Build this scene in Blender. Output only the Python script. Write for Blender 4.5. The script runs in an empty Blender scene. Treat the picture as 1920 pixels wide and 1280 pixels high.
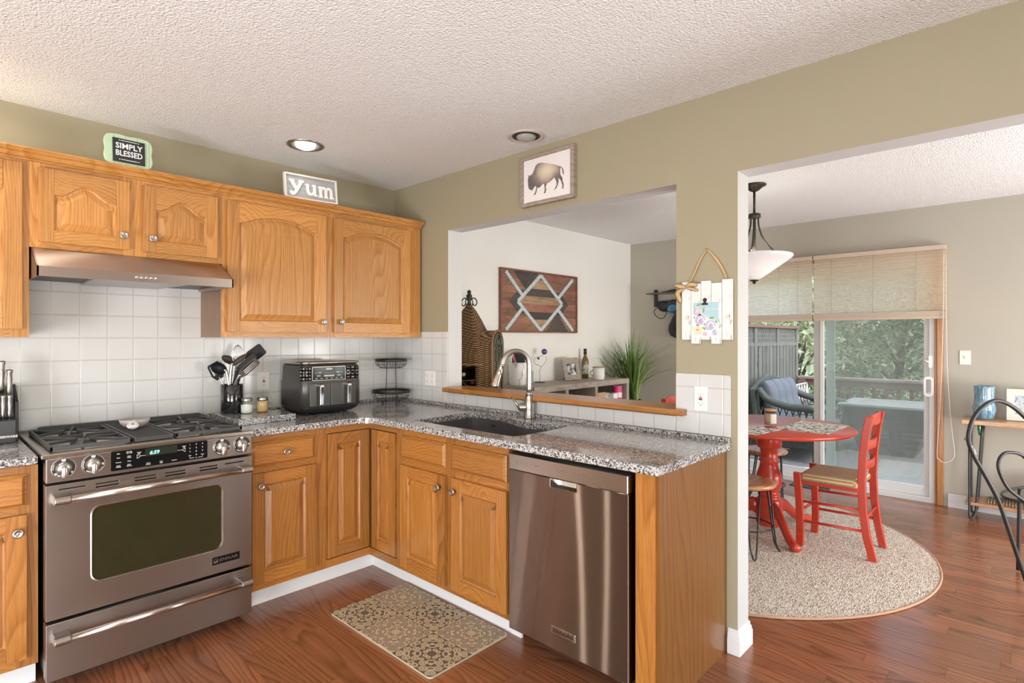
import bpy, bmesh, math, random
from mathutils import Vector, Matrix
S = bpy.context.scene
C = S.collection
rnd = random.Random(11)
PI = math.pi
R = math.radians

# ---------------------------------------------------------------- camera
cam_d = bpy.data.cameras.new('camera'); cam = bpy.data.objects.new('camera', cam_d); C.objects.link(cam)
cam.location = (-2.4115, -3.43, 1.36)
cam.rotation_euler = (R(90), 0, R(-46.94))
cam_d.sensor_width = 36; cam_d.lens = 1047.2 * 36 / 1920
cam_d.shift_y = -7.2 / 1920; cam_d.clip_start = .05; cam_d.clip_end = 200
S.camera = cam
# ---------------------------------------------------------------- world, sun, fill lights, exposure
S.view_settings.view_transform = 'Standard'; S.view_settings.look = 'None'
S.view_settings.gamma = 1; S.view_settings.use_curve_mapping = False
S.view_settings.exposure = 0.02
S.cycles.diffuse_bounces = 8; S.cycles.max_bounces = 14; S.cycles.transparent_max_bounces = 16
W = bpy.data.worlds.new('world'); S.world = W; W.use_nodes = True
wn = W.node_tree.nodes; wl_ = W.node_tree.links
sky = wn.new('ShaderNodeTexSky'); sky.sky_type = 'NISHITA'; sky.sun_disc = False
sky.sun_elevation = R(48); sky.sun_rotation = R(200); sky.air_density = 1.2; sky.dust_density = 2.0
wl_.new(sky.outputs[0], wn['Background'].inputs[0]); wn['Background'].inputs[1].default_value = .8

def lamp(kind, name, loc, power, col=(1, 1, 1), rot=(0, 0, 0), **kw):
    d = bpy.data.lights.new(name, kind); d.energy = power; d.color = col
    for k, v in kw.items(): setattr(d, k, v)
    o = bpy.data.objects.new(name, d); C.objects.link(o); o.location = loc; o.rotation_euler = rot
    return o
def aim(loc, to):
    return (Vector(to) - Vector(loc)).to_track_quat('-Z', 'Y').to_euler()
lamp('SUN', 'sun', (8, 4, 9), 7.5, (1, .95, .87), aim((1.1, 6.0, 7.5), (0, 0, 0)), angle=R(1.5))
# fill lights added behind the camera, tilted up to brighten the ceilings
lamp('AREA', 'window_daylight_left', (-4.56, -2.6, .72), 112, (.985, .99, 1), aim((-4.56, -2.6, .72), (-2.4, -1.9, 2.6)), shape='RECTANGLE', size=1.2, size_y=1.2)
lamp('AREA', 'window_daylight_front', (-3.2, -5.56, .72), 92, (.985, .99, 1), aim((-3.2, -5.56, .72), (-2.5, -3.3, 2.6)), shape='RECTANGLE', size=1.9, size_y=1.2)
lamp('AREA', 'window_daylight_dining', (1.7, -5.56, .75), 115, (.97, .985, 1), aim((1.7, -5.56, .75), (1.7, -3.0, 2.7)), shape='RECTANGLE', size=1.9, size_y=1.2)

# ---------------------------------------------------------------- mesh builder
def fA(y0=0.0):                       # plane facing -y : u = x, v = z, w = out of the wall
    return lambda u, v, w: (u, y0 - w, v)
def fB(x0=0.0):                       # plane facing -x : u = -y, v = z, w = out of the wall
    return lambda u, v, w: (x0 - w, -u, v)
def fT(z0=0.0):                       # lying plane : u = x, v = y, w = up
    return lambda u, v, w: (u, v, z0 + w)
def fM(M):
    return lambda u, v, w: tuple(M @ Vector((u, v, w)))
WLOC = {}

def inset(poly, d):
    n = len(poly); out = []
    a = sum(poly[i][0] * poly[(i + 1) % n][1] - poly[(i + 1) % n][0] * poly[i][1] for i in range(n))
    s = 1 if a > 0 else -1
    for i in range(n):
        p0, p1, p2 = Vector(poly[i - 1]), Vector(poly[i]), Vector(poly[(i + 1) % n])
        e1 = (p1 - p0); e2 = (p2 - p1)
        if e1.length < 1e-9 or e2.length < 1e-9: out.append(tuple(p1)); continue
        e1.normalize(); e2.normalize()
        n1 = Vector((-e1.y, e1.x)) * s; n2 = Vector((-e2.y, e2.x)) * s
        m = n1 + n2
        if m.length < 1e-6: out.append(tuple(p1 + n1 * d)); continue
        m.normalize(); k = d / max(.35, m.dot(n1))
        out.append(tuple(p1 + m * k))
    return out
def rrect(u0, u1, v0, v1, r, n=5):
    out = []
    for cx, cy, a0 in ((u1 - r, v0 + r, -90), (u1 - r, v1 - r, 0), (u0 + r, v1 - r, 90), (u0 + r, v0 + r, 180)):
        for i in range(n + 1):
            a = R(a0 + 90 * i / n); out.append((cx + r * math.cos(a), cy + r * math.sin(a)))
    return out
def circ(cu, cv, r, n=24, rv=None):
    rv = rv or r
    return [(cu + r * math.cos(2 * PI * i / n), cv + rv * math.sin(2 * PI * i / n)) for i in range(n)]
def smooth_path(pts, k=6):
    pts = [Vector(p) for p in pts]; out = []
    for i in range(len(pts) - 1):
        p0 = pts[max(0, i - 1)]; p1 = pts[i]; p2 = pts[i + 1]; p3 = pts[min(len(pts) - 1, i + 2)]
        for j in range(k):
            t = j / k
            out.append(.5 * ((2 * p1) + (-p0 + p2) * t + (2 * p0 - 5 * p1 + 4 * p2 - p3) * t * t + (-p0 + 3 * p1 - 3 * p2 + p3) * t ** 3))
    out.append(pts[-1]); return out

class MB:
    def __init__(s):
        s.v = []; s.f = []; s.m = []; s.sm = []; s.pc = []
    def add(s, verts, faces, m=0, sm=False, pc=None):
        b = len(s.v); s.v += [tuple(p) for p in verts]
        pc = rnd.random() if pc is None else pc
        for k, f in enumerate(faces):
            s.f.append([b + i for i in f]); s.m.append(m[k] if isinstance(m, list) else m)
            s.sm.append(sm[k] if isinstance(sm, list) else sm); s.pc.append(pc)
        return s
    def hexa(s, p, m=0):
        return s.add(p, [(0, 3, 2, 1), (4, 5, 6, 7), (0, 1, 5, 4), (1, 2, 6, 5), (2, 3, 7, 6), (3, 0, 4, 7)], m)
    def box(s, x0, x1, y0, y1, z0, z1, m=0, f=None):
        f = f or (lambda a, b, c: (a, b, c))
        return s.hexa([f(*p) for p in ((x0, y0, z0), (x1, y0, z0), (x1, y1, z0), (x0, y1, z0), (x0, y0, z1), (x1, y0, z1), (x1, y1, z1), (x0, y1, z1))], m)
    def prism(s, poly, w0, w1, f, m=0, ms=None, sm=False, cap0=True):
        n = len(poly); ms = m if ms is None else ms; pc = rnd.random()
        v = [f(a, b, w0) for a, b in poly] + [f(a, b, w1) for a, b in poly]
        cf = ([list(range(n))[::-1]] if cap0 else []) + [list(range(n, 2 * n))]
        sf = [(i, (i + 1) % n, n + (i + 1) % n, n + i) for i in range(n)]
        return s.add(v, cf + sf, [m] * len(cf) + [ms] * n, [False] * len(cf) + [sm] * n, pc)
    def plate(s, outer, holes, w0, w1, f, m=0, ms=None):
        ms = m if ms is None else ms
        bm = bmesh.new(); es = []
        for lp in [outer] + holes:
            vs = [bm.verts.new((a, b, 0)) for a, b in lp]
            es += [bm.edges.new((vs[i], vs[(i + 1) % len(vs)])) for i in range(len(vs))]
        bmesh.ops.triangle_fill(bm, use_beauty=True, edges=es)
        bm.verts.index_update(); pts = [(p.co.x, p.co.y) for p in bm.verts]; tri = [[q.index for q in fc.verts] for fc in bm.faces]
        bm.free(); n = len(pts); pc = rnd.random()
        v = [f(a, b, w0) for a, b in pts] + [f(a, b, w1) for a, b in pts]
        cf = tri + [[i + n for i in q][::-1] for q in tri]; sf = []; o = 0
        for lp in [outer] + holes:
            k = len(lp); sf += [(o + i, o + (i + 1) % k, n + o + (i + 1) % k, n + o + i) for i in range(k)]; o += k
        return s.add(v, cf + sf, [m] * len(cf) + [ms] * len(sf), False, pc)
    def loops(s, Ls, m=0, sm=False, cap0=False, cap1=True, closed=True, wrap=False):
        n = len(Ls[0]); v = [p for L in Ls for p in L]; fs = []; q = len(Ls)
        for k in range(q if wrap else q - 1):
            for i in range(n if closed else n - 1):
                j = (i + 1) % n; k2 = (k + 1) % q; fs.append((k * n + i, k * n + j, k2 * n + j, k2 * n + i))
        if cap0: fs.append(list(range(n))[::-1])
        if cap1: fs.append([(len(Ls) - 1) * n + i for i in range(n)])
        return s.add(v, fs, m, sm)
    def lathe(s, prof, n=24, M=None, m=0, sm=True, loc=(0, 0, 0), cap0=True, cap1=True):
        M = M or Matrix.Translation(loc)
        Ls = [[tuple(M @ Vector((r * math.cos(2 * PI * i / n), r * math.sin(2 * PI * i / n), z))) for i in range(n)] for r, z in prof]
        return s.loops(Ls, m, sm, cap0, cap1)
    def tube(s, pts, r, n=8, m=0, closed=False, sm=True, flat=1.0):
        pts = [Vector(p) for p in pts]; k = len(pts); Ls = []
        rr = r if isinstance(r, (list, tuple)) else [r] * k
        t = (pts[1] - pts[0]).normalized()
        a = t.orthogonal().normalized()
        for i in range(k):
            if closed: tt = (pts[(i + 1) % k] - pts[i - 1])
            else: tt = pts[min(i + 1, k - 1)] - pts[max(i - 1, 0)]
            if tt.length < 1e-9: tt = t
            tt.normalize(); a = (a - tt * a.dot(tt))
            if a.length < 1e-6: a = tt.orthogonal()
            a.normalize(); b = tt.cross(a); t = tt
            Ls.append([tuple(pts[i] + a * (rr[i] * math.cos(2 * PI * j / n)) + b * (rr[i] * flat * math.sin(2 * PI * j / n))) for j in range(n)])
        return s.loops(Ls, m, sm, not closed, not closed, wrap=closed)
    def cyl(s, p0, p1, r0, r1=None, n=16, m=0, sm=True):
        p0, p1 = Vector(p0), Vector(p1); r1 = r0 if r1 is None else r1
        q = (p1 - p0).to_track_quat('Z', 'Y').to_matrix().to_4x4(); M = Matrix.Translation(p0) @ q
        return s.lathe([(r0, 0), (r1, (p1 - p0).length)], n, M, m, sm)
    def ball(s, c, r, n=12, m=0, sz=1.0):
        return s.lathe([(max(1e-4, r * math.sin(PI * i / 8)), -r * sz * math.cos(PI * i / 8)) for i in range(9)], n, None, m, True, c)
    def grid(s, fn, nu, nv, m=0, sm=True):
        v = [fn(i / nu, j / nv) for j in range(nv + 1) for i in range(nu + 1)]
        return s.add(v, [(j * (nu + 1) + i, j * (nu + 1) + i + 1, (j + 1) * (nu + 1) + i + 1, (j + 1) * (nu + 1) + i) for j in range(nv) for i in range(nu)], m, sm)
    def text(s, body, size, f, u, v, w=.0004, m=0, al='CENTER', depth=0.0006, shear=0, sx=1.0, bold=0.0):
        d = bpy.data.curves.new('t', 'FONT'); d.body = body; d.size = size; d.align_x = al; d.align_y = 'CENTER'
        d.shear = shear; d.offset = bold; d.resolution_u = 2; d.extrude = 0
        o = bpy.data.objects.new('t', d); me = o.to_mesh()
        vs = [f(u + p.co.x * sx, v + p.co.y, w + depth) for p in me.vertices]
        s.add(vs, [list(p.vertices) for p in me.polygons], m)
        o.to_mesh_clear(); bpy.data.objects.remove(o); bpy.data.curves.remove(d)
        return s
    def build(s, name, mats, parent=None, bevel=0, seg=2, sub=0, local=False, solid=0, origin=None):
        if not isinstance(mats, (list, tuple)): mats = [mats]
        pl = Vector((0, 0, 0)) if (parent is None or local) else Vector(WLOC.get(parent.name, (0, 0, 0)))
        lo = [min(p[k] for p in s.v) for k in range(3)]; hi = [max(p[k] for p in s.v) for k in range(3)]
        og = Vector(((lo[0] + hi[0]) / 2, (lo[1] + hi[1]) / 2, lo[2])) if origin is None else Vector(origin)
        me = bpy.data.meshes.new(name)
        me.from_pydata([tuple(Vector(p) - og) for p in s.v], [], s.f)
        for mt in mats: me.materials.append(mt)
        me.polygons.foreach_set('material_index', s.m); me.polygons.foreach_set('use_smooth', s.sm)
        at = me.attributes.new('piece', 'FLOAT', 'FACE'); at.data.foreach_set('value', s.pc)
        bm = bmesh.new(); bm.from_mesh(me)
        bmesh.ops.recalc_face_normals(bm, faces=bm.faces); bm.to_mesh(me); bm.free(); me.update()
        o = bpy.data.objects.new(name, me); C.objects.link(o)
        if parent is not None: o.parent = parent
        o.location = og - pl
        WLOC[o.name] = tuple(og)
        if bevel:
            b = o.modifiers.new('edge', 'BEVEL'); b.width = bevel; b.segments = seg; b.limit_method = 'ANGLE'; b.angle_limit = R(38)
        if solid:
            b = o.modifiers.new('thick', 'SOLIDIFY'); b.thickness = solid; b.offset = 0
        if sub:
            b = o.modifiers.new('round', 'SUBSURF'); b.levels = sub; b.render_levels = sub
        return o

def tag(o, label, cat, group=None, kind=None):
    o['label'] = label; o['category'] = cat
    if group: o['group'] = group
    if kind: o['kind'] = kind
    return o
def thing(name, label, cat, loc=(0, 0, 0), group=None, kind=None, rz=0):
    o = bpy.data.objects.new(name, None); C.objects.link(o); o.location = loc; o.rotation_euler = (0, 0, rz)
    o.empty_display_size = .05; WLOC[o.name] = tuple(loc)
    return tag(o, label, cat, group, kind)
def struct(o, label=None, cat=None):
    o['kind'] = 'structure'
    if label: o['label'] = label
    if cat: o['category'] = cat
    return o
def dup(root, loc, rz=None, label=None, group=None):
    r = root.copy(); C.objects.link(r); r.location = loc
    if rz is not None: r.rotation_euler = (0, 0, rz)
    if label: r['label'] = label
    if group: r['group'] = group
    for ch in list(root.children):
        c = ch.copy(); C.objects.link(c); c.parent = r
        for g in list(ch.children):
            d = g.copy(); C.objects.link(d); d.parent = c
    return r
# ---------------------------------------------------------------- materials
class NT:
    def __init__(s, name):
        s.mat = bpy.data.materials.new(name); s.mat.use_nodes = True
        s.t = s.mat.node_tree; s.n = s.t.nodes; s.b = s.n['Principled BSDF']; s.out = s.n['Material Output']
    def new(s, typ, **kw):
        nd = s.n.new(typ)
        for k, v in kw.items():
            if k.startswith('i_'):
                key = k[2:]
                nd.inputs[int(key) if key.isdigit() else key.replace('_', ' ')].default_value = v
            else: setattr(nd, k, v)
        return nd
    def link(s, a, b): s.t.links.new(a, b)
    def math(s, op, a, b=None, c=None):
        nd = s.new('ShaderNodeMath', operation=op)
        for i, x in enumerate((a, b, c)):
            if x is None: continue
            if isinstance(x, (int, float)): nd.inputs[i].default_value = x
            else: s.link(x, nd.inputs[i])
        return nd.outputs[0]
    def comb(s, x, y, z):
        nd = s.new('ShaderNodeCombineXYZ')
        for i, q in enumerate((x, y, z)):
            if isinstance(q, (int, float)): nd.inputs[i].default_value = q
            else: s.link(q, nd.inputs[i])
        return nd.outputs[0]
    def ramp(s, fac, stops, interp='LINEAR'):
        nd = s.new('ShaderNodeValToRGB'); cr = nd.color_ramp; cr.interpolation = interp
        while len(cr.elements) < len(stops): cr.elements.new(.5)
        for e, (p, c) in zip(cr.elements, stops):
            e.position = p; e.color = (*c, 1) if len(c) == 3 else c
        s.link(fac, nd.inputs[0]); return nd.outputs[0]
    def mix(s, fac, a, b, blend='MIX'):
        nd = s.new('ShaderNodeMix', data_type='RGBA', blend_type=blend)
        for sock, x in ((nd.inputs[0], fac), (nd.inputs[6], a), (nd.inputs[7], b)):
            if isinstance(x, (int, float)): sock.default_value = x
            elif isinstance(x, tuple): sock.default_value = (*x, 1)
            else: s.link(x, sock)
        return nd.outputs[2]
    def noise(s, vec, scale, detail=2, rough=.5, dist=0):
        nd = s.new('ShaderNodeTexNoise'); nd.inputs['Scale'].default_value = scale; nd.inputs['Detail'].default_value = detail
        nd.inputs['Roughness'].default_value = rough; nd.inputs['Distortion'].default_value = dist
        if vec is not None: s.link(vec, nd.inputs['Vector'])
        return nd.outputs[0]
    def pos(s): return s.new('ShaderNodeNewGeometry').outputs['Position']
    def obj(s): return s.new('ShaderNodeTexCoord').outputs['Object']
    def sep(s, v):
        nd = s.new('ShaderNodeSeparateXYZ'); s.link(v, nd.inputs[0]); return nd.outputs
    def bump(s, h, strength=.3, dist=.002):
        nd = s.new('ShaderNodeBump'); nd.inputs['Strength'].default_value = strength; nd.inputs['Distance'].default_value = dist
        s.link(h, nd.inputs['Height']); s.link(nd.outputs[0], s.b.inputs['Normal']); return nd
    def set(s, col=None, rough=None, metal=None, coat=None, spec=None, coat_r=.05, emit=None, es=1, trans=None, ior=None, alpha=None, sheen=None):
        b = s.b.inputs
        def put(k, v):
            if v is None: return
            if isinstance(v, tuple): b[k].default_value = (*v, 1)
            elif isinstance(v, (int, float)): b[k].default_value = v
            else: s.link(v, b[k])
        put('Base Color', col); put('Roughness', rough); put('Metallic', metal); put('Coat Weight', coat)
        if coat: b['Coat Roughness'].default_value = coat_r
        put('Specular IOR Level', spec); put('Transmission Weight', trans); put('IOR', ior); put('Alpha', alpha); put('Sheen Weight', sheen)
        if emit: put('Emission Color', emit); b['Emission Strength'].default_value = es
        return s.mat

def plain(name, col, rough=.5, metal=0, coat=None, var=0.06, scale=30, **kw):
    t = NT(name); p = t.obj()
    k = t.noise(p, scale, 3)
    c = t.mix(t.math('MULTIPLY', k, 1.0), tuple(x * (1 - var) for x in col), tuple(min(1, x * (1 + var)) for x in col))
    return t.set(c, rough, metal, coat, **kw)

def piece_vec(t, along, wx=7.0):
    """grain coordinates: (across, along, depth) with an offset per board"""
    o = t.sep(t.obj()); at = t.new('ShaderNodeAttribute', attribute_name='piece'); pc = at.outputs['Fac']
    inf = t.new('ShaderNodeObjectInfo'); off = t.math('MULTIPLY_ADD', pc, 37.0, t.math('MULTIPLY', inf.outputs['Random'], 23.0))
    if along == 'z': ac = t.math('ADD', o[0], o[1]); al = o[2]; dp = t.math('SUBTRACT', o[0], o[1])
    elif along == 'h': ac = o[2]; al = t.math('ADD', o[0], o[1]); dp = t.math('SUBTRACT', o[0], o[1])
    elif along == 'x': ac = o[1]; al = o[0]; dp = o[2]
    else: ac = o[0]; al = o[1]; dp = o[2]
    return t.math('ADD', ac, off), t.math('MULTIPLY_ADD', off, 3.1, al), dp, pc

def wood(name, along, dark, mid, light, rough=.32, coat=.35, rings=52, warp=.03, pore=.5, bump=.12, tone=.22):
    t = NT(name); ac, al, dp, pc = piece_vec(t, along)
    wv = t.comb(t.math('MULTIPLY', ac, 2.6), t.math('MULTIPLY', al, .42), t.math('MULTIPLY', dp, 2.0))
    n1 = t.noise(wv, 1.6, 1, .4)
    ring = t.math('MULTIPLY_ADD', t.math('SUBTRACT', n1, .5), warp * rings * 12, t.math('MULTIPLY', ac, rings * 1.0))
    saw = t.math('FRACT', ring)
    line = t.ramp(saw, [(0, (1, 1, 1)), (.5, (.72, .72, .72)), (.88, (.16, .16, .16)), (1, (.95, .95, .95))])
    fv = t.comb(t.math('MULTIPLY', ac, 420), t.math('MULTIPLY', al, 9), t.math('MULTIPLY', dp, 30))
    fine = t.noise(fv, 1, 3, .6)
    fv2 = t.comb(t.math('MULTIPLY', ac, 70), t.math('MULTIPLY', al, 2.5), dp)
    strk = t.noise(fv2, 1, 2, .5)
    g = t.math('MULTIPLY_ADD', strk, .55, t.math('MULTIPLY', line, .45))
    col = t.ramp(g, [(.05, dark), (.36, mid), (.75, light)])
    pr = t.ramp(fine, [(.36, (.55, .5, .45)), (.5, (1, 1, 1))])
    col = t.mix(pore, col, t.mix(1.0, col, pr, 'MULTIPLY'))
    tn = t.ramp(pc, [(0, tuple([1 - tone] * 3)), (1, tuple([1 + tone * .4] * 3))])
    col = t.mix(1.0, col, tn, 'MULTIPLY')
    t.bump(t.math('ADD', fine, line), bump, .0008)
    return t.set(col, rough, 0, coat, coat_r=.22)

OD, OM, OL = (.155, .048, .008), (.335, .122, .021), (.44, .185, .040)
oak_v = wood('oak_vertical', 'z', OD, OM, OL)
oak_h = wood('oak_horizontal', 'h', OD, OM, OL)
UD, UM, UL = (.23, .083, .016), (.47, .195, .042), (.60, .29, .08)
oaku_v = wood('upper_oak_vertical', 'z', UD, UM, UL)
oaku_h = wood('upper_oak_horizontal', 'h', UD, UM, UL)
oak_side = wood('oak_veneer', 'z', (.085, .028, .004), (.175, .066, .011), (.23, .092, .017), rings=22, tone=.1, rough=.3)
oak_edge = wood('oak_ledge', 'y', (.18, .06, .012), (.42, .16, .035), (.52, .22, .055), rings=40)
walnut = wood('walnut', 'y', (.13, .05, .02), (.30, .125, .055), (.45, .22, .10), rings=24)
acacia = wood('acacia_seat', 'x', (.12, .04, .016), (.33, .13, .05), (.5, .24, .11), rings=18)
greywood_h = wood('grey_wood_horizontal', 'x', (.22, .18, .15), (.34, .285, .235), (.42, .365, .31), rings=30, rough=.6, coat=0, tone=.08)
greywood_v = wood('grey_wood_vertical', 'z', (.22, .18, .15), (.34, .285, .235), (.42, .365, .31), rings=30, rough=.6, coat=0, tone=.08)
barnwood = wood('weathered_frame_wood', 'h', (.2, .15, .12), (.38, .3, .24), (.5, .42, .35), rings=30, rough=.7, coat=0, tone=.2)
paper_white = plain('paper_white', (.86, .83, .82), .6, var=.02)

def floor_mat():
    t = NT('floor_planks'); p = t.sep(t.pos())
    row = t.math('FLOOR', t.math('DIVIDE', t.math('ADD', p[0], 50.0), .1035))
    fx = t.math('FRACT', t.math('DIVIDE', t.math('ADD', p[0], 50.0), .1035))
    h = t.new('ShaderNodeTexWhiteNoise', noise_dimensions='1D'); t.link(row, h.inputs['W'])
    yy = t.math('DIVIDE', t.math('ADD', t.math('MULTIPLY_ADD', h.outputs[0], 3.0, p[1]), 60.0), .95)
    idx = t.math('FLOOR', yy); fy = t.math('FRACT', yy)
    h2 = t.new('ShaderNodeTexWhiteNoise', noise_dimensions='2D'); t.link(t.comb(row, idx, 0), h2.inputs['Vector'])
    off = t.math('MULTIPLY', h2.outputs[0], 41.0)
    ac = t.math('ADD', p[0], off); al = t.math('MULTIPLY_ADD', off, 2.3, p[1])
    n1 = t.noise(t.comb(t.math('MULTIPLY', ac, 4.5), t.math('MULTIPLY', al, .8), 0), 1.3, 1)
    ring = t.math('FRACT', t.math('MULTIPLY_ADD', n1, 10.0, t.math('MULTIPLY', ac, 34)))
    line = t.ramp(ring, [(0, (1, 1, 1)), (.5, (.75, .75, .75)), (.86, (.1, .1, .1)), (1, (.95, .95, .95))])
    fine = t.noise(t.comb(t.math('MULTIPLY', ac, 300), t.math('MULTIPLY', al, 8), 0), 1, 3)
    strk = t.noise(t.comb(t.math('MULTIPLY', ac, 50), t.math('MULTIPLY', al, 2), 0), 1, 2)
    g = t.math('MULTIPLY_ADD', line, .5, t.math('MULTIPLY', strk, .5))
    col = t.ramp(g, [(.1, (.095, .032, .012)), (.42, (.245, .087, .036)), (.8, (.35, .135, .06))])
    tn = t.ramp(h2.outputs[0], [(0, (.74, .74, .74)), (1, (1.12, 1.1, 1.08))])
    col = t.mix(1.0, col, tn, 'MULTIPLY')
    col = t.mix(.35, col, t.mix(1.0, col, t.ramp(fine, [(.35, (.4, .4, .4)), (.5, (1, 1, 1))]), 'MULTIPLY'))
    ex = t.math('MINIMUM', fx, t.math('SUBTRACT', 1.0, fx)); ey = t.math('MINIMUM', fy, t.math('SUBTRACT', 1.0, fy))
    gx = t.math('MINIMUM', t.math('DIVIDE', ex, .014), t.math('DIVIDE', ey, .0018))
    gap = t.math('MINIMUM', gx, 1.0)
    col = t.mix(gap, (.1, .04, .02), col)
    t.bump(t.math('MULTIPLY_ADD', fine, .15, gap), .2, .0012)
    return t.set(col, .24, 0, .35, coat_r=.16)
floor_m = floor_mat()

def tile_mat(name, ui, u0):
    t = NT(name); p = t.sep(t.pos())
    fu = t.math('FRACT', t.math('DIVIDE', t.math('ADD', p[ui], 20.0 * .1113 - u0), .1113))
    fz = t.math('FRACT', t.math('DIVIDE', t.math('ADD', p[2], 10.0 * .1113 - 1.359), .1113))
    eu = t.math('MINIMUM', fu, t.math('SUBTRACT', 1.0, fu)); ez = t.math('MINIMUM', fz, t.math('SUBTRACT', 1.0, fz))
    e = t.math('MINIMUM', eu, ez)
    g = t.ramp(t.math('MULTIPLY', e, 10.0), [(0, (0, 0, 0)), (.13, (.08, .08, .08)), (.3, (.85, .85, .85)), (.6, (1, 1, 1))])
    n = t.noise(t.pos(), 7, 2)
    col = t.mix(g, (.50, .49, .475), t.mix(n, (.62, .62, .618), (.66, .66, .658)))
    t.bump(t.math('MULTIPLY_ADD', n, .4, g), .35, .002)
    return t.set(col, .16, 0, .2, coat_r=.08)
tile_a = tile_mat('tile_stove_wall', 0, -.743)
tile_b = tile_mat('tile_side_wall', 1, -.55)

def granite_mat():
    t = NT('granite'); p = t.pos()
    v = t.new('ShaderNodeTexVoronoi', feature='F1'); v.inputs['Scale'].default_value = 210; t.link(p, v.inputs['Vector'])
    w = t.sep(v.outputs['Color'])[0]
    n = t.noise(p, 40, 3, .6)
    k = t.math('ADD', t.math('MULTIPLY', w, .8), t.math('MULTIPLY', n, .4))
    col = t.ramp(k, [(.0, (.012, .012, .016)), (.32, (.026, .026, .033)), (.41, (.13, .125, .125)), (.56, (.27, .25, .235)), (.70, (.40, .39, .38)), (.88, (.60, .595, .59))])
    return t.set(col, .14, 0, .4, coat_r=.04)
granite = granite_mat()

def popcorn(name, col):
    t = NT(name); p = t.pos()
    n = t.noise(p, 120, 3, .65); v = t.new('ShaderNodeTexVoronoi', feature='SMOOTH_F1'); v.inputs['Scale'].default_value = 150; t.link(p, v.inputs['Vector'])
    h = t.math('SUBTRACT', t.math('MULTIPLY', n, 1.6), v.outputs['Distance'])
    c = t.mix(t.math('MULTIPLY', n, 1.0), tuple(x * .9 for x in col), tuple(min(1, x * 1.06) for x in col))
    t.bump(h, .8, .007)
    return t.set(c, .9, 0, spec=.2)
ceil_m = popcorn('ceiling_texture', (.90, .90, .895))
ceil_d = popcorn('dining_ceiling_texture', (.92, .92, .92))
def paint(name, col):
    t = NT(name); n = t.noise(t.pos(), 260, 2); m = t.noise(t.pos(), 1.7, 2)
    t.bump(n, .06, .001)
    return t.set(t.mix(m, tuple(x * .97 for x in col), tuple(x * 1.03 for x in col)), .55, 0, spec=.35)
olive = paint('paint_olive', (.365, .325, .222))
taupe = paint('paint_taupe', (.43, .40, .34))
cream = paint('paint_cream', (.84, .835, .80))
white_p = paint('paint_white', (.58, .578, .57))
trim_w = paint('trim_white', (.72, .72, .72))

def steel(name, col, rough, along='h', scale=600, aniso=.8, rot=.25, bs=.05):
    t = NT(name); o = t.sep(t.obj())
    a, b = (t.math('ADD', o[0], o[1]), o[2])
    v = t.comb(t.math('MULTIPLY', a, 4.0 if along == 'h' else scale), t.math('MULTIPLY', b, scale if along == 'h' else 4.0), 0)
    n = t.noise(v, 1, 2); big = t.noise(t.obj(), 5, 2)
    c = t.mix(n, tuple(x * .93 for x in col), tuple(x * 1.05 for x in col))
    r = t.math('MULTIPLY_ADD', big, .1, rough - .05) if aniso < 1 else rough
    if bs: t.bump(n, bs, .0004)
    t.b.inputs['Anisotropic'].default_value = aniso; t.b.inputs['Anisotropic Rotation'].default_value = rot
    tg_ = t.new('ShaderNodeTangent', direction_type='RADIAL', axis='Z'); t.link(tg_.outputs[0], t.b.inputs['Tangent'])
    return t.set(c, r, 1.0)
steel_m = steel('stainless', (.38, .335, .31), .36)
t = NT('stainless_brushed_front'); gl = t.new('ShaderNodeBsdfAnisotropic'); gl.inputs['Color'].default_value = (.29, .225, .195, 1); gl.inputs['Roughness'].default_value = .2; gl.inputs['Anisotropy'].default_value = .93; gl.inputs['Rotation'].default_value = 0
tg_ = t.new('ShaderNodeTangent', direction_type='RADIAL', axis='Z'); t.link(tg_.outputs[0], gl.inputs['Tangent']); t.link(gl.outputs[0], t.out.inputs[0]); steel_dw = t.mat
steel_l = steel('stainless_light', (.58, .53, .49), .26)
nickel = plain('brushed_nickel', (.45, .41, .37), .3, 1.0, var=.04)
chrome = plain('chrome', (.72, .72, .72), .13, 1.0, var=.02)
castiron = plain('cast_iron', (.045, .044, .043), .5, 0, var=.3, scale=120, spec=.6)
black_p = plain('black_plastic', (.018, .018, .02), .35, var=.1)
black_gl = plain('black_glass', (.006, .006, .007), .14, var=.02, spec=.25)
black_iron = plain('black_iron', (.022, .021, .02), .42, var=.2)
bronze = plain('dark_bronze', (.04, .031, .025), .4, .4, var=.15)
dgrey = plain('dark_grey_plastic', (.09, .087, .084), .4, .35, var=.05)
white_pl = plain('white_plastic', (.82, .81, .79), .3, var=.02)
offwhite_pl = plain('ivory_plastic', (.78, .74, .64), .35, var=.02)
ink_w = plain('white_print', (.78, .78, .76), .5, var=.02)
ink_k = plain('black_print', (.02, .02, .02), .5, var=.02)
red_m = plain('red_paint', (.50, .042, .018), .3, 0, .3, var=.12, scale=14)
red_pl = plain('red_plastic', (.6, .03, .03), .4, var=.03)
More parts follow.
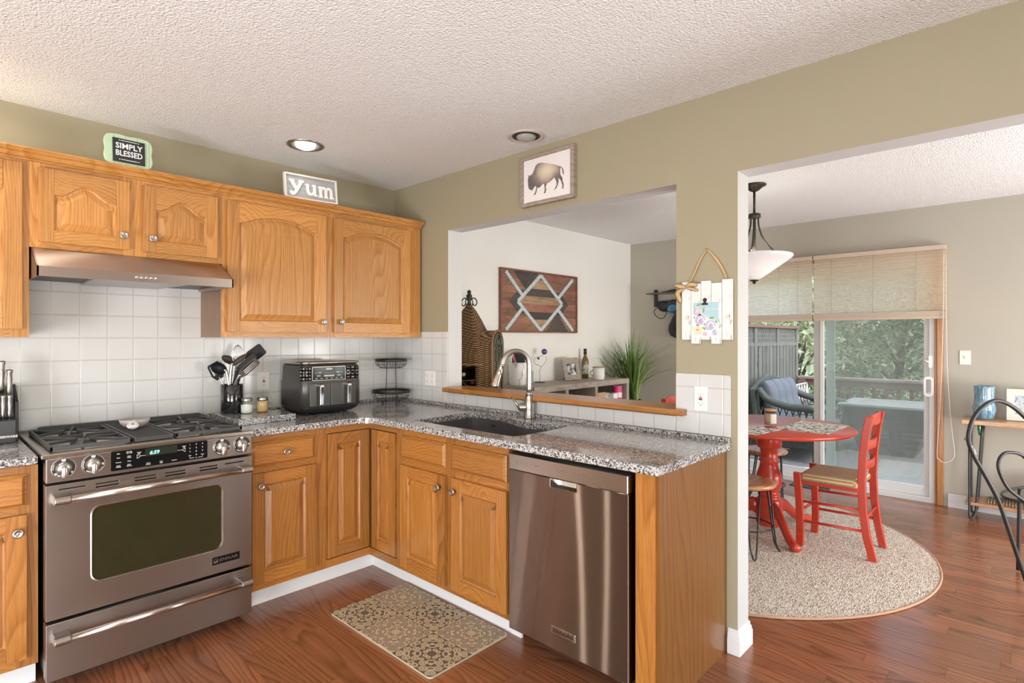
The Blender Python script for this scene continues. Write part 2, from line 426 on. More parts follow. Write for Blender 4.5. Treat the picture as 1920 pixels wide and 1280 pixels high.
# ---------------------------------------------------------------- the room shell
H = 2.44
def wallbox(name, x0, x1, y0, y1, z0, z1, m, label):
    return struct(MB().box(x0, x1, y0, y1, z0, z1).build(name, m), label, 'wall')
fl = struct(MB().box(-4.72, 3.40, -5.72, .12, -.06, 0).build('floor', floor_m), 'reddish brown oak plank floor', 'floor')
struct(MB().box(-4.72, .06, -5.72, .12, H, H + .08).build('ceiling', ceil_m), 'white popcorn ceiling over the kitchen', 'ceiling')
struct(MB().box(.06, 3.40, -5.72, .12, H, H + .08).build('ceiling_dining', ceil_d), 'white popcorn ceiling over the dining room', 'ceiling')
wallbox('wall_back', -4.72, .06, 0, .12, 0, H, olive, 'olive wall behind the stove')
wallbox('wall_back_dining', .06, 3.40, 0, .12, 0, H, cream, 'cream wall of the dining room')
# partition with the pass-through and the doorway
f = fB()
outer = [(0, 0), (2.502, 0), (2.502, 2.074), (4.55, 2.074), (4.55, 0), (5.6, 0), (5.6, H), (0, H)]
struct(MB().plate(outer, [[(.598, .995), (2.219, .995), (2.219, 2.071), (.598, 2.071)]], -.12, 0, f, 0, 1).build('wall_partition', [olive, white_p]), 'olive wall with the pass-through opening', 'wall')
# patio wall
outer = [(0, 0), (1.03, 0), (1.03, 2.05), (2.853, 2.05), (2.853, 0), (5.6, 0), (5.6, H), (0, H)]
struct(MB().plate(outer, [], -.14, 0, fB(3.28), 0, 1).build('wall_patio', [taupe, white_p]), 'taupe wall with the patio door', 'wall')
# walls behind the camera, with window openings added for the fill lights
struct(MB().plate([(-.12, 0), (5.72, 0), (5.72, H), (-.12, H)], [[(1.85, .04), (3.35, .04), (3.35, 2.1), (1.85, 2.1)]], 0, .12, lambda u, v, w: (-4.6 - w, -u, v)).build('wall_left', olive), 'olive wall with a window', 'wall')
struct(MB().plate([(-4.72, 0), (3.4, 0), (3.4, H), (-4.72, H)], [[(-4.25, .04), (-2.15, .04), (-2.15, 2.1), (-4.25, 2.1)], [(.7, .04), (2.7, .04), (2.7, 2.1), (.7, 2.1)]], 0, .12, lambda u, v, w: (u, -5.6 - w, v)).build('wall_front', olive), 'olive wall with windows', 'wall')
for k, (x0, x1, z0, z1) in enumerate(((-4.25, -2.15, .07, 2.1), (.7, 2.7, .07, 2.1))):
    mb = MB(); ff = lambda u, v, w: (u, -5.6 - w, v)
    mb.plate(rrect(x0 - .06, x1 + .06, z0 - .06, z1 + .06, .002, 1), [rrect(x0 + .03, x1 - .03, z0 + .03, z1 - .03, .002, 1)], -.02, .06, ff)
    mb.box((x0 + x1) / 2 - .02, (x0 + x1) / 2 + .02, z0, z1, .0, .05, 0, ff)
    struct(mb.build('window_%d' % (k + 1), trim_w), 'white framed window', 'window')
mb = MB(); ff = lambda u, v, w: (-4.6 - w, -u, v)
mb.plate(rrect(1.79, 3.41, .005, 2.16, .002, 1), [rrect(1.88, 3.32, .08, 2.07, .002, 1)], -.02, .06, ff); mb.box(2.58, 2.62, .07, 2.1, 0, .05, 0, ff)
struct(mb.build('window_3', trim_w), 'white framed window', 'window')
# baseboards
def base_prof(t=.0145, h=.105):
    return [(0, 0), (t, 0), (t, h * .62), (t * .78, h * .66), (t * .78, h * .76), (t * .45, h * .84), (t * .45, h * .93), (t * .15, h), (0, h)]
def base_run(mb, path):
    """profile swept along a list of (x, y, nx, ny) stations with mitred normals"""
    pr = base_prof(); Ls = []
    for x, y, nx, ny in path: Ls.append([(x + nx * d, y + ny * d, z) for d, z in pr])
    mb.loops(Ls, 0, False, True, True)
mb = MB(); base_run(mb, [(0, -2.462, -1, 0), (0, -2.502, -1, -1), (.12, -2.502, 1, -1), (.12, -1.2, 1, 0)])
struct(mb.build('baseboard_partition', trim_w), 'white baseboard at the foot of the wall end', 'baseboard')
mb = MB(); base_run(mb, [(3.28, -2.925, -1, 0), (3.28, -5.6, -1, 0)])
struct(mb.build('baseboard_patio', trim_w), 'white baseboard under the console table', 'baseboard')
mb = MB(); base_run(mb, [(.12, 0, 0, -1), (3.28, 0, 0, -1)])
struct(mb.build('baseboard_dining', trim_w), 'white baseboard under the cream wall', 'baseboard')
# wall tiles
t_ = .008
mb = MB(); mb.box(-3.2, -.0, -t_, 0, .928, 1.362); mb.box(-2.085, -1.312, -t_, 0, 1.362, 1.75)
struct(mb.build('wall_tile_back', tile_a), 'white square tile backsplash behind the stove', 'backsplash')
mb = MB(); f = fB()
mb.box(.0, .598, .928, 1.0, 0, t_, 0, f); mb.box(0, .598, 1.0, 1.40, 0, t_, 0, f)
mb.box(.598, 2.219, .928, .998, 0, t_, 0, f)
pl = [(2.219, .928), (2.475, .928), (2.475, 1.186), (2.472, 1.194), (2.464, 1.197), (2.219, 1.197)]
mb.prism(pl, 0, t_, f)
struct(mb.build('wall_tile_side', tile_b, bevel=.003), 'white square tile backsplash under the pass-through', 'backsplash')
# oak ledge of the pass-through
mb = MB(); prof = [(-.05, 1.006), (-.056, 1.012), (-.056, 1.022), (-.048, 1.033), (.17, 1.033), (.17, 1.006)]
mb.prism(prof, -2.275, -.607, lambda a, b, w: (a, w, b)) if False else mb.prism(prof, .602, 2.216, lambda a, b, w: (a, -w, b))
mb.prism([(-.05, 1.006), (-.056, 1.012), (-.056, 1.022), (-.048, 1.033), (-.0005, 1.033), (-.0005, 1.006)], 2.216, 2.275, lambda a, b, w: (a, -w, b))
struct(mb.build('trim_1', oak_edge), 'oak ledge along the bottom of the pass-through', 'ledge')
# oak casing of the patio door
mb = MB(); f = fB(3.28)
mb.box(2.853, 2.898, 0, 2.06, 0, .022, 0, f); mb.box(2.838, 2.853, 0, 2.05, -.12, .004, 0, f)
mb.box(.985, 2.898, 2.05, 2.1, 0, .022, 0, f); mb.box(.985, 1.03, 0, 2.05, 0, .022, 0, f)
struct(mb.build('trim_2', wood('oak_casing', 'z', (.22, .07, .012), (.46, .17, .03), (.54, .22, .05), rings=40), bevel=.004), 'oak casing around the patio door', 'door casing')
# recessed spotlights
def spot(x, y, lit, label, es=7):
    t = thing('recessed_light', label, 'ceiling light', (x, y, H - .004))
    MB().lathe([(.098, H), (.098, H - .006), (.088, H - .009), (.078, H - .006), (.074, H)], 40, None, 0, True, (x, y, 0), False, False).build('trim_ring', nickel if lit else plain('lamp_ring_beige', (.55, .5, .46), .4), t)
    MB().lathe([(.074, H - .004), (.07, H - .001)], 40, None, 0, True, (x, y, 0), False, True).build('baffle', plain('baffle_dark', (.02, .02, .02), .5) if not lit else plain('baffle_grey', (.25, .23, .22), .4), t)
    bm_ = NT('bulb_lit' if lit else 'bulb_off')
    if lit: bm_.set((.9, .9, .88), .4, emit=(1, .93, .80), es=es)
    else: bm_.set((.42, .41, .38), .35)
    MB().lathe([(.0005, H - .026), (.03, H - .023), (.05, H - .013), (.054, H - .003)], 32, None, 0, True, (x, y, 0), False, True).build('bulb', bm_.mat, t)
spot(-.915, -.447, True, 'lit round recessed spotlight above the white letter sign')
spot(-.173, -1.442, False, 'unlit round recessed spotlight with a pale bulb above the bison picture')
spot(-2.36, -.447, True, 'lit round recessed spotlight over the left base cabinets', 3)
spot(-3.0, -.447, True, 'lit round recessed spotlight over the far left end of the counter', 3)
for x_ in (-2.36, -3.0): lamp('AREA', 'recessed_light_beam', (x_, -.447, 2.40), 5, (1, .93, .82), (0, 0, 0), shape='DISK', size=.05)
lamp('SPOT', 'recessed_light_beam', (-.915, -.447, 2.405), 1.4, (1, .86, .66), (0, 0, 0), spot_size=R(150), spot_blend=.9, shadow_soft_size=.05)
# ---------------------------------------------------------------- cabinets
_knob = MB().lathe([(.006, 0), (.006, .010), (.009, .013), (.0165, .018), (.0175, .022), (.0165, .0265), (.0115, .028), (.0105, .0265), (.004, .0275), (.0002, .0278)], 22)
_kb = {}
def knob(parent, p, face, mat=None):
    """round knob, a mesh shared by all knobs, turned to face -y or -x"""
    if 'k' not in _kb:
        o = _knob.build('knob', nickel, None, origin=(0, 0, 0)); _kb['k'] = o.data
    else:
        o = bpy.data.objects.new('knob', _kb['k']); C.objects.link(o)
    o.parent = parent; pl = Vector(WLOC[parent.name])
    o.location = Vector(p) - pl
    o.rotation_euler = (R(90), 0, 0) if face == 'A' else (0, R(-90), 0)
    return o
def arch_pts(u0, u1, vs, h, kind, n=22):
    out = []
    for i in range(n + 1):
        t = -1 + 2 * i / n
        if kind == 'flat': q = 0
        elif kind == 'cathedral': q = (.5 + .5 * math.cos(PI * max(-1, min(1, t / .86)))) ** .9
        else: q = max(0, 1 - abs(t / .93) ** 2.1)
        out.append((u0 + (u1 - u0) * i / n, vs + h * q))
    return out
def panel_door(name, parent, f, u0, u1, v0, v1, w0, mats, sw=.057, arch=0.0, kind='flat', vs=None, th=.019):
    """frame-and-panel door: stiles, rails, raised panel; slot 0 vertical grain, slot 1 horizontal"""
    mb = MB(); c = .005
    def board(poly, m):
        mb.prism(poly, w0, w0 + th, f, m)
    g = .0006
    board([(u0, v0), (u0 + sw, v0), (u0 + sw, v1), (u0, v1)], 0); board([(u1 - sw, v0), (u1, v0), (u1, v1), (u1 - sw, v1)], 0)
    a, b = u0 + sw + g, u1 - sw - g
    board([(a, v0), (b, v0), (b, v0 + sw), (a, v0 + sw)], 1)
    top = arch_pts(a, b, (v1 - sw) if vs is None else vs, arch, kind)
    board([(a, v1)] + top + [(b, v1)], 1)
    op = [(a, v0 + sw), (b, v0 + sw)] + top[::-1]
    def L(d, w): return [f(p, q, w0 + w) for p, q in inset(op, d)]
    mb.loops([L(-.002, th - .001), L(.004, th - .008), L(.010, th - .0105), L(.034, th - .0015), L(.036, th - .0005)], 0)
    return mb.build(name, mats, parent, bevel=.0035)
def slab_front(name, parent, f, u0, u1, v0, v1, w0, mats, th=.019):
    mb = MB(); c = .014
    mb.loops([[f(*p, w) for p in ((u0 + d, v0 + d), (u1 - d, v0 + d), (u1 - d, v1 - d), (u0 + d, v1 - d))] for d, w in ((0, w0), (0, w0 + th * .45), (.004, w0 + th * .55), (c, w0 + th))], 1, False, True, True)
    return mb.build(name, mats, parent)
def frame(parent, f, stiles, rails, w0, mats, th=.019):
    mb = MB()
    for u0, u1, v0, v1 in stiles: mb.box(u0, u1, v0, v1, w0, w0 + th, 0, f)
    for u0, u1, v0, v1 in rails: mb.box(u0, u1, v0, v1, w0, w0 + th - .0005, 1, f)
    return mb.build('face_frame', mats, parent)
UO = [oaku_v, oaku_h]; LO = [oak_v, oak_h]
fa = fA(); fb = fB()
def carcass(parent, boxes, m):
    mb = MB()
    for b in boxes: mb.box(*b)
    return mb.build('body', m, parent)
# --- uppers (face frame at .325, door faces at .345)
U0 = 1.362; U1 = 2.108
c = thing('upper_cabinet', 'wide upper oak cabinet with two arched doors over the air fryer', 'cabinet', (-.665, -.16, U0))
carcass(c, [(-1.312, -.0175, -.306, -.009, U0, U1)], oak_side)
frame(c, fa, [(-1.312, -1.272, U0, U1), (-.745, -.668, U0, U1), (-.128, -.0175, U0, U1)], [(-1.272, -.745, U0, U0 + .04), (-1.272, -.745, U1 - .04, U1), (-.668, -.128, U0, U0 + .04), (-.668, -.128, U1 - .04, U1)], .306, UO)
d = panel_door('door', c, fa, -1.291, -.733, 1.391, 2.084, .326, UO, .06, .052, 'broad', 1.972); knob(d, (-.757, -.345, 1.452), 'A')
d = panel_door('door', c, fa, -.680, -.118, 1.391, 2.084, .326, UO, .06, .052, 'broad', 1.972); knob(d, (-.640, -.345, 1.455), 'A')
V0 = 1.745
c = thing('upper_cabinet', 'short upper oak cabinet with two arched doors above the range hood', 'cabinet', (-1.70, -.16, V0))
carcass(c, [(-2.08, -1.3125, -.306, -.009, V0, U1)], oak_side)
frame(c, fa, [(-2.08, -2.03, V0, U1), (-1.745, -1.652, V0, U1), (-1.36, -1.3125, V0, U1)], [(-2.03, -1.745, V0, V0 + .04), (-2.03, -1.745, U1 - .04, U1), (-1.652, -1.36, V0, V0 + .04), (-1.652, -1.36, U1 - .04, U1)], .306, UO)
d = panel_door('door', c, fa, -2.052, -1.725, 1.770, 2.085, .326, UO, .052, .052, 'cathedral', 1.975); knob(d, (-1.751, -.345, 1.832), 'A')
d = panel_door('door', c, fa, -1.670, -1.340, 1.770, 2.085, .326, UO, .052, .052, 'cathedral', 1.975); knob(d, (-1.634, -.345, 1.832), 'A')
c = thing('upper_cabinet', 'tall upper oak cabinet left of the range hood, cut by the photo edge', 'cabinet', (-2.45, -.16, U0))
carcass(c, [(-2.84, -2.0805, -.306, -.009, U0, U1)], oak_side)
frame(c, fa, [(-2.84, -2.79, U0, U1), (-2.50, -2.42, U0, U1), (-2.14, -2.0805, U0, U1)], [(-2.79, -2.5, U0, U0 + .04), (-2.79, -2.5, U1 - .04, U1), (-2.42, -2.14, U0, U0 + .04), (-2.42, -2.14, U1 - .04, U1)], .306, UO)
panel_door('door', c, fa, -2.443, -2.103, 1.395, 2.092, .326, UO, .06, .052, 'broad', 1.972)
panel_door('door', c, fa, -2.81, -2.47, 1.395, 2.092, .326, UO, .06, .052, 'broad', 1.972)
# crown moulding
mb = MB()
prof = [(.325, 2.1085), (.333, 2.1085), (.336, 2.114), (.346, 2.118), (.353, 2.131), (.366, 2.137), (.369, 2.142), (.374, 2.148), (.374, 2.153), (.325, 2.153)]
mb.prism(prof, -2.84, -.022, lambda a, b, w: (w, -a, b), 1)
cr = mb.build('crown_molding', UO); tag(cr, 'stepped oak crown molding along the top of the upper cabinets', 'molding')
mb = MB(); mb.box(-2.84, -.0175, -.325, -.009, 2.1085, 2.118); tag(mb.build('cabinet_top_board', plain('raw_board', (.7, .62, .5), .8)), 'oak board closing the top of the upper cabinets behind the crown', 'board')  # out of view, made pale to bounce light into the ceiling corner

# --- base cabinets (face frame at .60, door faces at .62)
B0 = .098; B1 = .868
c = thing('base_cabinet', 'base oak cabinet between the range and the corner, one drawer over one door', 'cabinet', (-1.09, -.3, B0))
carcass(c, [(-1.303, -.8755, -.581, -.009, B0, B1)], oak_side)
frame(c, fa, [(-1.303, -1.262, B0, B1), (-.958, -.8755, B0, B1)], [(-1.262, -.958, B0, .15), (-1.262, -.958, .672, .728), (-1.262, -.958, .825, B1)], .581, LO)
d = slab_front('drawer', c, fa, -1.276, -.946, .716, .838, .601, LO); knob(d, (-1.111, -.62, .778), 'A')
d = panel_door('door', c, fa, -1.276, -.940, .134, .684, .601, LO, .058); knob(d, (-1.240, -.62, .623), 'A')
c = thing('base_cabinet', 'base oak cabinet left of the range, cut by the photo edge', 'cabinet', (-2.5, -.3, B0))
carcass(c, [(-2.84, -2.083, -.581, -.009, B0, B1)], oak_side)
frame(c, fa, [(-2.84, -2.79, B0, B1), (-2.50, -2.42, B0, B1), (-2.148, -2.083, B0, B1)], [(-2.79, -2.5, B0, .15), (-2.42, -2.148, B0, .15), (-2.79, -2.5, .672, .728), (-2.42, -2.148, .672, .728), (-2.79, -2.5, .825, B1), (-2.42, -2.148, .825, B1)], .581, LO)
d = slab_front('drawer', c, fa, -2.455, -2.118, .716, .838, .601, LO); knob(d, (-2.287, -.62, .778), 'A')
d = panel_door('door', c, fa, -2.455, -2.118, .134, .684, .601, LO, .058); knob(d, (-2.146, -.62, .623), 'A')
d = slab_front('drawer', c, fa, -2.81, -2.475, .716, .838, .601, LO)
d = panel_door('door', c, fa, -2.81, -2.475, .134, .684, .601, LO, .058)
# corner cabinet
c = thing('corner_cabinet', 'L-shaped oak corner base cabinet with a folding two-leaf door', 'cabinet', (-.44, -.44, B0))
mb = MB(); mb.prism([(-.875, -.009), (-.009, -.009), (-.009, -.8775), (-.581, -.8775), (-.581, -.581), (-.875, -.581)], B0, B1, fT(), 0); mb.build('body', oak_side, c)
mb = MB(); mb.box(-.8745, -.6, .835, B1, .581, .6, 1, fa); mb.box(.6, .8775, .835, B1, .581, .6, 1, fb); mb.box(-.8745, -.6, B0, .14, .581, .6, 1, fa); mb.box(.6, .8775, B0, .14, .581, .6, 1, fb)
mb.box(-.8745, -.868, .14, .835, .581, .6, 0, fa); mb.box(.868, .8775, .14, .835, .581, .6, 0, fb)
mb.build('face_frame', LO, c)
panel_door('door', c, fa, -.864, -.6025, .146, .829, .5815, LO, .058)
panel_door('door', c, fb, .6215, .853, .146, .829, .5815, LO, .058)
# sink cabinet
c = thing('sink_cabinet', 'oak sink base cabinet with two false drawer fronts over two doors', 'cabinet', (-.3, -1.31, B0))
mb = MB(); mb.box(-.581, -.009, -1.7205, -.8785, B0, .64); mb.box(-.581, -.555, -1.7205, -.8785, .64, B1); mb.build('body', oak_side, c)
frame(c, fb, [(.8785, .935, B0, B1), (1.287, 1.358, B0, B1), (1.705, 1.7205, B0, B1)], [(a, b, p, q) for a, b in ((.935, 1.287), (1.358, 1.705)) for p, q in ((B0, .15), (.66, .73), (.82, B1))], .581, LO)
slab_front('drawer_front', c, fb, .928, 1.296, .713, .834, .601, LO); slab_front('drawer_front', c, fb, 1.342, 1.714, .713, .834, .601, LO)
d = panel_door('door', c, fb, .928, 1.300, .128, .674, .601, LO, .06); knob(d, (-.62, -1.265, .615), 'B')
d = panel_door('door', c, fb, 1.347, 1.719, .128, .674, .601, LO, .06); knob(d, (-.62, -1.378, .615), 'B')
# end panel and its filler stile
c = thing('end_panel', 'oak end panel closing the counter run beside the dishwasher', 'panel', (-.3, -2.42, 0))
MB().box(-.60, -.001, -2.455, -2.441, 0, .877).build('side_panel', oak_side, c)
MB().box(-.60, -.575, -2.4405, -2.359, 0, .8765).build('filler_stile', oak_v, c)
# white toe kick boards
mb = MB(); mb.box(-2.84, -2.083, -.535, -.5226, 0, B0 - .001); struct(mb.build('trim_3', trim_w), 'white toe kick board left of the range', 'toe kick')
mb = MB(); mb.prism([(-1.303, -.535), (-.535, -.535), (-.535, -1.735), (-.5226, -1.735), (-.5226, -.5226), (-1.303, -.5226)], 0, B0 - .001, fT()); struct(mb.build('trim_4', trim_w), 'white toe kick board around the inside corner', 'toe kick')

# ---------------------------------------------------------------- countertop, sink, faucet
Z1 = .909; Z0 = .877
corner = [(-.6485 - .10 + .10 * math.cos(a), -.6485 - .10 + .10 * math.sin(a)) for a in [R(90 - 90 * i / 8) for i in range(9)]]
outer = [(-1.3005, -.0005), (-1.3005, -.6485)] + corner + [(-.6485, -2.470), (-.643, -2.4755), (-.0005, -2.4755), (-.0005, -.0005)]
hole = smooth_path([(-.545, -1.66), (-.548, -1.0), (-.515, -.955), (-.17, -.945), (-.105, -.975), (-.085, -1.05), (-.088, -1.15), (-.12, -1.26), (-.172, -1.38), (-.185, -1.45), (-.168, -1.53), (-.135, -1.61), (-.128, -1.68), (-.165, -1.705), (-.50, -1.705), (-.545, -1.66)], 4)[:-1]
hole = [(p[0], p[1]) for p in [tuple(q) for q in [Vector((x.x, x.y, 0)) if len(x) == 3 else Vector((x[0], x[1], 0)) for x in hole]]]
mb = MB(); mb.plate(outer, [hole], Z0, Z1, fT())
ct = thing('countertop', 'speckled grey granite countertop wrapping the corner around the sink', 'countertop', (-.45, -.9, Z0))
mb.build('slab', granite, ct, bevel=.005)
mb = MB(); mb.prism([(-1.3005, -.009), (-1.3005, -.026), (-.026, -.026), (-.026, -2.474), (-.0005 - .0085, -2.474), (-.009, -.009)], Z1, .9275, fT()); mb.build('back_lip', granite, ct, bevel=.003)
ct = thing('countertop', 'speckled grey granite countertop left of the range under the knife block', 'countertop', (-2.45, -.3, Z0))
MB().box(-2.86, -2.088, -.6485, -.0005, Z0, Z1).build('slab', granite, ct, bevel=.005)
MB().box(-2.86, -2.088, -.026, -.009, Z1, .9275).build('back_lip', granite, ct, bevel=.003)
# sink basin: a shell under the cut-out
sinkm = plain('composite_sink', (.085, .083, .085), .42, var=.12, scale=300)
ho = inset(hole, -.006); hi = [inset(hole, d) for d in (-.001, .004, .03)]
hb = inset(hole, .05)
sk = thing('sink', 'dark grey undermount composite sink set into the granite', 'sink', (-.33, -1.33, .66))
mb = MB()
def zl(poly, z): return [(p[0], p[1], z) for p in poly]
mb.loops([zl(ho, .66), zl(ho, .8765), zl(hi[0], .8765), zl(hi[1], .70), zl(hi[2], .678), zl(hb, .676)], 0, False, True, True)
mb.build('basin', sinkm, sk)
MB().lathe([(.04, .6765), (.038, .679), (.02, .678), (.0005, .677)], 20, None, 0, True, (-.33, -1.2, 0)).build('drain', nickel, sk)
MB().box(-.0955, -.094, -1.125, -1.095, .838, .852).build('maker_plate', nickel, sk)
# faucet
fx, fy = -.058, -1.362
fc = thing('faucet', 'brushed nickel gooseneck faucet behind the sink', 'faucet', (fx, fy, Z1))
MB().lathe([(.032, Z1), (.032, Z1 + .006), (.029, Z1 + .012), (.028, Z1 + .05), (.030, Z1 + .075), (.024, Z1 + .105), (.019, Z1 + .128), (.022, Z1 + .134), (.022, Z1 + .142), (.016, Z1 + .148)], 24, None, 0, True, (fx, fy, 0)).build('body', nickel, fc)
# the spout turns towards the sink, slightly to the left of the photo
dv = Vector((-.90, .43, 0)).normalized()
ro = .080
pts = [(fx, fy, Z1 + .14), (fx, fy, 1.14), (fx, fy, 1.205)]
for i in range(1, 13):
    a = PI * i / 12 * .93
    q = dv * (ro - ro * math.cos(a)); pts.append((fx + q.x, fy + q.y, 1.205 + ro * math.sin(a)))
e = Vector(pts[-1]); dn = (Vector(pts[-1]) - Vector(pts[-2])).normalized()
pts.append(tuple(e + dn * .012))
MB().tube(smooth_path(pts, 3), .0145, 14).build('spout', nickel, fc)
e = Vector(pts[-1]); q = dn.to_track_quat('Z', 'Y').to_matrix().to_4x4()
sp = MB().lathe([(.0165, 0), (.0165, .008), (.0145, .010), (.0155, .03), (.0175, .042), (.0185, .046), (.0165, .05), (.018, .06), (.0245, .118), (.025, .125), (.022, .128), (.0005, .127)], 20, Matrix.Translation(e) @ q).build('spray_head', nickel, fc)
s_ = Vector((-.80, .60, 0)).normalized()
b0 = Vector((fx, fy, Z1 + .062)); b1 = b0 + s_ * .062 + Vector((0, 0, .002))
MB().lathe([(.021, .0), (.024, .02), (.024, .045), (.019, .058), (.011, .064), (.0005, .066)], 20, Matrix.Translation(b0) @ s_.to_track_quat('Z', 'Y').to_matrix().to_4x4()).build('valve', nickel, fc)
l1 = b0 + s_ * .060 + Vector((0, 0, .002)); l2 = l1 + Vector((-.02, .085, 0)).normalized() * .045 + Vector((0, 0, .056))
MB().tube([tuple(l1 - (l2 - l1) * .12), tuple(l1.lerp(l2, .5)), tuple(l2)], [.0075, .0065, .0055], 12).build('lever', nickel, fc)

# ---------------------------------------------------------------- dishwasher
dw = thing('dishwasher', 'stainless dishwasher under the counter between the sink doors and the end panel', 'dishwasher', (-.33, -2.05, 0))
mb = MB(); mb.box(-.555, -.02, -2.338, -1.752, .085, .86); mb.box(-.50, -.05, -2.33, -1.76, .0, .085); mb.build('tub', black_p, dw)
f = fB()
YL, YR = 1.7445, 2.345
hole = rrect(1.975, 2.112, .748, .786, .004, 2)
mb = MB(); mb.plate([(YL, .086), (YR, .086), (YR, .7855), (YL, .7855)], [[(1.978, .749), (2.110, .749), (2.110, .782), (1.978, .782)]], .557, .627, f)
mb.build('door', steel_dw, dw, bevel=.003)
mb = MB(); mb.plate([(YL, .787), (YR, .787), (YR, .852), (YL, .852)], [], .557, .628, f); cp = mb.build('control_strip', steel('stainless_strip', (.47, .42, .39), .36), dw, bevel=.004)
mb = MB(); mb.loops([[f(*p) for p in L] for L in ([(1.978, .749, .626), (2.110, .749, .626), (2.110, .783, .626), (1.978, .783, .626)], [(1.990, .751, .592), (2.098, .751, .592), (2.098, .784, .585), (1.990, .784, .585)])], 0, False, False, True)
mb.build('pocket_handle', chrome, dw, bevel=.002)
mb = MB()
for u, w_ in ((1.795, .014), (1.815, .008), (1.83, .01), (1.85, .012), (1.875, .006), (1.9, .016), (1.915, .008), (1.985, .005), (2.015, .014), (2.04, .014), (2.065, .008), (2.1, .014), (2.125, .016), (2.15, .02)):
    mb.box(u - w_ / 2, u + w_ / 2, .822, .8235, .6275, .6286, 0, f)
    if w_ > .009: mb.box(u - w_ * .3, u + w_ * .3, .815, .8163, .6275, .6286, 0, f)
for i in range(9): mb.box(2.175 + i * .014, 2.183 + i * .014, .820, .8212, .6275, .6286, 0, f)
mb.build('button_marks', plain('grey_print', (.14, .12, .11), .5), cp)
mb = MB(); mb.box(1.983, 2.108, .153, .184, .627, .6315, 0, f); bd = mb.build('badge', steel_l, dw, bevel=.0015)
mb = MB().text('KitchenAid', .023, f, 2.0455, .1685, .6315, 0, bold=.0006, sx=.98); mb.build('lettering', ink_k, bd)
# ---------------------------------------------------------------- range
RX0, RX1, RF = -2.0725, -1.3105, .70
rg = thing('range', 'stainless slide-in gas range with a clock panel and four front knobs', 'range', (-1.69, -.35, 0))
f = fA()
mb = MB(); mb.box(RX0 + .006, RX1 - .006, -.64, -.03, .05, .905); mb.box(RX0 + .03, RX1 - .03, -.60, -.06, 0, .05); mb.build('body', plain('range_side', (.012, .012, .012), .5), rg)
# cooktop deck
mb = MB(); prof = [(.03, .917), (.665, .917), (.69, .916), (.699, .9145), (.699, .900), (.03, .900)]
mb.prism(prof, -2.0845, -1.3015, lambda a, b, w: (w, -a, b)); mb.build('cooktop', steel_l, rg, bevel=.002)
mb = MB(); mb.prism(rrect(-2.02, -1.325, .917, .943, .01, 4), .028, .058, f); mb.build('rear_vent_trim', castiron, rg, bevel=.003)
# control panel
mb = MB(); mb.box(RX0, RX1, .806, .8995, .64, RF, 0, f); cp = mb.build('control_panel', steel_m, rg, bevel=.004)
mb = MB(); mb.prism(rrect(-1.869, -1.507, .8185, .8975, .006, 4), RF, RF + .0015, f); gp = mb.build('display_glass', black_gl, cp)
mb = MB(); mb.box(-1.749, -1.629, .861, .8935, RF + .0015, RF + .002, 0, f); mb.build('display_window', plain('display_green', (.018, .024, .014), .2), gp)
mb = MB().text('6:59', .021, f, -1.716, .8735, RF + .0022, 0, shear=.2, bold=.0004)
t = NT('display_digits'); t.set((.2, .75, .75), .4, emit=(.35, .95, .95), es=1.1); mb.build('clock_digits', t.mat, gp)
mb = MB()
def pt(s, u, v, z=.0062): mb.text(s, z, f, u, v, RF + .0016, 0, bold=.0001)
for s_, u, v in (('Bake', -1.843, .886), ('Broil', -1.843, .869), ('Convect', -1.843, .851), ('Rapid\nPreheat', -1.843, .8345), ('Favorites\nOn / Off', -1.806, .887), ('Keep\nWarm', -1.806, .869), ('Clean', -1.806, .851), ('More\nOptions', -1.806, .8345), ('Cancel\nOff', -1.771, .879), ('Warm\nDrawer', -1.738, .829), ('Oven\nLight', -1.690, .829), ('Controls', -1.641, .829), ('Cancel\nOff', -1.603, .881)): pt(s_, u, v, .0055)
for i, s_ in enumerate('123456789'): pt(s_, -1.579 + (i % 3) * .0255, .886 - (i // 3) * .0155, .0088)
pt('0', -1.5535, .8395, .0088); pt('Start', -1.579, .838, .0055); pt('Timer', -1.528, .838, .0055); pt('On', -1.5535, .8265, .005)
def stroke(pts, w=.0011):
    for (a, b), (c, d) in zip(pts, pts[1:]):
        v = Vector((c - a, d - b)); n = Vector((-v.y, v.x)).normalized() * w / 2
        mb.prism([(a + n.x, b + n.y), (a - n.x, b - n.y), (c - n.x, d - n.y), (c + n.x, d + n.y)], RF + .0016, RF + .0021, f)
stroke([(-1.748, .866), (-1.765, .866), (-1.778, .874), (-1.778, .857), (-1.765, .866)]); stroke([(-1.628, .868), (-1.61, .868), (-1.598, .876), (-1.598, .859), (-1.61, .868)])
stroke([(-1.579, .833), (-1.579, .8265), (-1.562, .8265)]); stroke([(-1.545, .8265), (-1.528, .8265), (-1.528, .833)])
mb.build('panel_lettering', ink_w, gp)
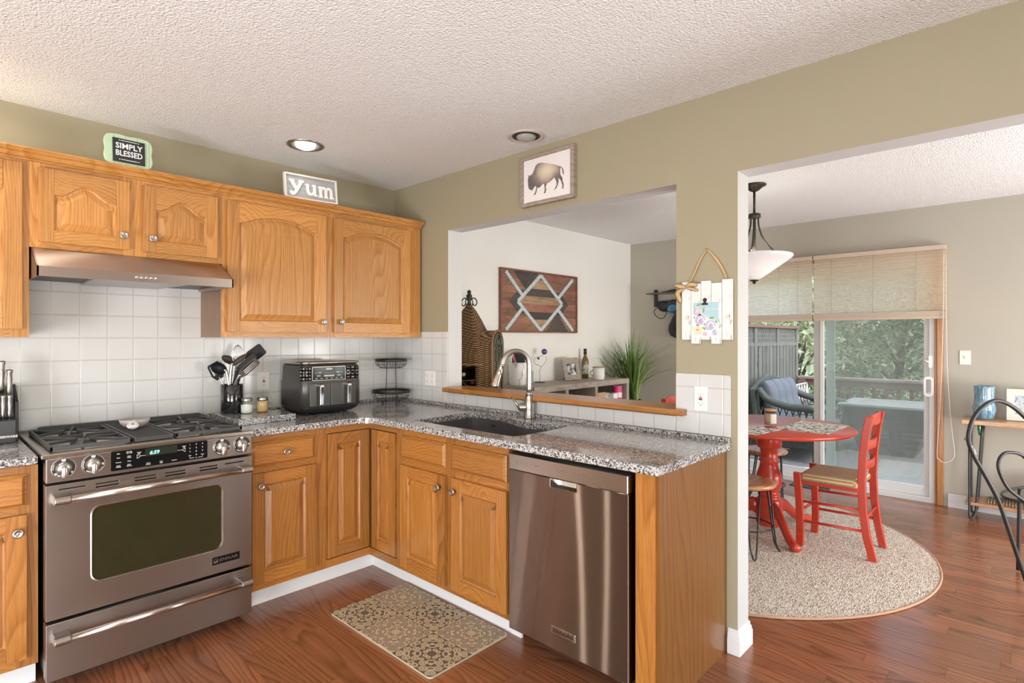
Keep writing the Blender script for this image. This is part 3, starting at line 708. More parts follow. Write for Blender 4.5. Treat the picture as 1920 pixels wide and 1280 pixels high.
def dial(x, marks):
    M = Matrix.Translation((x, -RF, .858)) @ Matrix.Rotation(R(90), 4, 'X')
    k = MB().lathe([(.036, 0), (.036, .0012), (.026, .0016)], 36, M, 0, False, cap0=False, cap1=True).build('control_knob', black_p, rg)
    MB().lathe([(.0385, -.0002), (.0385, .002), (.0362, .0022), (.0360, .0004)], 36, M, 0, True, cap0=False, cap1=False).build('bezel', nickel, k)
    MB().lathe([(.0265, .0016), (.026, .006), (.022, .014), (.018, .018), (.0005, .0185)], 32, M, 0, True, cap0=False).build('dome', nickel, k)
    g = MB(); g.loops([[tuple(M @ Vector((px, py - .007, z))) for px, py in rrect(-.0105 * s_, .0105 * s_, -.028 * s_, .017 * s_, .0102 * s_, 5)] for z, s_ in ((.012, 1.08), (.03, 1.0), (.036, .97), (.038, .9))], 0, True, True, True)
    g.build('grip', steel('knob_satin', (.55, .53, .51), .3), k)
    g = MB()
    for a0, a1, r0, r1 in marks:
        n = max(2, int(abs(a1 - a0) / 8)); A = [R(a0 + (a1 - a0) * i / n) for i in range(n + 1)]
        g.loops([[tuple(M @ Vector((r * math.cos(a), r * math.sin(a), .0019))) for a in A] for r in (r0, r1)], 0, False, False, False, closed=False)
    g.box(-.0008, .0008, .012, .021, .0165, .0178, 1, fM(M))
    g.build('dial_marks', [ink_w, ink_k], k)
big = [(78, 102, .0275, .0345), (150, 185, .0315, .0335), (212, 226, .028, .0345), (232, 250, .0295, .0335), (318, 330, .029, .034)]
sml = [(78, 102, .0275, .0345), (150, 205, .0315, .0335), (225, 270, .0295, .033), (290, 335, .0315, .0335), (-12, 4, .029, .034)]
for x, mk_ in ((-2.019, big), (-1.926, sml), (-1.445, sml), (-1.357, sml)): dial(x, mk_)
# oven door
mb = MB(); win = rrect(-1.933, -1.443, .390, .690, .035, 6)
slots = []
for a, b, zz in ((-2.034, -1.950, 2), (-1.918, -1.840, 0), (-1.786, -1.705, 0), (-1.675, -1.594, 0), (-1.540, -1.462, 0), (-1.431, -1.347, 2)):
    slots.append(rrect(a, b, .7745, .7785, .0018, 2))
    if zz == 0: slots.append(rrect(a, b, .7615, .7665, .0018, 2))
mb.plate([(RX0, .282), (RX1, .282), (RX1, .796), (RX0, .796)], [win] + slots, .645, RF, f)
od = mb.build('oven_door', steel_m, rg, bevel=.003)
t = NT('oven_glass'); p_ = t.pos(); n = t.noise(p_, 3, 3); t.set(t.mix(n, (.012, .02, .006), (.032, .024, .012)), .07, 0, .6);  # mottled green and brown reflection painted into the glass colour
mb = MB(); mb.prism(rrect(-1.936, -1.440, .387, .693, .036, 6), .646, RF - .004, f); mb.build('oven_window', t.mat, od)
mb = MB(); mb.prism(rrect(-1.932, -1.444, .391, .689, .034, 6), RF - .004, RF - .0035, f, 0)
mb = MB(); w_o = rrect(-1.936, -1.440, .387, .693, .037, 6); w_i = rrect(-1.931, -1.445, .392, .688, .033, 6)
mb.loops([[f(a, b, RF) for a, b in w_o], [f(a, b, RF + .002) for a, b in w_o], [f(a, b, RF + .001) for a, b in w_i], [f(a, b, RF - .004) for a, b in w_i]], 0, False, False, False); mb.build('window_trim', steel_l, od)
def bar_handle(par, z, name='handle'):
    h = MB().tube([(RX0 + .055, -RF - .052, z), (RX1 - .055, -RF - .052, z)], .0125, 18).build(name, steel_l, par)
    for sx in (-1, 1):
        x0 = RX0 + .018 if sx < 0 else RX1 - .018; xi = x0 + .05 if sx < 0 else x0 - .05
        e = MB(); pr = [(-.016, 0), (.016, 0), (.0165, .045), (.014, .058), (.006, .067), (-.006, .067), (-.014, .058), (-.0165, .045)]
        e.loops([[(x, -RF - d, z + q) for q, d in pr] for x in (x0, xi)], 0, False, True, True)
        e.build('handle_bracket', nickel, h, bevel=.003)
bar_handle(od, .745)
mb = MB(); mb.box(-1.487, -1.367, .3235, .3575, RF, RF + .002, 0, f); bd = mb.build('badge', black_gl, od)
mb = MB(); mb.text('JENN-AIR', .0195, f, -1.4165, .3405, RF + .002, 0, sx=1.0); mb.plate(rrect(-1.4815, -1.4625, .331, .350, .001, 1), [rrect(-1.4795, -1.4645, .333, .348, .001, 1)], RF + .002, RF + .0026, f)
mb.prism([(-1.4795, .338), (-1.474, .341), (-1.4645, .343), (-1.4645, .336), (-1.47, .3345), (-1.4795, .333)], RF + .002, RF + .0025, f); mb.build('badge_lettering', steel_l, bd)
# drawer
mb = MB(); mb.box(RX0, RX1, .050, .268, .645, RF, 0, f); dr = mb.build('warming_drawer', steel_m, rg, bevel=.003); bar_handle(dr, .216)
# burners and grates
def grate(x0, x1, y0, y1, burners):
    mb = MB(); z0, z1 = .925, .938; b = .011
    for a in ((x0, x1, y0, y0 + b), (x0, x1, y1 - b, y1)): mb.box(*a, .920, z1 - .002)
    for a in ((x0, x0 + b, y0, y1), (x1 - b, x1, y0, y1)): mb.box(*a, .920, z1 - .002)
    mb.box(x0, x1, (y0 + y1) / 2 - b / 2, (y0 + y1) / 2 + b / 2, z0, z1 - .002)
    for bx, by in burners:
        for k in range(6):
            a = R(60 * k + 18); d = Vector((math.cos(a), math.sin(a)))
            tx = (((x1 - b if d.x > 0 else x0 + b) - bx) / d.x) if abs(d.x) > .01 else 9
            hy = (y1 if by > (y0 + y1) / 2 else (y0 + y1) / 2); ly = ((y0 + y1) / 2 if by > (y0 + y1) / 2 else y0)
            ty = (((hy if d.y > 0 else ly) - by) / d.y) if abs(d.y) > .01 else 9
            L = min(tx, ty); n = Vector((-d.y, d.x)) * .0048
            p = [Vector((bx, by)) + d * .026, Vector((bx, by)) + d * L]
            q = [(p[0] - n), (p[0] + n), (p[1] + n), (p[1] - n)]
            mb.hexa([(v.x, v.y, z0 + .004) for v in q] + [(v.x, v.y, z1 + (.004 if i < 2 else 0)) for i, v in enumerate(q)])
    g = mb.build('grate', castiron, rg, bevel=.002)
    for bx, by in burners:
        MB().lathe([(.045, .917), (.045, .922), (.034, .925), (.034, .93), (.03, .932), (.0005, .9325)], 24, None, 0, True, (bx, by, 0)).build('burner', castiron, rg)
grate(-2.055, -1.783, -.655, -.075, [(-1.925, -.505), (-1.925, -.225)])
grate(-1.622, -1.338, -.655, -.075, [(-1.475, -.505), (-1.475, -.225)])
mb = MB(); mb.box(-1.776, -1.63, -.655, -.075, .919, .927)
for k in range(24): 
    y = -.648 + k * .0243; mb.prism([(y - .005, .927), (y + .005, .927), (y + .003, .935), (y - .003, .935)], -1.772, -1.634, lambda a, b, w: (w, a, b))
mb.box(-1.776, -1.766, -.655, -.075, .927, .936); mb.box(-1.64, -1.63, -.655, -.075, .927, .936)
mb.build('center_grill', castiron, rg, bevel=.0015)
# small dish resting on the grill
dm = plain('ceramic_dish', (.52, .46, .45), .25, var=.03, coat=.3)
d0 = Vector((-1.695, -.30, .9365))
pn = thing('spoon_rest', 'small pale ceramic dish with a stub handle on the center grill of the range', 'dish', tuple(d0))
MB().lathe([(.035, .9365), (.042, .9375), (.058, .955), (.063, .973), (.061, .974), (.055, .957), (.038, .942), (.0005, .941)], 28, None, 0, True, (d0.x, d0.y, 0)).build('bowl', dm, pn)
mb = MB(); hd = Vector((-.30, -1, 0)).normalized(); hs = Vector((-hd.y, hd.x, 0))
Ls = []
for t_, w_, z_ in ((.050, .012, .968), (.068, .014, .966), (.082, .022, .962), (.105, .026, .956), (.118, .022, .951), (.122, .015, .949)):
    c_ = Vector((d0.x, d0.y, 0)) + hd * t_
    Ls.append([(c_.x + hs.x * w_ * math.cos(a) , c_.y + hs.y * w_ * math.cos(a), z_ + .008 * math.sin(a)) for a in [2 * PI * i / 12 for i in range(12)]])
mb.loops(Ls, 0, True, True, True); mb.build('handle', plain('ceramic_handle', (.78, .74, .71), .2, var=.02, coat=.3), pn)
c_ = Vector((d0.x, d0.y, 0)) + hd * .108
MB().cyl((c_.x, c_.y, .958), (c_.x, c_.y, .9655), .0035, n=10).build('handle_hole', black_p, pn)
# ---------------------------------------------------------------- hood
hd_ = thing('range_hood', 'stainless under-cabinet range hood with five round buttons', 'range hood', (-1.7, -.25, 1.61))
prof = [(.03, 1.7445), (.328, 1.7445), (.50, 1.652), (.50, 1.610), (.485, 1.610), (.03, 1.610)]
HX0, HX1 = -2.075, -1.32
mb = MB(); yz = lambda a, b, w: (w, -a, b)
pr = [(.0095, 1.7445), (.326, 1.7445), (.50, 1.651), (.50, 1.610)]
# shell: top, slope, lip, the two cheeks, open below
mb.prism([(.0095, 1.7445), (.326, 1.7445), (.50, 1.651), (.50, 1.610), (.494, 1.610), (.494, 1.648), (.324, 1.739), (.0095, 1.739)], HX0, HX1, yz)
for x in (HX0, HX1 - .006): mb.prism([(.0095, 1.7445), (.326, 1.7445), (.50, 1.651), (.50, 1.610), (.30, 1.610), (.0095, 1.615)], x, x + .006, yz)
mb.build('shell', steel('stainless_hood', (.50, .42, .37), .42), hd_)
dk = plain('hood_underside', (.05, .048, .046), .4, .5)
mb = MB(); mb.box(HX0 + .006, HX1 - .006, -.494, -.0095, 1.628, 1.634); mb.build('underside', dk, hd_)
mb = MB(); mb.prism([(-1.875, -.46), (-1.50, -.46), (-1.54, -.06), (-1.86, -.06)], 1.614, 1.628, fT()); mb.build('filter_panel', plain('filter_grey', (.42, .41, .40), .35, .6), hd_, bevel=.002)
for k in range(5):
    x = -1.733 + k * .0185
    MB().lathe([(.0065, 0), (.0065, .003), (.005, .0045), (.0005, .0045)], 16, Matrix.Translation((x, -.50, 1.630)) @ Matrix.Rotation(R(90), 4, 'X')).build('push_button', chrome, hd_)
# ---------------------------------------------------------------- things on the kitchen counter
bd = thing('granite_board', 'loose granite slab beside the range under the black utensil crock', 'board', (-1.12, -.28, .909))
q = [(-1.288, -.100), (-.957, -.222), (-.973, -.452), (-1.283, -.468)]
MB().prism(q, .9095, .942, fT()).build('slab', granite, bd, bevel=.002)
ck = (-1.203, -.163)
ckm = NT('crock_black'); n = ckm.noise(ckm.obj(), 60, 4); ckm.set(ckm.ramp(n, [(.4, (.008, .008, .009)), (.62, (.02, .02, .022)), (.72, (.09, .085, .08))]), .1, 0, .6)
cr = MB().lathe([(.055, .9425), (.0575, .946), (.0575, 1.098), (.055, 1.1005), (.0525, 1.098), (.0525, .955), (.0005, .953)], 40, None, 0, True, (*ck, 0)).build('utensil_crock', ckm.mat)
tag(cr, 'black stone utensil crock standing on the loose granite slab', 'crock')
rubber = plain('black_nylon', (.012, .013, .016), .5, var=.15, spec=.25)
brownish = plain('brown_nylon', (.06, .043, .033), .5, var=.15, spec=.3)
def cp(r, z, d):                       # crock frame: r to the right, z up, d towards the room
    return Vector((cx + r * .683 - d * .731, cy - r * .731 - d * .683, z))
def utensil(name, label, foot, tip, end, head, hm, hw=.006, hmat=nickel, roll=0.0):
    foot, tip, end = cp(*foot), cp(*tip), cp(*end); ax = (end - tip).normalized()
    t = thing(name, label, 'kitchen utensil', tuple(foot), 'kitchen utensils in the black crock')
    MB().tube(smooth_path([tuple(foot), tuple(foot.lerp(tip, .5)), tuple(tip), tuple(tip.lerp(end, .12))], 4), [hw * 1.15] * 5 + [hw] * 4 + [hw * .8] * 4, 10).build('handle', hmat, t)
    view = Vector((.73, .68, 0)); x = view.cross(ax).normalized(); y = ax.cross(x).normalized()
    M = Matrix.Translation(tip) @ Matrix((x, y, ax)).transposed().to_4x4() @ Matrix.Rotation(roll, 4, 'Z')
    mb = MB(); head(mb, M, (end - tip).length); mb.build('head', hm, t)
cx, cy = ck
def spoon(w, dish=.014, th=.003):
    def h(mb, M, l):
        N = 20; rings = [(1.0, 0), (.86, .45), (.6, .8), (.3, .97), (.02, 1)]; first = []
        for off in (0, th):
            Ls = [[tuple(M @ Vector((w / 2 * r * math.cos(2 * PI * i / N), dish * d + off, l / 2 + l / 2 * r * math.sin(2 * PI * i / N)))) for i in range(N)] for r, d in rings]
            mb.loops(Ls, 0, True, False, True); first.append(Ls[0])
        mb.loops(first, 0, True, False, False)
    return h
def turner(w0, w1, slots=0):
    def h(mb, M, l):
        poly = [(-w0 / 2, 0), (w0 / 2, 0), (w1 / 2, l * .3), (w1 / 2 * .98, l * .9), (w1 / 2 * .8, l), (-w1 / 2 * .8, l), (-w1 / 2 * .98, l * .9), (-w1 / 2, l * .3)]
        hs = [rrect(-w1 * .4 + k * w1 * .8 / slots + .002, -w1 * .4 + (k + 1) * w1 * .8 / slots - .003, l * .3, l * .88, .0015, 2) for k in range(slots)]
        mb.plate(poly, hs, -.0015, .0015, lambda a, b, c: tuple(M @ Vector((a, c, b))))
    return h
ut = utensil
ut('slotted_spoon', 'black slotted nylon spoon leaning out leftmost from the crock', (.015, .960, -.02), (-.070, 1.130, -.01), (-.118, 1.215, -.02), turner(.04, .074, 3), rubber, .0042, chrome)
ut('ladle', 'deep black nylon ladle hanging over the left rim of the crock', (.02, .960, .03), (-.015, 1.175, .03), (-.098, 1.205, .035), spoon(.066, .032), rubber, .008, steel_l)
ut('serving_spoon', 'brown-edged nylon serving spoon behind the ladle in the crock', (-.02, .960, -.03), (.010, 1.215, -.035), (-.080, 1.252, -.045), spoon(.045, .02), brownish, .007, steel_l)
ut('spatula', 'broad black spatula rising highest on the right side of the crock', (-.03, .960, -.01), (.062, 1.232, -.04), (.148, 1.302, -.06), turner(.05, .072), rubber, .007, rubber)
ut('serving_spoon', 'long brown nylon spoon leaning right under the broad spatula', (-.01, .960, .025), (.008, 1.205, .02), (.088, 1.268, .01), spoon(.030, .010), brownish, .009, steel_l)
ut('spatula', 'narrow black spatula leaning right beneath the long brown spoon', (-.02, .960, .02), (.040, 1.180, .02), (.138, 1.262, .01), turner(.026, .040), rubber, .0065, rubber)
ut('slotted_turner', 'slotted brown turner leaning rightmost and lowest out of the crock', (-.035, .960, .015), (.052, 1.142, .035), (.158, 1.236, .03), turner(.022, .046, 4), brownish, .005, chrome)
wk = thing('whisk', 'wire balloon whisk standing upright in the middle of the crock', 'kitchen utensil', (cx, cy, .955), 'kitchen utensils in the black crock')
tp = cp(.022, 1.175, -.025); MB().tube([(cx, cy, .958), tuple(Vector((cx, cy, .958)).lerp(tp, .5)), tuple(tp)], .007, 10).build('handle', nickel, wk)
mb = MB()
for k in range(6):
    a = PI * k / 6; d = Vector((math.cos(a), math.sin(a), 0))
    mb.tube([tuple(tp + d * (.031 * math.sin(PI * (i / 20) ** 1.3) ** .7) + Vector((0, 0, .145 * (i / 20) ** .9))) for i in range(0, 21)], .0009, 5)
    mb.tube([tuple(tp - d * (.031 * math.sin(PI * (i / 20) ** 1.3) ** .7) + Vector((0, 0, .145 * (i / 20) ** .9))) for i in range(0, 21)], .0009, 5)
mb.build('wires', chrome, wk)
def glass_mat(name, tint=(1, 1, 1), mixv=.82, rough=.02):
    t = NT(name); tr = t.new('ShaderNodeBsdfTransparent'); tr.inputs[0].default_value = (*tint, 1)
    gl = t.new('ShaderNodeBsdfGlossy'); gl.inputs['Roughness'].default_value = rough
    lw = t.new('ShaderNodeLayerWeight'); lw.inputs[0].default_value = .5; fr = t.math('POWER', lw.outputs['Facing'], 4.0)
    mx = t.new('ShaderNodeMixShader'); t.link(t.math('MULTIPLY_ADD', fr, .6, .96 - mixv - .06), mx.inputs[0]); t.link(tr.outputs[0], mx.inputs[1]); t.link(gl.outputs[0], mx.inputs[2])
    t.link(mx.outputs[0], t.out.inputs[0]); return t.mat
clear = glass_mat('clear_glass', (.93, .95, .94), .86)
def jar(x, y, label, fill, fcol, top=.0):
    t = thing('spice_jar', label, 'jar', (x, y, .9425))
    z = .9425
    MB().lathe([(.026, z), (.030, z + .004), (.031, z + .05), (.029, z + .060), (.0245, z + .066), (.0245, z + .07)], 28, None, 0, True, (x, y, 0), True, False).build('glass', clear, t)
    MB().lathe([(.0255, z + .003), (.0288, z + .006), (.0295, z + fill), (.0005, z + fill - top)], 24, None, 0, True, (x, y, 0)).build('contents', plain('jar_fill', fcol, .8, var=.08, scale=200), t)
    MB().lathe([(.0275, z + .067), (.028, z + .069), (.028, z + .082), (.026, z + .084), (.0005, z + .0845)], 28, None, 0, True, (x, y, 0)).build('lid', nickel, t)
    pts = [(x + .027, y - .012, z + .052)] + [(x + .029 + .022 * math.sin(PI * i / 8), y - .012 - .014 * math.sin(PI * i / 8), z + .052 - .034 * i / 8) for i in range(1, 8)] + [(x + .028, y - .012, z + .018)]
    MB().tube(pts, .0028, 8).build('handle', clear, t)
jar(-1.155, -.245, 'small glass mug jar of white salt beside the utensil crock', .046, (.84, .83, .80), -.006)
jar(-1.074, -.258, 'small glass mug jar of tan seasoning between the salt jar and the air fryer', .062, (.55, .38, .17))
# ---- air fryer
az = .9095
af = thing('air_fryer', 'dark grey two-drawer air fryer with chrome handles on the granite corner', 'air fryer', (-.715, -.22, az))
def afsec(d, x0=-.902, x1=-.515, y0=-.385, y1=-.075, rf=.045, rb=.05):
    out = []
    x0 += d; x1 -= d; y0 += d; y1 -= d
    for cx_, cy_, a0, r in ((x1 - rf, y0 + rf, -90, rf), (x1 - rb, y1 - rb, 0, rb), (x0 + rb, y1 - rb, 90, rb), (x0 + rf, y0 + rf, 180, rf)):
        for i in range(7): a = R(a0 + 15 * i); out.append((cx_ + r * math.cos(a), cy_ + r * math.sin(a)))
    return out
afm = plain('fryer_grey', (.095, .09, .085), .38, .55, var=.05)
mb = MB(); mb.loops([zl(afsec(.035), az + .008), zl(afsec(.012), az + .022), zl(afsec(.004), az + .042), zl(afsec(.004), az + .046)], 0, True, True, True); mb.build('base', black_p, af)
MB().lathe([(.012, az + .0), (.012, az + .01)], 12, None, 0, True, (-.60, -.33, 0)).build('foot', black_p, af); MB().lathe([(.012, az), (.012, az + .01)], 12, None, 0, True, (-.85, -.33, 0)).build('foot', black_p, af)
MB().lathe([(.012, az), (.012, az + .01)], 12, None, 0, True, (-.60, -.13, 0)).build('foot', black_p, af); MB().lathe([(.012, az), (.012, az + .01)], 12, None, 0, True, (-.85, -.13, 0)).build('foot', black_p, af)
mb = MB(); mb.loops([zl(afsec(.0), az + .046), zl(afsec(.0), az + .19), zl(afsec(.004), az + .20), zl(afsec(.007), az + .283), zl(afsec(.011), az + .288)], 0, True, True, True); mb.build('body', afm, af)
mb = MB(); mb.loops([zl(afsec(.014), az + .288), zl(afsec(.014), az + .296)], 0, True, True, True); mb.build('top_gap', black_p, af)
mb = MB(); mb.loops([zl(afsec(.006), az + .296), zl(afsec(.002), az + .300), zl(afsec(.002), az + .306), zl(afsec(.012), az + .311)], 0, True, True, True); mb.build('top_cover', steel_l, af)
f = fA(-.385)
mb = MB(); mb.prism(rrect(-.843, -.634, az + .203, az + .278, .006, 3), -.008, .004, f); pn = mb.build('display_panel', black_gl, af, bevel=.001)
mb = MB(); w_o = rrect(-.846, -.631, az + .200, az + .281, .008, 3); w_i = rrect(-.843, -.634, az + .203, az + .278, .006, 3)
mb.loops([[f(a, b, .0) for a, b in w_o], [f(a, b, .0045) for a, b in w_o], [f(a, b, .0045) for a, b in w_i]], 0, False, False, False); mb.build('panel_rim', nickel, af)
mb = MB(); mb.text('NINJA', .0155, f, -.738, az + .266, .004, 0, bold=.0005)
for u, v, w_, h_ in ((-.822, .246, .012, .002), (-.797, .246, .022, .003), (-.682, .246, .022, .003), (-.658, .246, .01, .002)): mb.box(u - w_ / 2, u + w_ / 2, az + v - h_ / 2, az + v + h_ / 2, .004, .0046, 0, f)
for u in (-.805, -.675):
    for s_ in (-1, 1): mb.plate(circ(u + s_ * .006, az + .228, .005, 12), [circ(u + s_ * .006, az + .228, .0038, 12)], .004, .0046, f)
for k in range(6): mb.box(-.825 + k * .032, -.812 + k * .032, az + .211, az + .2135, .004, .0046, 0, f)
mb.build('panel_marks', ink_w, pn)
mb = MB(); mb.prism(rrect(-.772, -.705, az + .238, az + .252, .002, 2), .004, .0046, f); mb.build('time_display', plain('lcd_grey', (.10, .095, .09), .3), pn)
mb = MB(); mb.prism(rrect(-.772, -.705, az + .222, az + .232, .0045, 3), .004, .0048, f); mb.build('bar_button', plain('bar_grey', (.5, .49, .45), .4), pn)
# button fields beside the panel, wrapping the rounded corners
sec = afsec(-.0012)
for nm, path in (('left', sec[22:28] + [(-.850, sec[27][1])]), ('right', [(-.627, sec[0][1])] + sec[0:3])):
    z0_, z1_ = az + .203, az + .279
    bf = MB().loops([[(p[0], p[1], z) for p in path] for z in (z0_, z1_)], 0, True, False, False, closed=False).build('button_field', black_gl, af, solid=.0012)
    mb = MB(); sec2 = [Vector(p) for p in path]; tot = sum((b_ - a_).length for a_, b_ in zip(sec2, sec2[1:])); nb = 4 if nm == 'left' else 3
    for i in range(nb):
        for v in (.271, .252, .232, .213):
            L0 = tot * (i + .2) / nb; L1 = tot * (i + .78) / nb; ends = []
            for L in (L0, L1):
                for a_, b_ in zip(sec2, sec2[1:]):
                    if L <= (b_ - a_).length + 1e-9: ends.append(a_.lerp(b_, L / (b_ - a_).length)); break
                    L -= (b_ - a_).length
            if len(ends) < 2: continue
            nrm = Vector((ends[1].y - ends[0].y, -(ends[1].x - ends[0].x))).normalized() * .0013
            hh = .0022 if (i + int(v * 1000)) % 2 else .0045
            mb.add([(ends[0].x + nrm.x, ends[0].y + nrm.y, az + v - hh), (ends[1].x + nrm.x, ends[1].y + nrm.y, az + v - hh), (ends[1].x + nrm.x, ends[1].y + nrm.y, az + v + hh), (ends[0].x + nrm.x, ends[0].y + nrm.y, az + v + hh)], [(0, 1, 2, 3)], 0)
    mb.build('button_icons', plain('icon_beige_' + nm, (.30, .27, .24), .5), bf)
for k, (u0, u1) in enumerate(((-.858, -.7285), (-.7255, -.562))):
    mb = MB(); mb.box(u0, u1, az + .05, az + .185, -.01, .004, 0, f); d = mb.build('drawer', afm, af, bevel=.003)
    u = (-.800, -.622)[k]
    mb = MB(); yz = [(0, az + .182), (.022, az + .182), (.034, az + .176), (.036, az + .165), (.030, az + .06), (.022, az + .054), (.022, az + .165), (0, az + .165)]
    mb.prism([(a + .004, b) for a, b in yz], u - .012, u + .012, lambda a, b, w: f(w, b, a)); mb.build('handle', chrome, d, bevel=.003)
# ---- knife block
kb = thing('knife_block', 'charcoal knife block left of the range, cut by the photo edge', 'knife block', (-2.18, -.15, az))
kbm = plain('block_charcoal', (.045, .047, .052), .45, var=.1)
mb = MB(); mb.prism([(-.05, az), (-.235, az), (-.235, az + .097), (-.17, az + .105), (-.15, az + .20), (-.05, az + .235)], -2.235, -2.113, lambda a, b, w: (w, a, b), 0); mb.build('body', kbm, kb, bevel=.003)
mb = MB(); mb.prism([(-.045, az), (-.17, az), (-.17, az + .17), (-.055, az + .24), (-.045, az + .24)], -2.112, -2.098, lambda a, b, w: (w, a, b), 0); mb.build('side_panel', black_p, kb, bevel=.003)
MB().text('FARBERWARE', .0135, fA(-.235), -2.150, az + .028, .0003, 0, bold=.0005).build('lettering', ink_w, kb)
def knife(x, y, z, tilt, L, r, label, group=None):
    t = thing('knife', label, 'knife', (x, y, z), group)
    M = Matrix.Translation((x, y, z)) @ Matrix.Rotation(tilt, 4, 'X')
    MB().lathe([(r * .75, -.012), (r * .8, .004), (r * 1.0, .012), (r * .8, L * .3), (r * 1.05, L * .6), (r * .85, L * .85), (r * 1.15, L * .95), (r * 1.1, L), (r * .8, L * 1.02), (r * .05, L * 1.025)], 14, M, 0, True).build('handle', steel_l, t)
    mb = MB(); mb.box(-.0008, .0008, -r * .7, r * .7, -.06, -.010, 0, fM(M)); mb.build('blade', chrome, t)
for x in (-2.196, -2.173, -2.154, -2.133): knife(x - .003 + .003, -.218, az + .115, .08, .088, .0075, 'slim steel steak knife in the front row of the knife block', 'steak knives in the block')
knife(-2.128, -.150, az + .205, .12, .105, .0115, 'thick steel handled knife at the right of the back row in the block')
knife(-2.150, -.118, az + .222, .10, .125, .012, 'tallest steel handled knife standing at the back of the block')
knife(-2.172, -.155, az + .205, .14, .105, .0115, 'thick steel handled knife left of the tallest one in the block')
# ---- two tier basket
bk = thing('fruit_basket', 'black wire two-tier fruit basket empty in the counter corner', 'basket', (-.150, -.168, az))
bx, by = -.150, -.168
def wire_bowl(name, R_, zr, depth, rb):
    mb = MB(); mb.loops([[(bx + r * math.cos(2 * PI * i / 40), by + r * math.sin(2 * PI * i / 40), z) for i in range(40)] for r, z in ((R_, zr), (R_, zr - .018), (R_ - .003, zr - .018), (R_ - .003, zr))], 0, True, False, False, wrap=True)
    b = mb.build(name, black_iron, bk)
    mb = MB()
    for k in range(12):
        a = 2 * PI * k / 12
        mb.tube([(bx + math.cos(a) * r, by + math.sin(a) * r, z) for r, z in [(R_ - .001 - (R_ - rb) * (i / 8) ** 1.8, zr - .015 - depth * math.sin(PI / 2 * i / 8)) for i in range(9)]], .0013, 5)
    for s_ in (.35, .7, 1.0):
        r = R_ - .001 - (R_ - rb) * s_ ** 1.8; z = zr - .015 - depth * math.sin(PI / 2 * s_)
        mb.tube([(bx + r * math.cos(2 * PI * i / 32), by + r * math.sin(2 * PI * i / 32), z) for i in range(32)], .0014, 5, closed=True)
    mb.build('wires', black_iron, b)
wire_bowl('lower_bowl', .130, .998, .058, .07); wire_bowl('upper_bowl', .109, 1.213, .048, .055)
for s_ in (-1, 1):
    px_, py_ = bx + s_ * .034 * .68, by - s_ * .034 * .73
    MB().tube([(px_ * 1 + s_ * .004, py_ - s_ * .004, .925), (px_, py_, 1.05), (px_ - s_ * .004, py_ + s_ * .004, 1.205)], .0024, 8).build('post', black_iron, bk)
for k in range(4):
    a = R(45 + 90 * k - 47); p = (bx + .066 * math.cos(a), by + .066 * math.sin(a), az + .0072)
    MB().ball(p, .0072, 12).build('foot', black_iron, bk)

# ---------------------------------------------------------------- outlets and switch
def outlet(label, f, u0, u1, v0, v1, gfci=True, gang=1, w0=.008, mt=white_pl):
    c0 = f((u0 + u1) / 2, v0, w0)
    t = thing('wall_outlet', label, 'outlet', c0)
    mb = MB(); mb.prism(rrect(u0, u1, v0, v1, .004, 2), w0, w0 + .005, f); pl = mb.build('plate', mt, t, bevel=.0018)
    for g in range(gang):
        uc = u0 + (u1 - u0) * (g + .5) / gang; vc = (v0 + v1) / 2
        mb = MB(); mb.prism(rrect(uc - .0165, uc + .0165, vc - .0335, vc + .0335, .002, 2), w0 + .005, w0 + .0065, f); mb.build('receptacle', mt, t, bevel=.0006)
        mb = MB()
        for s_ in (-1, 1):
            cv = vc + s_ * .021
            mb.box(uc - .0075, uc - .0060, cv - .004, cv + .004, w0 + .0065, w0 + .007, 0, f); mb.box(uc + .006, uc + .0075, cv - .003, cv + .003, w0 + .0065, w0 + .007, 0, f)
            mb.prism(circ(uc, cv - s_ * 0 - .0085, .0024, 10), w0 + .0065, w0 + .007, f)
        mb.build('slots', ink_k, t)
        if gfci:
            mb = MB(); mb.box(uc - .008, uc + .008, vc + .001, vc + .0062, w0 + .0065, w0 + .008, 0, f); mb.build('reset_button', red_pl, t)
            mb = MB(); mb.box(uc - .008, uc + .008, vc - .0062, vc - .001, w0 + .0065, w0 + .008, 0, f); mb.build('test_button', black_p, t)
outlet('white outlet with red and black buttons behind the utensil crock', fA(), -.999, -.928, 1.040, 1.153)
outlet('white double outlet plate on the side wall beside the wire basket', fB(), .371, .475, 1.033, 1.135, False, 2)
outlet('white outlet with red and black buttons on the wall end under the plaque', fB(), 2.311, 2.374, 1.033, 1.142)
sw = thing('light_switch', 'ivory toggle light switch on the taupe wall beside the patio door', 'light switch', (3.28, -3.031, 1.147)); f = fB(3.28)
mb = MB(); mb.prism(rrect(2.997, 3.066, 1.146, 1.258, .004, 2), 0, .006, f); mb.build('plate', offwhite_pl, sw, bevel=.002)
mb = MB(); mb.box(3.026, 3.037, 1.19, 1.214, .006, .010, 0, f); mb.box(3.028, 3.035, 1.2, 1.21, .010, .017, 0, f); mb.build('toggle', offwhite_pl, sw, bevel=.001)

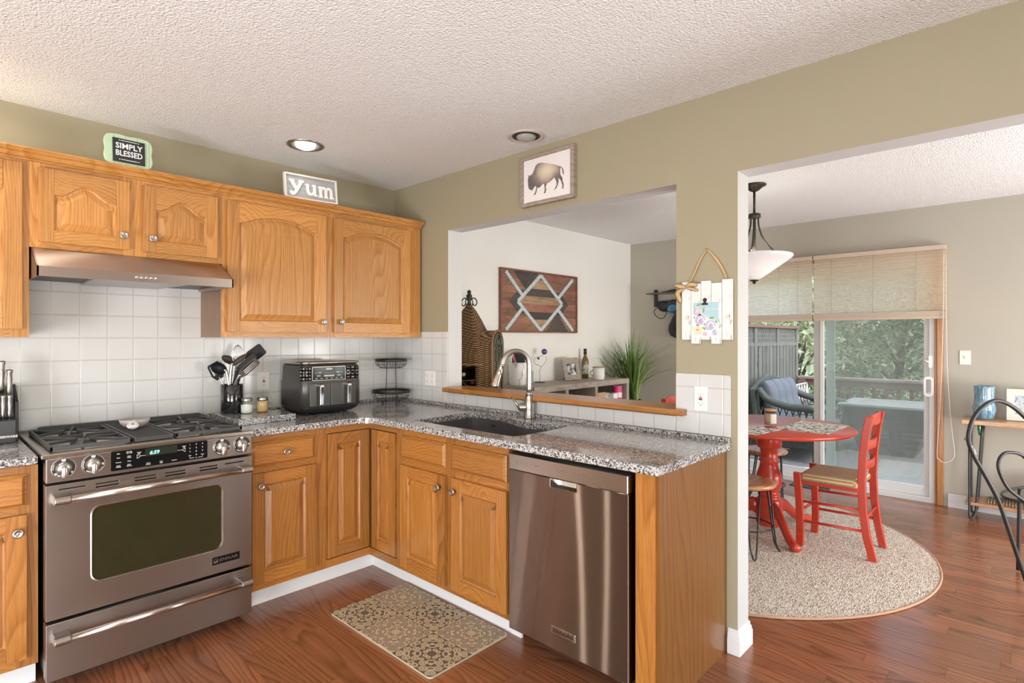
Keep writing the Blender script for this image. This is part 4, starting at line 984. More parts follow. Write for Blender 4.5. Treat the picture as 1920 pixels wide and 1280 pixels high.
# ---------------------------------------------------------------- signs above the cabinets
sg = thing('wall_sign', 'mint green scalloped board sign reading SIMPLY BLESSED above the cabinets', 'sign', (-1.730, -.352, 2.1535))
Mx = Matrix.Translation((-1.730, -.352, 2.154)) @ Matrix.Rotation(R(-4), 4, 'X'); f = lambda u, v, w: tuple(Mx @ Vector((u, -w, v)))
n = 60; pl = []
for i in range(n):
    a = 2 * PI * i / n; c_, s_ = math.cos(a), math.sin(a); k = (abs(c_) ** 8 + abs(s_) ** 8) ** (-1 / 8); wv = 1 + .022 * math.cos(8 * a + PI)
    pl.append((.094 * c_ * k * wv, .0715 + .0715 * s_ * k * min(1.0 if s_ < -.6 else 9, wv)))
mint = NT('mint_board'); o = mint.sep(mint.obj()); fx_ = mint.math('FRACT', mint.math('DIVIDE', mint.math('ADD', o[0], 1.023), .046)); g = mint.ramp(fx_, [(0, (.12, .2, .1)), (.03, (.46, .60, .40)), (.97, (.46, .60, .40)), (1, (.12, .2, .1))]); mint.set(g, .6)
MB().prism(pl, -.006, .006, f).build('board', mint.mat, sg, bevel=.002)
mb = MB(); mb.box(-.063, .063, .014, .123, .006, .012, 0, f); pn = mb.build('text_panel', plain('chalk_black', (.022, .022, .022), .6), sg)
mb = MB(); mb.text('SIMPLY', .036, f, 0, .088, .012, 0, sx=.95, bold=.0008); mb.text('BLESSED', .036, f, 0, .054, .012, 0, sx=.80, bold=.0008)
for v, s_ in ((.1145, 1), (.0255, 1)):
    mb.box(-.04, .04, v - .0006, v + .0006, .012, .0126, 0, f)
    for k in range(-4, 5): mb.prism(circ(k * .0065, v, .0028, 8, .0018), .0124, .013, f)
    for e in (-1, 1): mb.prism([(e * .04, v - .002), (e * .034, v), (e * .04, v + .002)], .0126, .0131, f)
mb.build('lettering', ink_w, pn)
sg = thing('letter_sign', 'white framed grey plank sign with raised white letters yum on the cabinets', 'sign', (-.828, -.352, 2.1535))
Mx = Matrix.Translation((-.828, -.352, 2.159)) @ Matrix.Rotation(R(2.0), 4, 'Y').inverted() @ Matrix.Rotation(R(-3), 4, 'X'); f = lambda u, v, w: tuple(Mx @ Vector((u, -w, v)))
gp = NT('grey_planks'); o = gp.sep(gp.obj()); fz = gp.math('FRACT', gp.math('DIVIDE', o[2], .026)); n = gp.noise(gp.comb(gp.math('MULTIPLY', o[0], 8), 0, gp.math('MULTIPLY', o[2], 120)), 1, 3)
gp.set(gp.mix(gp.ramp(fz, [(0, (0, 0, 0)), (.06, (1, 1, 1))]), (.16, .16, .17), gp.mix(n, (.30, .30, .31), (.42, .42, .42))), .7)
MB().box(-.158, .158, 0, .136, -.012, .0, 0, f).build('plank_back', gp.mat, sg)
mb = MB(); mb.plate([(-.161, -.003), (.161, -.003), (.161, .139), (-.161, .139)], [[(-.153, .005), (.153, .005), (.153, .131), (-.153, .131)]], -.012, .012, f); mb.build('frame', plain('white_wood', (.74, .70, .66), .6), sg, bevel=.001)
def slab_letter(u, paths, serifs, w_=.017):
    mb = MB()
    for p in paths:
        pts = smooth_path([Vector((a, b)) for a, b in p], 5); Ls = []
        for i, q in enumerate(pts):
            d = (pts[min(i + 1, len(pts) - 1)] - pts[max(i - 1, 0)]).normalized(); n = Vector((-d.y, d.x)) * w_ / 2
            Ls.append([f(u + q.x + n.x, q.y + n.y, 0), f(u + q.x - n.x, q.y - n.y, 0), f(u + q.x - n.x, q.y - n.y, .010), f(u + q.x + n.x, q.y + n.y, .010)])
        mb.loops(Ls, 0, False, True, True)
    for a0, a1, b0, b1 in serifs: mb.box(u + a0, u + a1, b0, b1, 0, .0105, 0, f)
    mb.build('letter', plain('letter_white', (.86, .85, .83), .5, var=.02), sg, bevel=.0015)
slab_letter(-.092, [[(-.028, .098), (-.014, .075), (.001, .052)], [(.03, .098), (.015, .07), (.0, .046), (-.012, .030), (-.024, .024), (-.032, .032)]], [(-.043, -.013, .094, .105), (.016, .044, .094, .105), (-.040, -.026, .026, .040)])
slab_letter(-.002, [[(-.022, .090), (-.022, .055), (-.012, .036), (.004, .036), (.017, .048)], [(.02, .09), (.02, .035)]], [(-.036, -.014, .082, .092), (.006, .028, .082, .092), (.016, .036, .026, .036)], .015)
slab_letter(.092, [[(-.036, .088), (-.036, .03)], [(-.034, .068), (-.022, .083), (-.006, .078), (-.003, .06), (-.003, .03)], [(-.001, .068), (.011, .083), (.027, .078), (.031, .06), (.031, .03)]], [(-.048, -.03, .08, .09), (-.048, -.025, .024, .033), (-.014, .009, .024, .033), (.020, .046, .024, .033)], .0145)

# ---------------------------------------------------------------- bison picture
f = fB()
pc = thing('framed_picture', 'grey wood framed watercolor of a grazing bison over the pass-through', 'picture', (-.016, -1.46, 2.104))
mb = MB(); mb.plate([(1.270, 2.105), (1.652, 2.105), (1.652, 2.389), (1.270, 2.389)], [[(1.289, 2.126), (1.609 + .02, 2.126), (1.609 + .02, 2.370), (1.289, 2.370)]], .001, .032, f); mb.build('frame', barnwood, pc, bevel=.002)
mb = MB(); mb.box(1.288, 1.630, 2.125, 2.371, .012, .020, 0, f); mb.build('paper', paper_white, pc)
bp = [(1.318,2.29),(1.327,2.282),(1.343,2.281),(1.346,2.289),(1.351,2.282),(1.364,2.303),(1.376,2.326),(1.393,2.338),(1.423,2.337),(1.469,2.323),(1.519,2.306),(1.543,2.293),(1.555,2.289),(1.57,2.276),(1.577,2.262),(1.578,2.237),(1.569,2.249),(1.568,2.264),(1.561,2.279),(1.554,2.281),(1.553,2.261),(1.555,2.242),(1.567,2.227),(1.57,2.207),(1.577,2.187),(1.575,2.165),(1.566,2.164),(1.568,2.182),(1.56,2.207),(1.543,2.227),(1.539,2.223),(1.543,2.212),(1.536,2.191),(1.525,2.174),(1.507,2.166),(1.52,2.179),(1.529,2.196),(1.526,2.215),(1.517,2.228),(1.51,2.237),(1.498,2.227),(1.478,2.217),(1.459,2.214),(1.457,2.203),(1.451,2.199),(1.455,2.181),(1.449,2.163),(1.436,2.163),(1.444,2.176),(1.444,2.192),(1.439,2.215),(1.43,2.217),(1.419,2.208),(1.411,2.202),(1.4,2.2),(1.39,2.205),(1.387,2.19),(1.378,2.168),(1.361,2.164),(1.374,2.179),(1.382,2.201),(1.38,2.217),(1.37,2.212),(1.359,2.201),(1.352,2.192),(1.341,2.2),(1.328,2.205),(1.321,2.228),(1.319,2.262),(1.325,2.277)]
t = NT('bison_watercolor'); o = t.sep(t.obj()); n = t.noise(t.obj(), 22, 3); dd = t.new('ShaderNodeVectorMath', operation='LENGTH')
t.link(t.comb(0, t.math('MULTIPLY', t.math('ADD', o[1], .012), 1.15), t.math('MULTIPLY', t.math('SUBTRACT', o[2], .125), 1.5)), dd.inputs[0])
col = t.ramp(t.math('MULTIPLY_ADD', t.math('SUBTRACT', n, .5), .06, dd.outputs['Value']), [(.02, (.74, .66, .5)), (.06, (.58, .49, .38)), (.1, (.26, .21, .19)), (.15, (.15, .125, .12))]); t.set(col, .7)
mb = MB(); mb.prism(bp, .020, .0206, f); mb.build('bison_image', t.mat, pc)

# ---------------------------------------------------------------- plank plaque with the card
pq = thing('wall_plaque', 'white plank plaque with a burlap ribbon hanging on the wall end', 'wall decor', (-.012, -2.37, 1.333))
whp = NT('whitewash'); n = whp.noise(whp.comb(*[whp.math('MULTIPLY', x, k) for x, k in zip(whp.sep(whp.obj()), (60, 60, 14))]), 1, 4, .7); whp.set(whp.ramp(n, [(.33, (.25, .22, .2)), (.42, (.78, .765, .75)), (.6, (.86, .85, .84))]), .7)
for u0, u1, v0, v1 in ((2.254, 2.297, 1.351, 1.612), (2.299, 2.343, 1.333, 1.602), (2.345, 2.390, 1.351, 1.612), (2.392, 2.438, 1.333, 1.600), (2.440, 2.485, 1.351, 1.613)):
    mb = MB(); mb.box(u0, u1, v0, v1, .006, .016, 0, f); mb.build('plank', whp.mat, pq, bevel=.0012)
mb = MB(); mb.box(2.262, 2.478, 1.40, 1.43, .001, .006, 0, f); mb.box(2.262, 2.478, 1.53, 1.56, .001, .006, 0, f); mb.build('back_batten', whp.mat, pq)
bur = plain('burlap', (.62, .43, .24), .9, var=.2, scale=400)
def ribbon(pts, wd, name, par, flat=.22):
    MB().tube(smooth_path([f(*p) for p in pts], 5), wd, 10, 0, False, True, flat).build(name, bur, par)
MB().tube(smooth_path([f(*p) for p in ((2.292, 1.612, .012), (2.312, 1.655, .008), (2.340, 1.715, .006), (2.3685, 1.752, .006))], 5), [.004 + .004 * math.sin(PI * i / 15) for i in range(16)], 8, 0, False, True, .5).build('hanging_ribbon', bur, pq)
MB().tube(smooth_path([f(*p) for p in ((2.3695, 1.752, .006), (2.405, 1.71, .006), (2.440, 1.655, .008), (2.458, 1.616, .012))], 5), [.004 + .0055 * math.sin(PI * i / 15) for i in range(16)], 8, 0, False, True, .5).build('hanging_ribbon', bur, pq)
MB().cyl(f(2.369, 1.753, 0), f(2.369, 1.753, .012), .003, n=10).build('nail', nickel, pq)
bow = MB()
def leafrib(pts, ws):
    P_ = smooth_path([Vector((a, b, c)) for a, b, c in pts], 4); Ls = []
    for i, q in enumerate(P_):
        d = (P_[min(i + 1, len(P_) - 1)] - P_[max(i - 1, 0)]).normalized(); n = Vector((-d.y, d.x, 0)).normalized(); k = i / (len(P_) - 1) * (len(ws) - 1); j = min(int(k), len(ws) - 2); w_ = ws[j] + (ws[j + 1] - ws[j]) * (k - j)
        Ls.append([f(q.x + n.x * w_, q.y + n.y * w_, q.z), f(q.x, q.y, q.z + w_ * .25 + .001), f(q.x - n.x * w_, q.y - n.y * w_, q.z), f(q.x, q.y, q.z - .0015)])
    bow.loops(Ls, 0, True, True, True)
leafrib([(2.277, 1.588, .03), (2.255, 1.592, .036), (2.228, 1.600, .03)], [.004, .013, .008])
leafrib([(2.277, 1.588, .03), (2.305, 1.598, .04), (2.333, 1.594, .03)], [.004, .012, .009])
leafrib([(2.277, 1.588, .03), (2.305, 1.580, .03), (2.336, 1.570, .024)], [.004, .009, .005])
leafrib([(2.277, 1.588, .03), (2.252, 1.575, .028), (2.236, 1.560, .024), (2.25, 1.522, .02)], [.004, .010, .014, .010])
bow.build('burlap_bow', bur, pq)
cd = thing('greeting_card', 'small floral greeting card clipped to the white plank plaque', 'card', (-.018, -2.367, 1.364))
t = NT('card_stock'); o = t.sep(t.obj()); t.set(t.ramp(t.math('MULTIPLY_ADD', o[1], -2.2, t.math('MULTIPLY', o[2], 5)), [(.35, (.82, .81, .79)), (.5, (.42, .63, .70))], 'CONSTANT' if False else 'LINEAR'), .5)
MB().box(2.3095, 2.4245, 1.3645, 1.516, .0165, .0175, 0, f).build('card_sheet', t.mat, cd)
fl_m = {k: plain('petal_' + k, c_, .6, var=.15, scale=90) for k, c_ in dict(white=(.80, .76, .80), lilac=(.40, .33, .62), yellow=(.80, .68, .22), pink=(.62, .30, .45), green=(.28, .42, .15), blue=(.33, .42, .62)).items()}
def bloom(u, v, r, ring, core):
    mb = MB(); mb.prism([(u + r * (1 + .12 * math.sin(5 * a)) * math.cos(a), v + r * (1 + .12 * math.sin(5 * a)) * math.sin(a)) for a in [2 * PI * i / 26 for i in range(26)]], .0176, .0179, f, 0)
    for k in range(3):
        rr = r * (.82 - .22 * k); a0 = k * 1.9; A = [a0 + 4.2 * i / 14 for i in range(15)]
        mb.loops([[f(u + (rr + s_ * r * .07) * math.cos(a), v + (rr + s_ * r * .07) * math.sin(a), .0181) for a in A] for s_ in (-1, 1)], 1, False, False, False, closed=False)
    mb.prism(circ(u, v, r * .25, 12), .0179, .0183, f, 2)
    return mb.build('flower_print', [fl_m['white'] if ring != 'yellow' else fl_m['yellow'], fl_m[ring] if ring != 'yellow' else fl_m['white'], fl_m[core]], cd)
bloom(2.330, 1.475, .021, 'lilac', 'yellow'); bloom(2.342, 1.437, .026, 'lilac', 'pink'); bloom(2.330, 1.395, .021, 'yellow', 'pink'); bloom(2.388, 1.412, .027, 'blue', 'pink'); bloom(2.365, 1.376, .012, 'pink', 'lilac'); bloom(2.41, 1.380, .014, 'blue', 'lilac')
mb = MB()
for u, v, a in ((2.335, 1.507, .3), (2.357, 1.482, 1.3), (2.395, 1.447, .1), (2.412, 1.425, 1.2), (2.362, 1.400, -.6), (2.318, 1.445, 2)):
    mb.prism([(u + .012 * math.cos(b) * math.cos(a) - .005 * math.sin(b) * math.sin(a), v + .012 * math.cos(b) * math.sin(a) + .005 * math.sin(b) * math.cos(a)) for b in [2 * PI * i / 12 for i in range(12)]], .0176, .0178, f)
mb.build('leaf_print', fl_m['green'], cd)
MB().text('with love', .017, f, 2.392, 1.487, .0176, 0, shear=.3).build('lettering', ink_w, cd)
cl = thing('binder_clip', 'black clip holding the floral card on the plaque', 'clip', (-.018, -2.3645, 1.505))
mb = MB(); mb.prism([(2.350, 1.505), (2.379, 1.505), (2.377, 1.513), (2.352, 1.513)], .0185, .024, f); mb.build('jaw', black_p, cl, bevel=.001)
mb = MB(); mb.prism(circ(2.3645, 1.527, .009, 16), .018, .022, f); mb.prism([(2.359, 1.512), (2.37, 1.512), (2.368, 1.528), (2.361, 1.528)], .018, .024, f); mb.build('grip', bronze, cl, bevel=.0008)
# ---------------------------------------------------------------- kitchen mat
km = NT('mat_print'); p_ = km.sep(km.obj())
px_ = km.math('DIVIDE', km.math('ADD', p_[0], .2285), .2285); py_ = km.math('DIVIDE', km.math('ADD', p_[1], .38925), .2595)
cxm = km.math('SUBTRACT', km.math('FRACT', px_), .5); cym = km.math('SUBTRACT', km.math('FRACT', py_), .5)
par = km.math('MODULO', km.math('ADD', km.math('FLOOR', px_), km.math('FLOOR', km.math('ADD', py_, 1.0))), 2.0)
ax_ = km.math('ABSOLUTE', cxm); ay_ = km.math('ABSOLUTE', cym)
mxm = km.math('MAXIMUM', ax_, ay_); mnm = km.math('MINIMUM', ax_, ay_)
rad = km.math('SQRT', km.math('ADD', km.math('MULTIPLY', ax_, ax_), km.math('MULTIPLY', ay_, ay_)))
# scrolls: rings around points of the eightfold wedge
def ringat(a, b, r):
    d = km.math('SQRT', km.math('ADD', km.math('POWER', km.math('SUBTRACT', mxm, a), 2.0), km.math('POWER', km.math('SUBTRACT', mnm, b), 2.0)))
    return km.math('LESS_THAN', km.math('ABSOLUTE', km.math('SUBTRACT', d, r)), .016)
acc = ringat(.30, .10, .055)
for a, b, r in ((.19, .16, .05), (.40, .22, .06), (.42, .38, .05), (.12, .04, .03), (.33, .30, .045), (.44, .05, .045), (.24, .0, .03), (.30, .10, .012), (.40, .22, .014), (.42, .38, .01), (.22, .22, .02)): acc = km.math('MAXIMUM', acc, ringat(a, b, r))
acc = km.math('MAXIMUM', acc, km.math('LESS_THAN', km.math('ABSOLUTE', km.math('SUBTRACT', rad, .46)), .006))
wob = km.noise(km.obj(), 300, 2)
lt = (.50, .40, .25); dk_ = (.075, .056, .04)
a_ = km.mix(acc, (.53, .41, .25), (.24, .18, .13)); b_ = km.mix(acc, dk_, (.52, .41, .25))
col = km.mix(par, a_, b_); col = km.mix(.12, col, km.mix(wob, (.2, .15, .1), (.6, .5, .35)))
km.set(col, .75)
mt = MB().prism(rrect(-1.0165, -.5595, -1.680, -.9015, .02, 5), .0005, .0105, fT(), 0, 1).build('kitchen_mat', [km.mat, plain('mat_edge', (.45, .37, .25), .8)], None, bevel=.002)
tag(mt, 'kitchen floor mat with dark and tan scroll squares in front of the sink', 'floor mat')
# ---------------------------------------------------------------- dining room: art, sideboard and what stands on it
f = fA()
art = thing('wood_art', 'reclaimed wood wall panel with pale crossing diamond strips on the cream wall', 'wall art', (1.645, -.02, 1.405))
A0, A1, V0_, V1_ = 1.087, 2.202, 1.405, 1.977
planks = [wood('art_brown', 'x', (.10, .045, .028), (.22, .11, .07), (.3, .16, .1), rings=20, rough=.6, coat=0), wood('art_dark', 'x', (.035, .028, .027), (.07, .055, .052), (.1, .085, .08), rings=20, rough=.6, coat=0), wood('art_tan', 'x', (.20, .12, .06), (.36, .235, .13), (.44, .3, .18), rings=20, rough=.6, coat=0), wood('art_red', 'x', (.12, .045, .03), (.26, .11, .075), (.34, .16, .11), rings=20, rough=.6, coat=0)]
galv = NT('galvanized'); n = galv.noise(galv.obj(), 60, 3); galv.set(galv.ramp(n, [(.35, (.40, .50, .54)), (.6, (.60, .68, .70))]), .55)
mb = MB(); nrow = 8
for i in range(nrow):
    a, b = V0_ + .012 + (V1_ - V0_ - .024) * i / nrow, V0_ + .012 + (V1_ - V0_ - .024) * (i + 1) / nrow
    mb.box(A0 + .012, A1 - .012, a + .0006, b - .0006, .004, .018, i % 2 * 3, f)
mb.build('planks', planks, art)
mb = MB(); mb.plate([(A0, V0_), (A1, V0_), (A1, V1_), (A0, V1_)], [[(A0 + .012, V0_ + .012), (A1 - .012, V0_ + .012), (A1 - .012, V1_ - .012), (A0 + .012, V1_ - .012)]], .001, .034, f); mb.build('frame', planks[3], art, bevel=.0015)
T_, B_, L_, R_ = (1.633, 1.948), (1.633, 1.428), (1.310, 1.688), (1.958, 1.688)
mb = MB(); mid = 1.633
def dia(v): k = 1 - abs(v - 1.688) / .26; return max(0, k) * .324
rows = [(1.46, 1.53, 2), (1.53, 1.60, 1), (1.60, 1.675, 3), (1.675, 1.745, 2), (1.745, 1.815, 1), (1.815, 1.90, 2)]
for a, b, m in rows: mb.prism([(mid - dia(a), a), (mid + dia(a), a), (mid + dia((a + b) / 2), (a + b) / 2), (mid + dia(b), b), (mid - dia(b), b), (mid - dia((a + b) / 2), (a + b) / 2)], .019, .022, f, m)
mb.prism([(1.305, 1.688), (1.40, 1.765), (1.40, 1.80), (1.33, 1.80), (1.205, 1.688), (1.33, 1.575), (1.40, 1.575), (1.40, 1.61)], .018, .0205, f, 1)
mb.prism([(1.963, 1.688), (1.87, 1.765), (1.87, 1.80), (1.94, 1.80), (2.062, 1.688), (1.94, 1.575), (1.87, 1.575), (1.87, 1.61)], .018, .0205, f, 1)
mb.prism([(1.26, 1.96), (1.60, 1.96), (1.43, 1.80)], .018, .0203, f, 1); mb.prism([(1.73, 1.42), (2.06, 1.42), (1.88, 1.60)], .018, .0203, f, 1)
mb.build('inlay', planks, art)
mb = MB()
def strip(a, b, w_=.034, z1=.026):
    v = Vector((b[0] - a[0], b[1] - a[1])).normalized(); n = Vector((-v.y, v.x)) * w_ / 2
    mb.prism([(a[0] + n.x, a[1] + n.y), (a[0] - n.x, a[1] - n.y), (b[0] - n.x, b[1] - n.y), (b[0] + n.x, b[1] + n.y)], .018, z1, f)
strip(L_, T_); strip(T_, R_, z1=.0262); strip(R_, B_); strip(B_, L_, z1=.0262)
strip((1.155, 1.948), (1.385, 1.735), z1=.0254); strip((1.155, 1.430), (1.385, 1.640), z1=.0254); strip((2.135, 1.945), (1.885, 1.735), z1=.0254); strip((2.135, 1.430), (1.885, 1.640), z1=.0254)
mb.build('pale_strips', galv.mat, art)
# sideboard
SX0, SX1, SY = 1.10, 2.585, -.405
sb = thing('sideboard', 'grey wood sideboard with open cubbies against the cream wall', 'sideboard', (1.84, -.21, 0))
MB().box(SX0, SX1, SY, -.022, .895, .945).build('top', greywood_h, sb, bevel=.002)
MB().box(SX0, SX0 + .045, SY + .004, -.022, 0, .8945).build('side_panel', greywood_v, sb); MB().box(SX1 - .045, SX1, SY + .004, -.022, 0, .8945).build('side_panel', greywood_v, sb)
dkw = wood('cubby_wood', 'x', (.13, .1, .085), (.19, .15, .13), (.24, .2, .17), rings=30, rough=.6, coat=0)
for x in (1.985, 1.53): MB().box(x, x + .04, SY + .004, -.032, .06, .8945).build('divider', greywood_v, sb)
MB().box(SX0 + .046, SX1 - .046, -.032, -.022, .06, .8945).build('back_panel', dkw, sb)
mb = MB()
for a, b in ((SX0 + .046, 1.529), (1.571, 1.984), (2.026, SX1 - .046)): mb.box(a, b, SY + .01, -.033, .56, .585); mb.box(a, b, SY + .01, -.033, .06, .085)
mb.build('shelf_boards', greywood_h, sb)
# in the right cubby
o = MB().box(2.04, 2.19, -.38, -.18, .586, .83).build('wooden_box', plain('light_wood_box', (.55, .33, .16), .6, var=.15), None, bevel=.003); tag(o, 'tan wooden box in the right cubby of the sideboard', 'box')
def can(name, x, y, r, z0, h, m, label, cat):
    t = thing(name, label, cat, (x, y, z0)); MB().lathe([(r, z0), (r, z0 + h * .97), (r * .95, z0 + h * .985), (r * .95, z0 + h * .97), (.0005, z0 + h * .97)], 24, None, 0, True, (x, y, 0)).build('can', m, t)
    return t
st = NT('grey_stripe_tin'); o_ = st.sep(st.obj()); st.set(st.ramp(st.math('FRACT', st.math('MULTIPLY', o_[2], 11)), [(0, (.34, .33, .32)), (.5, (.5, .49, .48))], 'CONSTANT'), .4, .3)
can('grey_tin', 2.285, -.30, .05, .586, .235, st.mat, 'grey tin beside the tan box in the sideboard cubby', 'tin')
o = MB().box(2.322, 2.392, -.385, -.33, .586, .805).build('white_carton', plain('carton_white', (.8, .8, .78), .6), None, bevel=.002); tag(o, 'small white carton between the tins in the sideboard cubby', 'carton')
pk = NT('pink_stripe_tin'); o_ = pk.sep(pk.obj()); pk.set(pk.ramp(pk.math('FRACT', pk.math('MULTIPLY', o_[2], 9)), [(0, (.75, .03, .20)), (.55, (.82, .74, .74))], 'CONSTANT'), .4)
can('pink_tin', 2.452, -.345, .048, .586, .292, pk.mat, 'pink and white striped tin at the right end of the sideboard cubby', 'tin')
o = MB().box(1.58, 1.75, -.37, -.10, .586, .80).build('paper_stack', plain('papers', (.62, .64, .67), .7, var=.05), None); tag(o, 'stack of pale papers in the middle cubby of the sideboard', 'papers')
o = MB().box(1.78, 1.93, -.37, -.10, .586, .775).build('paper_stack', plain('papers_blue', (.52, .57, .62), .7, var=.05), None); tag(o, 'lower stack of bluish papers beside the pale stack in the cubby', 'papers')
# on top of the sideboard
zt = .9455
mar = NT('marble_pot'); w_ = mar.new('ShaderNodeTexWave', wave_type='BANDS'); w_.inputs['Scale'].default_value = 5; w_.inputs['Distortion'].default_value = 9; w_.inputs['Detail'].default_value = 3; w_.inputs['Detail Scale'].default_value = 1.6; mar.link(mar.obj(), w_.inputs['Vector'])
mar.set(mar.ramp(w_.outputs['Color'], [(.0, (.42, .43, .42)), (.16, (.72, .71, .68)), (.4, (.82, .81, .78))]), .3)
px_, py_ = 1.205, -.135
pot = MB().lathe([(.082, zt), (.086, zt + .006), (.093, zt + .195), (.091, zt + .2), (.087, zt + .196), (.082, zt + .03), (.0005, zt + .025)], 36, None, 0, True, (px_, py_, 0)).build('marble_pot', mar.mat); tag(pot, 'white marbled pot holding a black mitt on the sideboard', 'pot')
mit = thing('oven_mitt', 'black mitt with pink cords standing in the marbled pot', 'mitt', (px_, py_, zt + .03))
mb = MB(); pr = [(-.05, .0), (.045, .0), (.055, .16), (.05, .22), (.03, .262), (-.01, .27), (-.045, .245), (-.062, .2)]
Mx = Matrix.Translation((px_, py_, zt + .03)) @ Matrix.Rotation(R(-45), 4, 'Z')
mb.loops([[tuple(Mx @ Vector((a * s_, d, b))) for a, b in pr] for d, s_ in ((-.022, .85), (-.012, 1), (.012, 1), (.022, .85))], 0, True, True, True); mb.build('fabric', plain('mitt_black', (.022, .024, .03), .8), mit, bevel=.004)
for dx in (-.045, -.025, -.035):
    MB().tube([tuple(Mx @ Vector(p)) for p in ((dx + .02, -.032, .12), (dx - .01, -.034, .2), (dx - .025, -.03, .25))], .0028, 6).build('cord', plain('cord_pink', (.6, .06, .16), .6) if dx != -.035 else ink_w, mit)
cb = thing('candle', 'small blue-grey candle jar behind the faucet on the sideboard', 'candle', (1.395, -.075, zt))
MB().lathe([(.045, zt), (.047, zt + .004), (.047, zt + .098), (.0005, zt + .098)], 28, None, 0, True, (1.395, -.075, 0)).build('glass', plain('blue_grey', (.36, .40, .47), .35), cb); MB().lathe([(.047, zt + .0985), (.047, zt + .112), (.0005, zt + .113)], 28, None, 0, True, (1.395, -.075, 0)).build('rim_band', plain('candle_gold', (.5, .5, .28), .4), cb)
fw = thing('metal_flower', 'wire flower ornament with a purple bead bloom on the sideboard', 'ornament', (1.545, -.085, zt))
MB().lathe([(.05, zt), (.05, zt + .005), (.0005, zt + .006)], 28, None, 0, True, (1.545, -.085, 0)).build('base', black_iron, fw)
fx_, fy_ = 1.545, -.085
rv = lambda u, z: (fx_ + u * .68, fy_ - u * .73, zt + z)
wire = plain('copper_wire', (.22, .13, .09), .4, .6)
MB().tube(smooth_path([rv(0, .004), rv(0, .08), rv(-.005, .105), rv(.01, .13), rv(-.002, .155), rv(-.045, .175), rv(-.055, .215), rv(-.02, .235), rv(.02, .245), rv(.04, .262)], 4), .0022, 6).build('stem', wire, fw)
MB().tube(smooth_path([rv(.008, .14), rv(.04, .17), rv(.06, .205), rv(.055, .24)], 4), .0018, 6).build('stem', wire, fw)
MB().ball(rv(.042, .285), .028, 14).build('bloom', plain('purple_bead', (.12, .05, .24), .15, coat=.5), fw); MB().ball(rv(-.012, .222), .011, 10).build('bead', black_p, fw)
pf = thing('photo_frame', 'grey wood photo frame with a black and white photo leaning on the sideboard', 'photo frame', (1.955, -.14, zt))
Mx = Matrix.Translation((1.955, -.155, zt)) @ Matrix.Rotation(R(-8), 4, 'Z') @ Matrix.Rotation(R(-14), 4, 'X'); ff = lambda u, v, w: tuple(Mx @ Vector((u, -w, v)))
mb = MB(); mb.plate([(-.108, 0), (.108, 0), (.108, .222), (-.108, .222)], [[(-.062, .052), (.062, .052), (.062, .172), (-.062, .172)]], 0, .016, ff); mb.build('frame', barnwood, pf, bevel=.002)
t = NT('photo_print'); o_ = t.obj(); n = t.noise(o_, 26, 3); g = t.ramp(n, [(.38, (.03, .03, .03)), (.48, (.28, .28, .28)), (.6, (.7, .7, .7))]); t.set(g, .3)
MB().box(-.064, .064, .050, .174, .002, .006, 0, ff).build('photo', t.mat, pf)
MB().tube([ff(0, .17, 0), (1.955, -.045, zt + .003)], .004, 6).build('stand', black_p, pf)
wb = thing('wine_bottle', 'amber wine bottle with a white label on the sideboard', 'bottle', (2.275, -.075, zt))
gb = NT('bottle_glass'); gb.set((.16, .10, .012), .06, 0, .5); x_, y_ = 2.275, -.075
MB().lathe([(.034, zt), (.036, zt + .004), (.036, zt + .165), (.032, zt + .19), (.018, zt + .222), (.0145, zt + .24), (.0145, zt + .295), (.0005, zt + .296)], 28, None, 0, True, (x_, y_, 0)).build('glass', gb.mat, wb)
MB().lathe([(.0165, zt + .245), (.0165, zt + .302), (.0005, zt + .303)], 20, None, 0, True, (x_, y_, 0)).build('foil_cap', plain('foil', (.02, .02, .025), .4), wb)
mb = MB(); A = [R(165 + 130 * i / 12) for i in range(13)]; mb.loops([[(x_ + .0365 * math.cos(a), y_ + .0365 * math.sin(a), z) for a in A] for z in (zt + .045, zt + .14)], 0, True, False, False, closed=False)
n = NT('wine_label'); q = n.noise(n.obj(), 55, 3); n.set(n.ramp(q, [(.4, (.05, .05, .05)), (.46, (.68, .66, .6))]), .6); mb.build('label', n.mat, wb)
mg = thing('candle', 'white ceramic candle mug with a wood rim and gold handle on the sideboard', 'candle', (2.285, -.27, zt)); x_, y_ = 2.225, -.275
MB().lathe([(.052, zt), (.056, zt + .004), (.059, zt + .118), (.056, zt + .118), (.05, zt + .11), (.0005, zt + .108)], 32, None, 0, True, (x_, y_, 0)).build('cup', white_pl, mg)
MB().lathe([(.0605, zt + .1185), (.0605, zt + .126), (.0005, zt + .127)], 32, None, 0, True, (x_, y_, 0)).build('rim', plain('rim_wood', (.4, .22, .12), .5), mg)
MB().tube([(x_ + a * -.68, y_ + a * .73, zt + b) for a, b in [(.056 + .03 * math.sin(PI * i / 10), .095 - .06 * i / 10) for i in range(11)]], .006, 8).build('handle', plain('gold', (.5, .38, .14), .3, .8), mg)

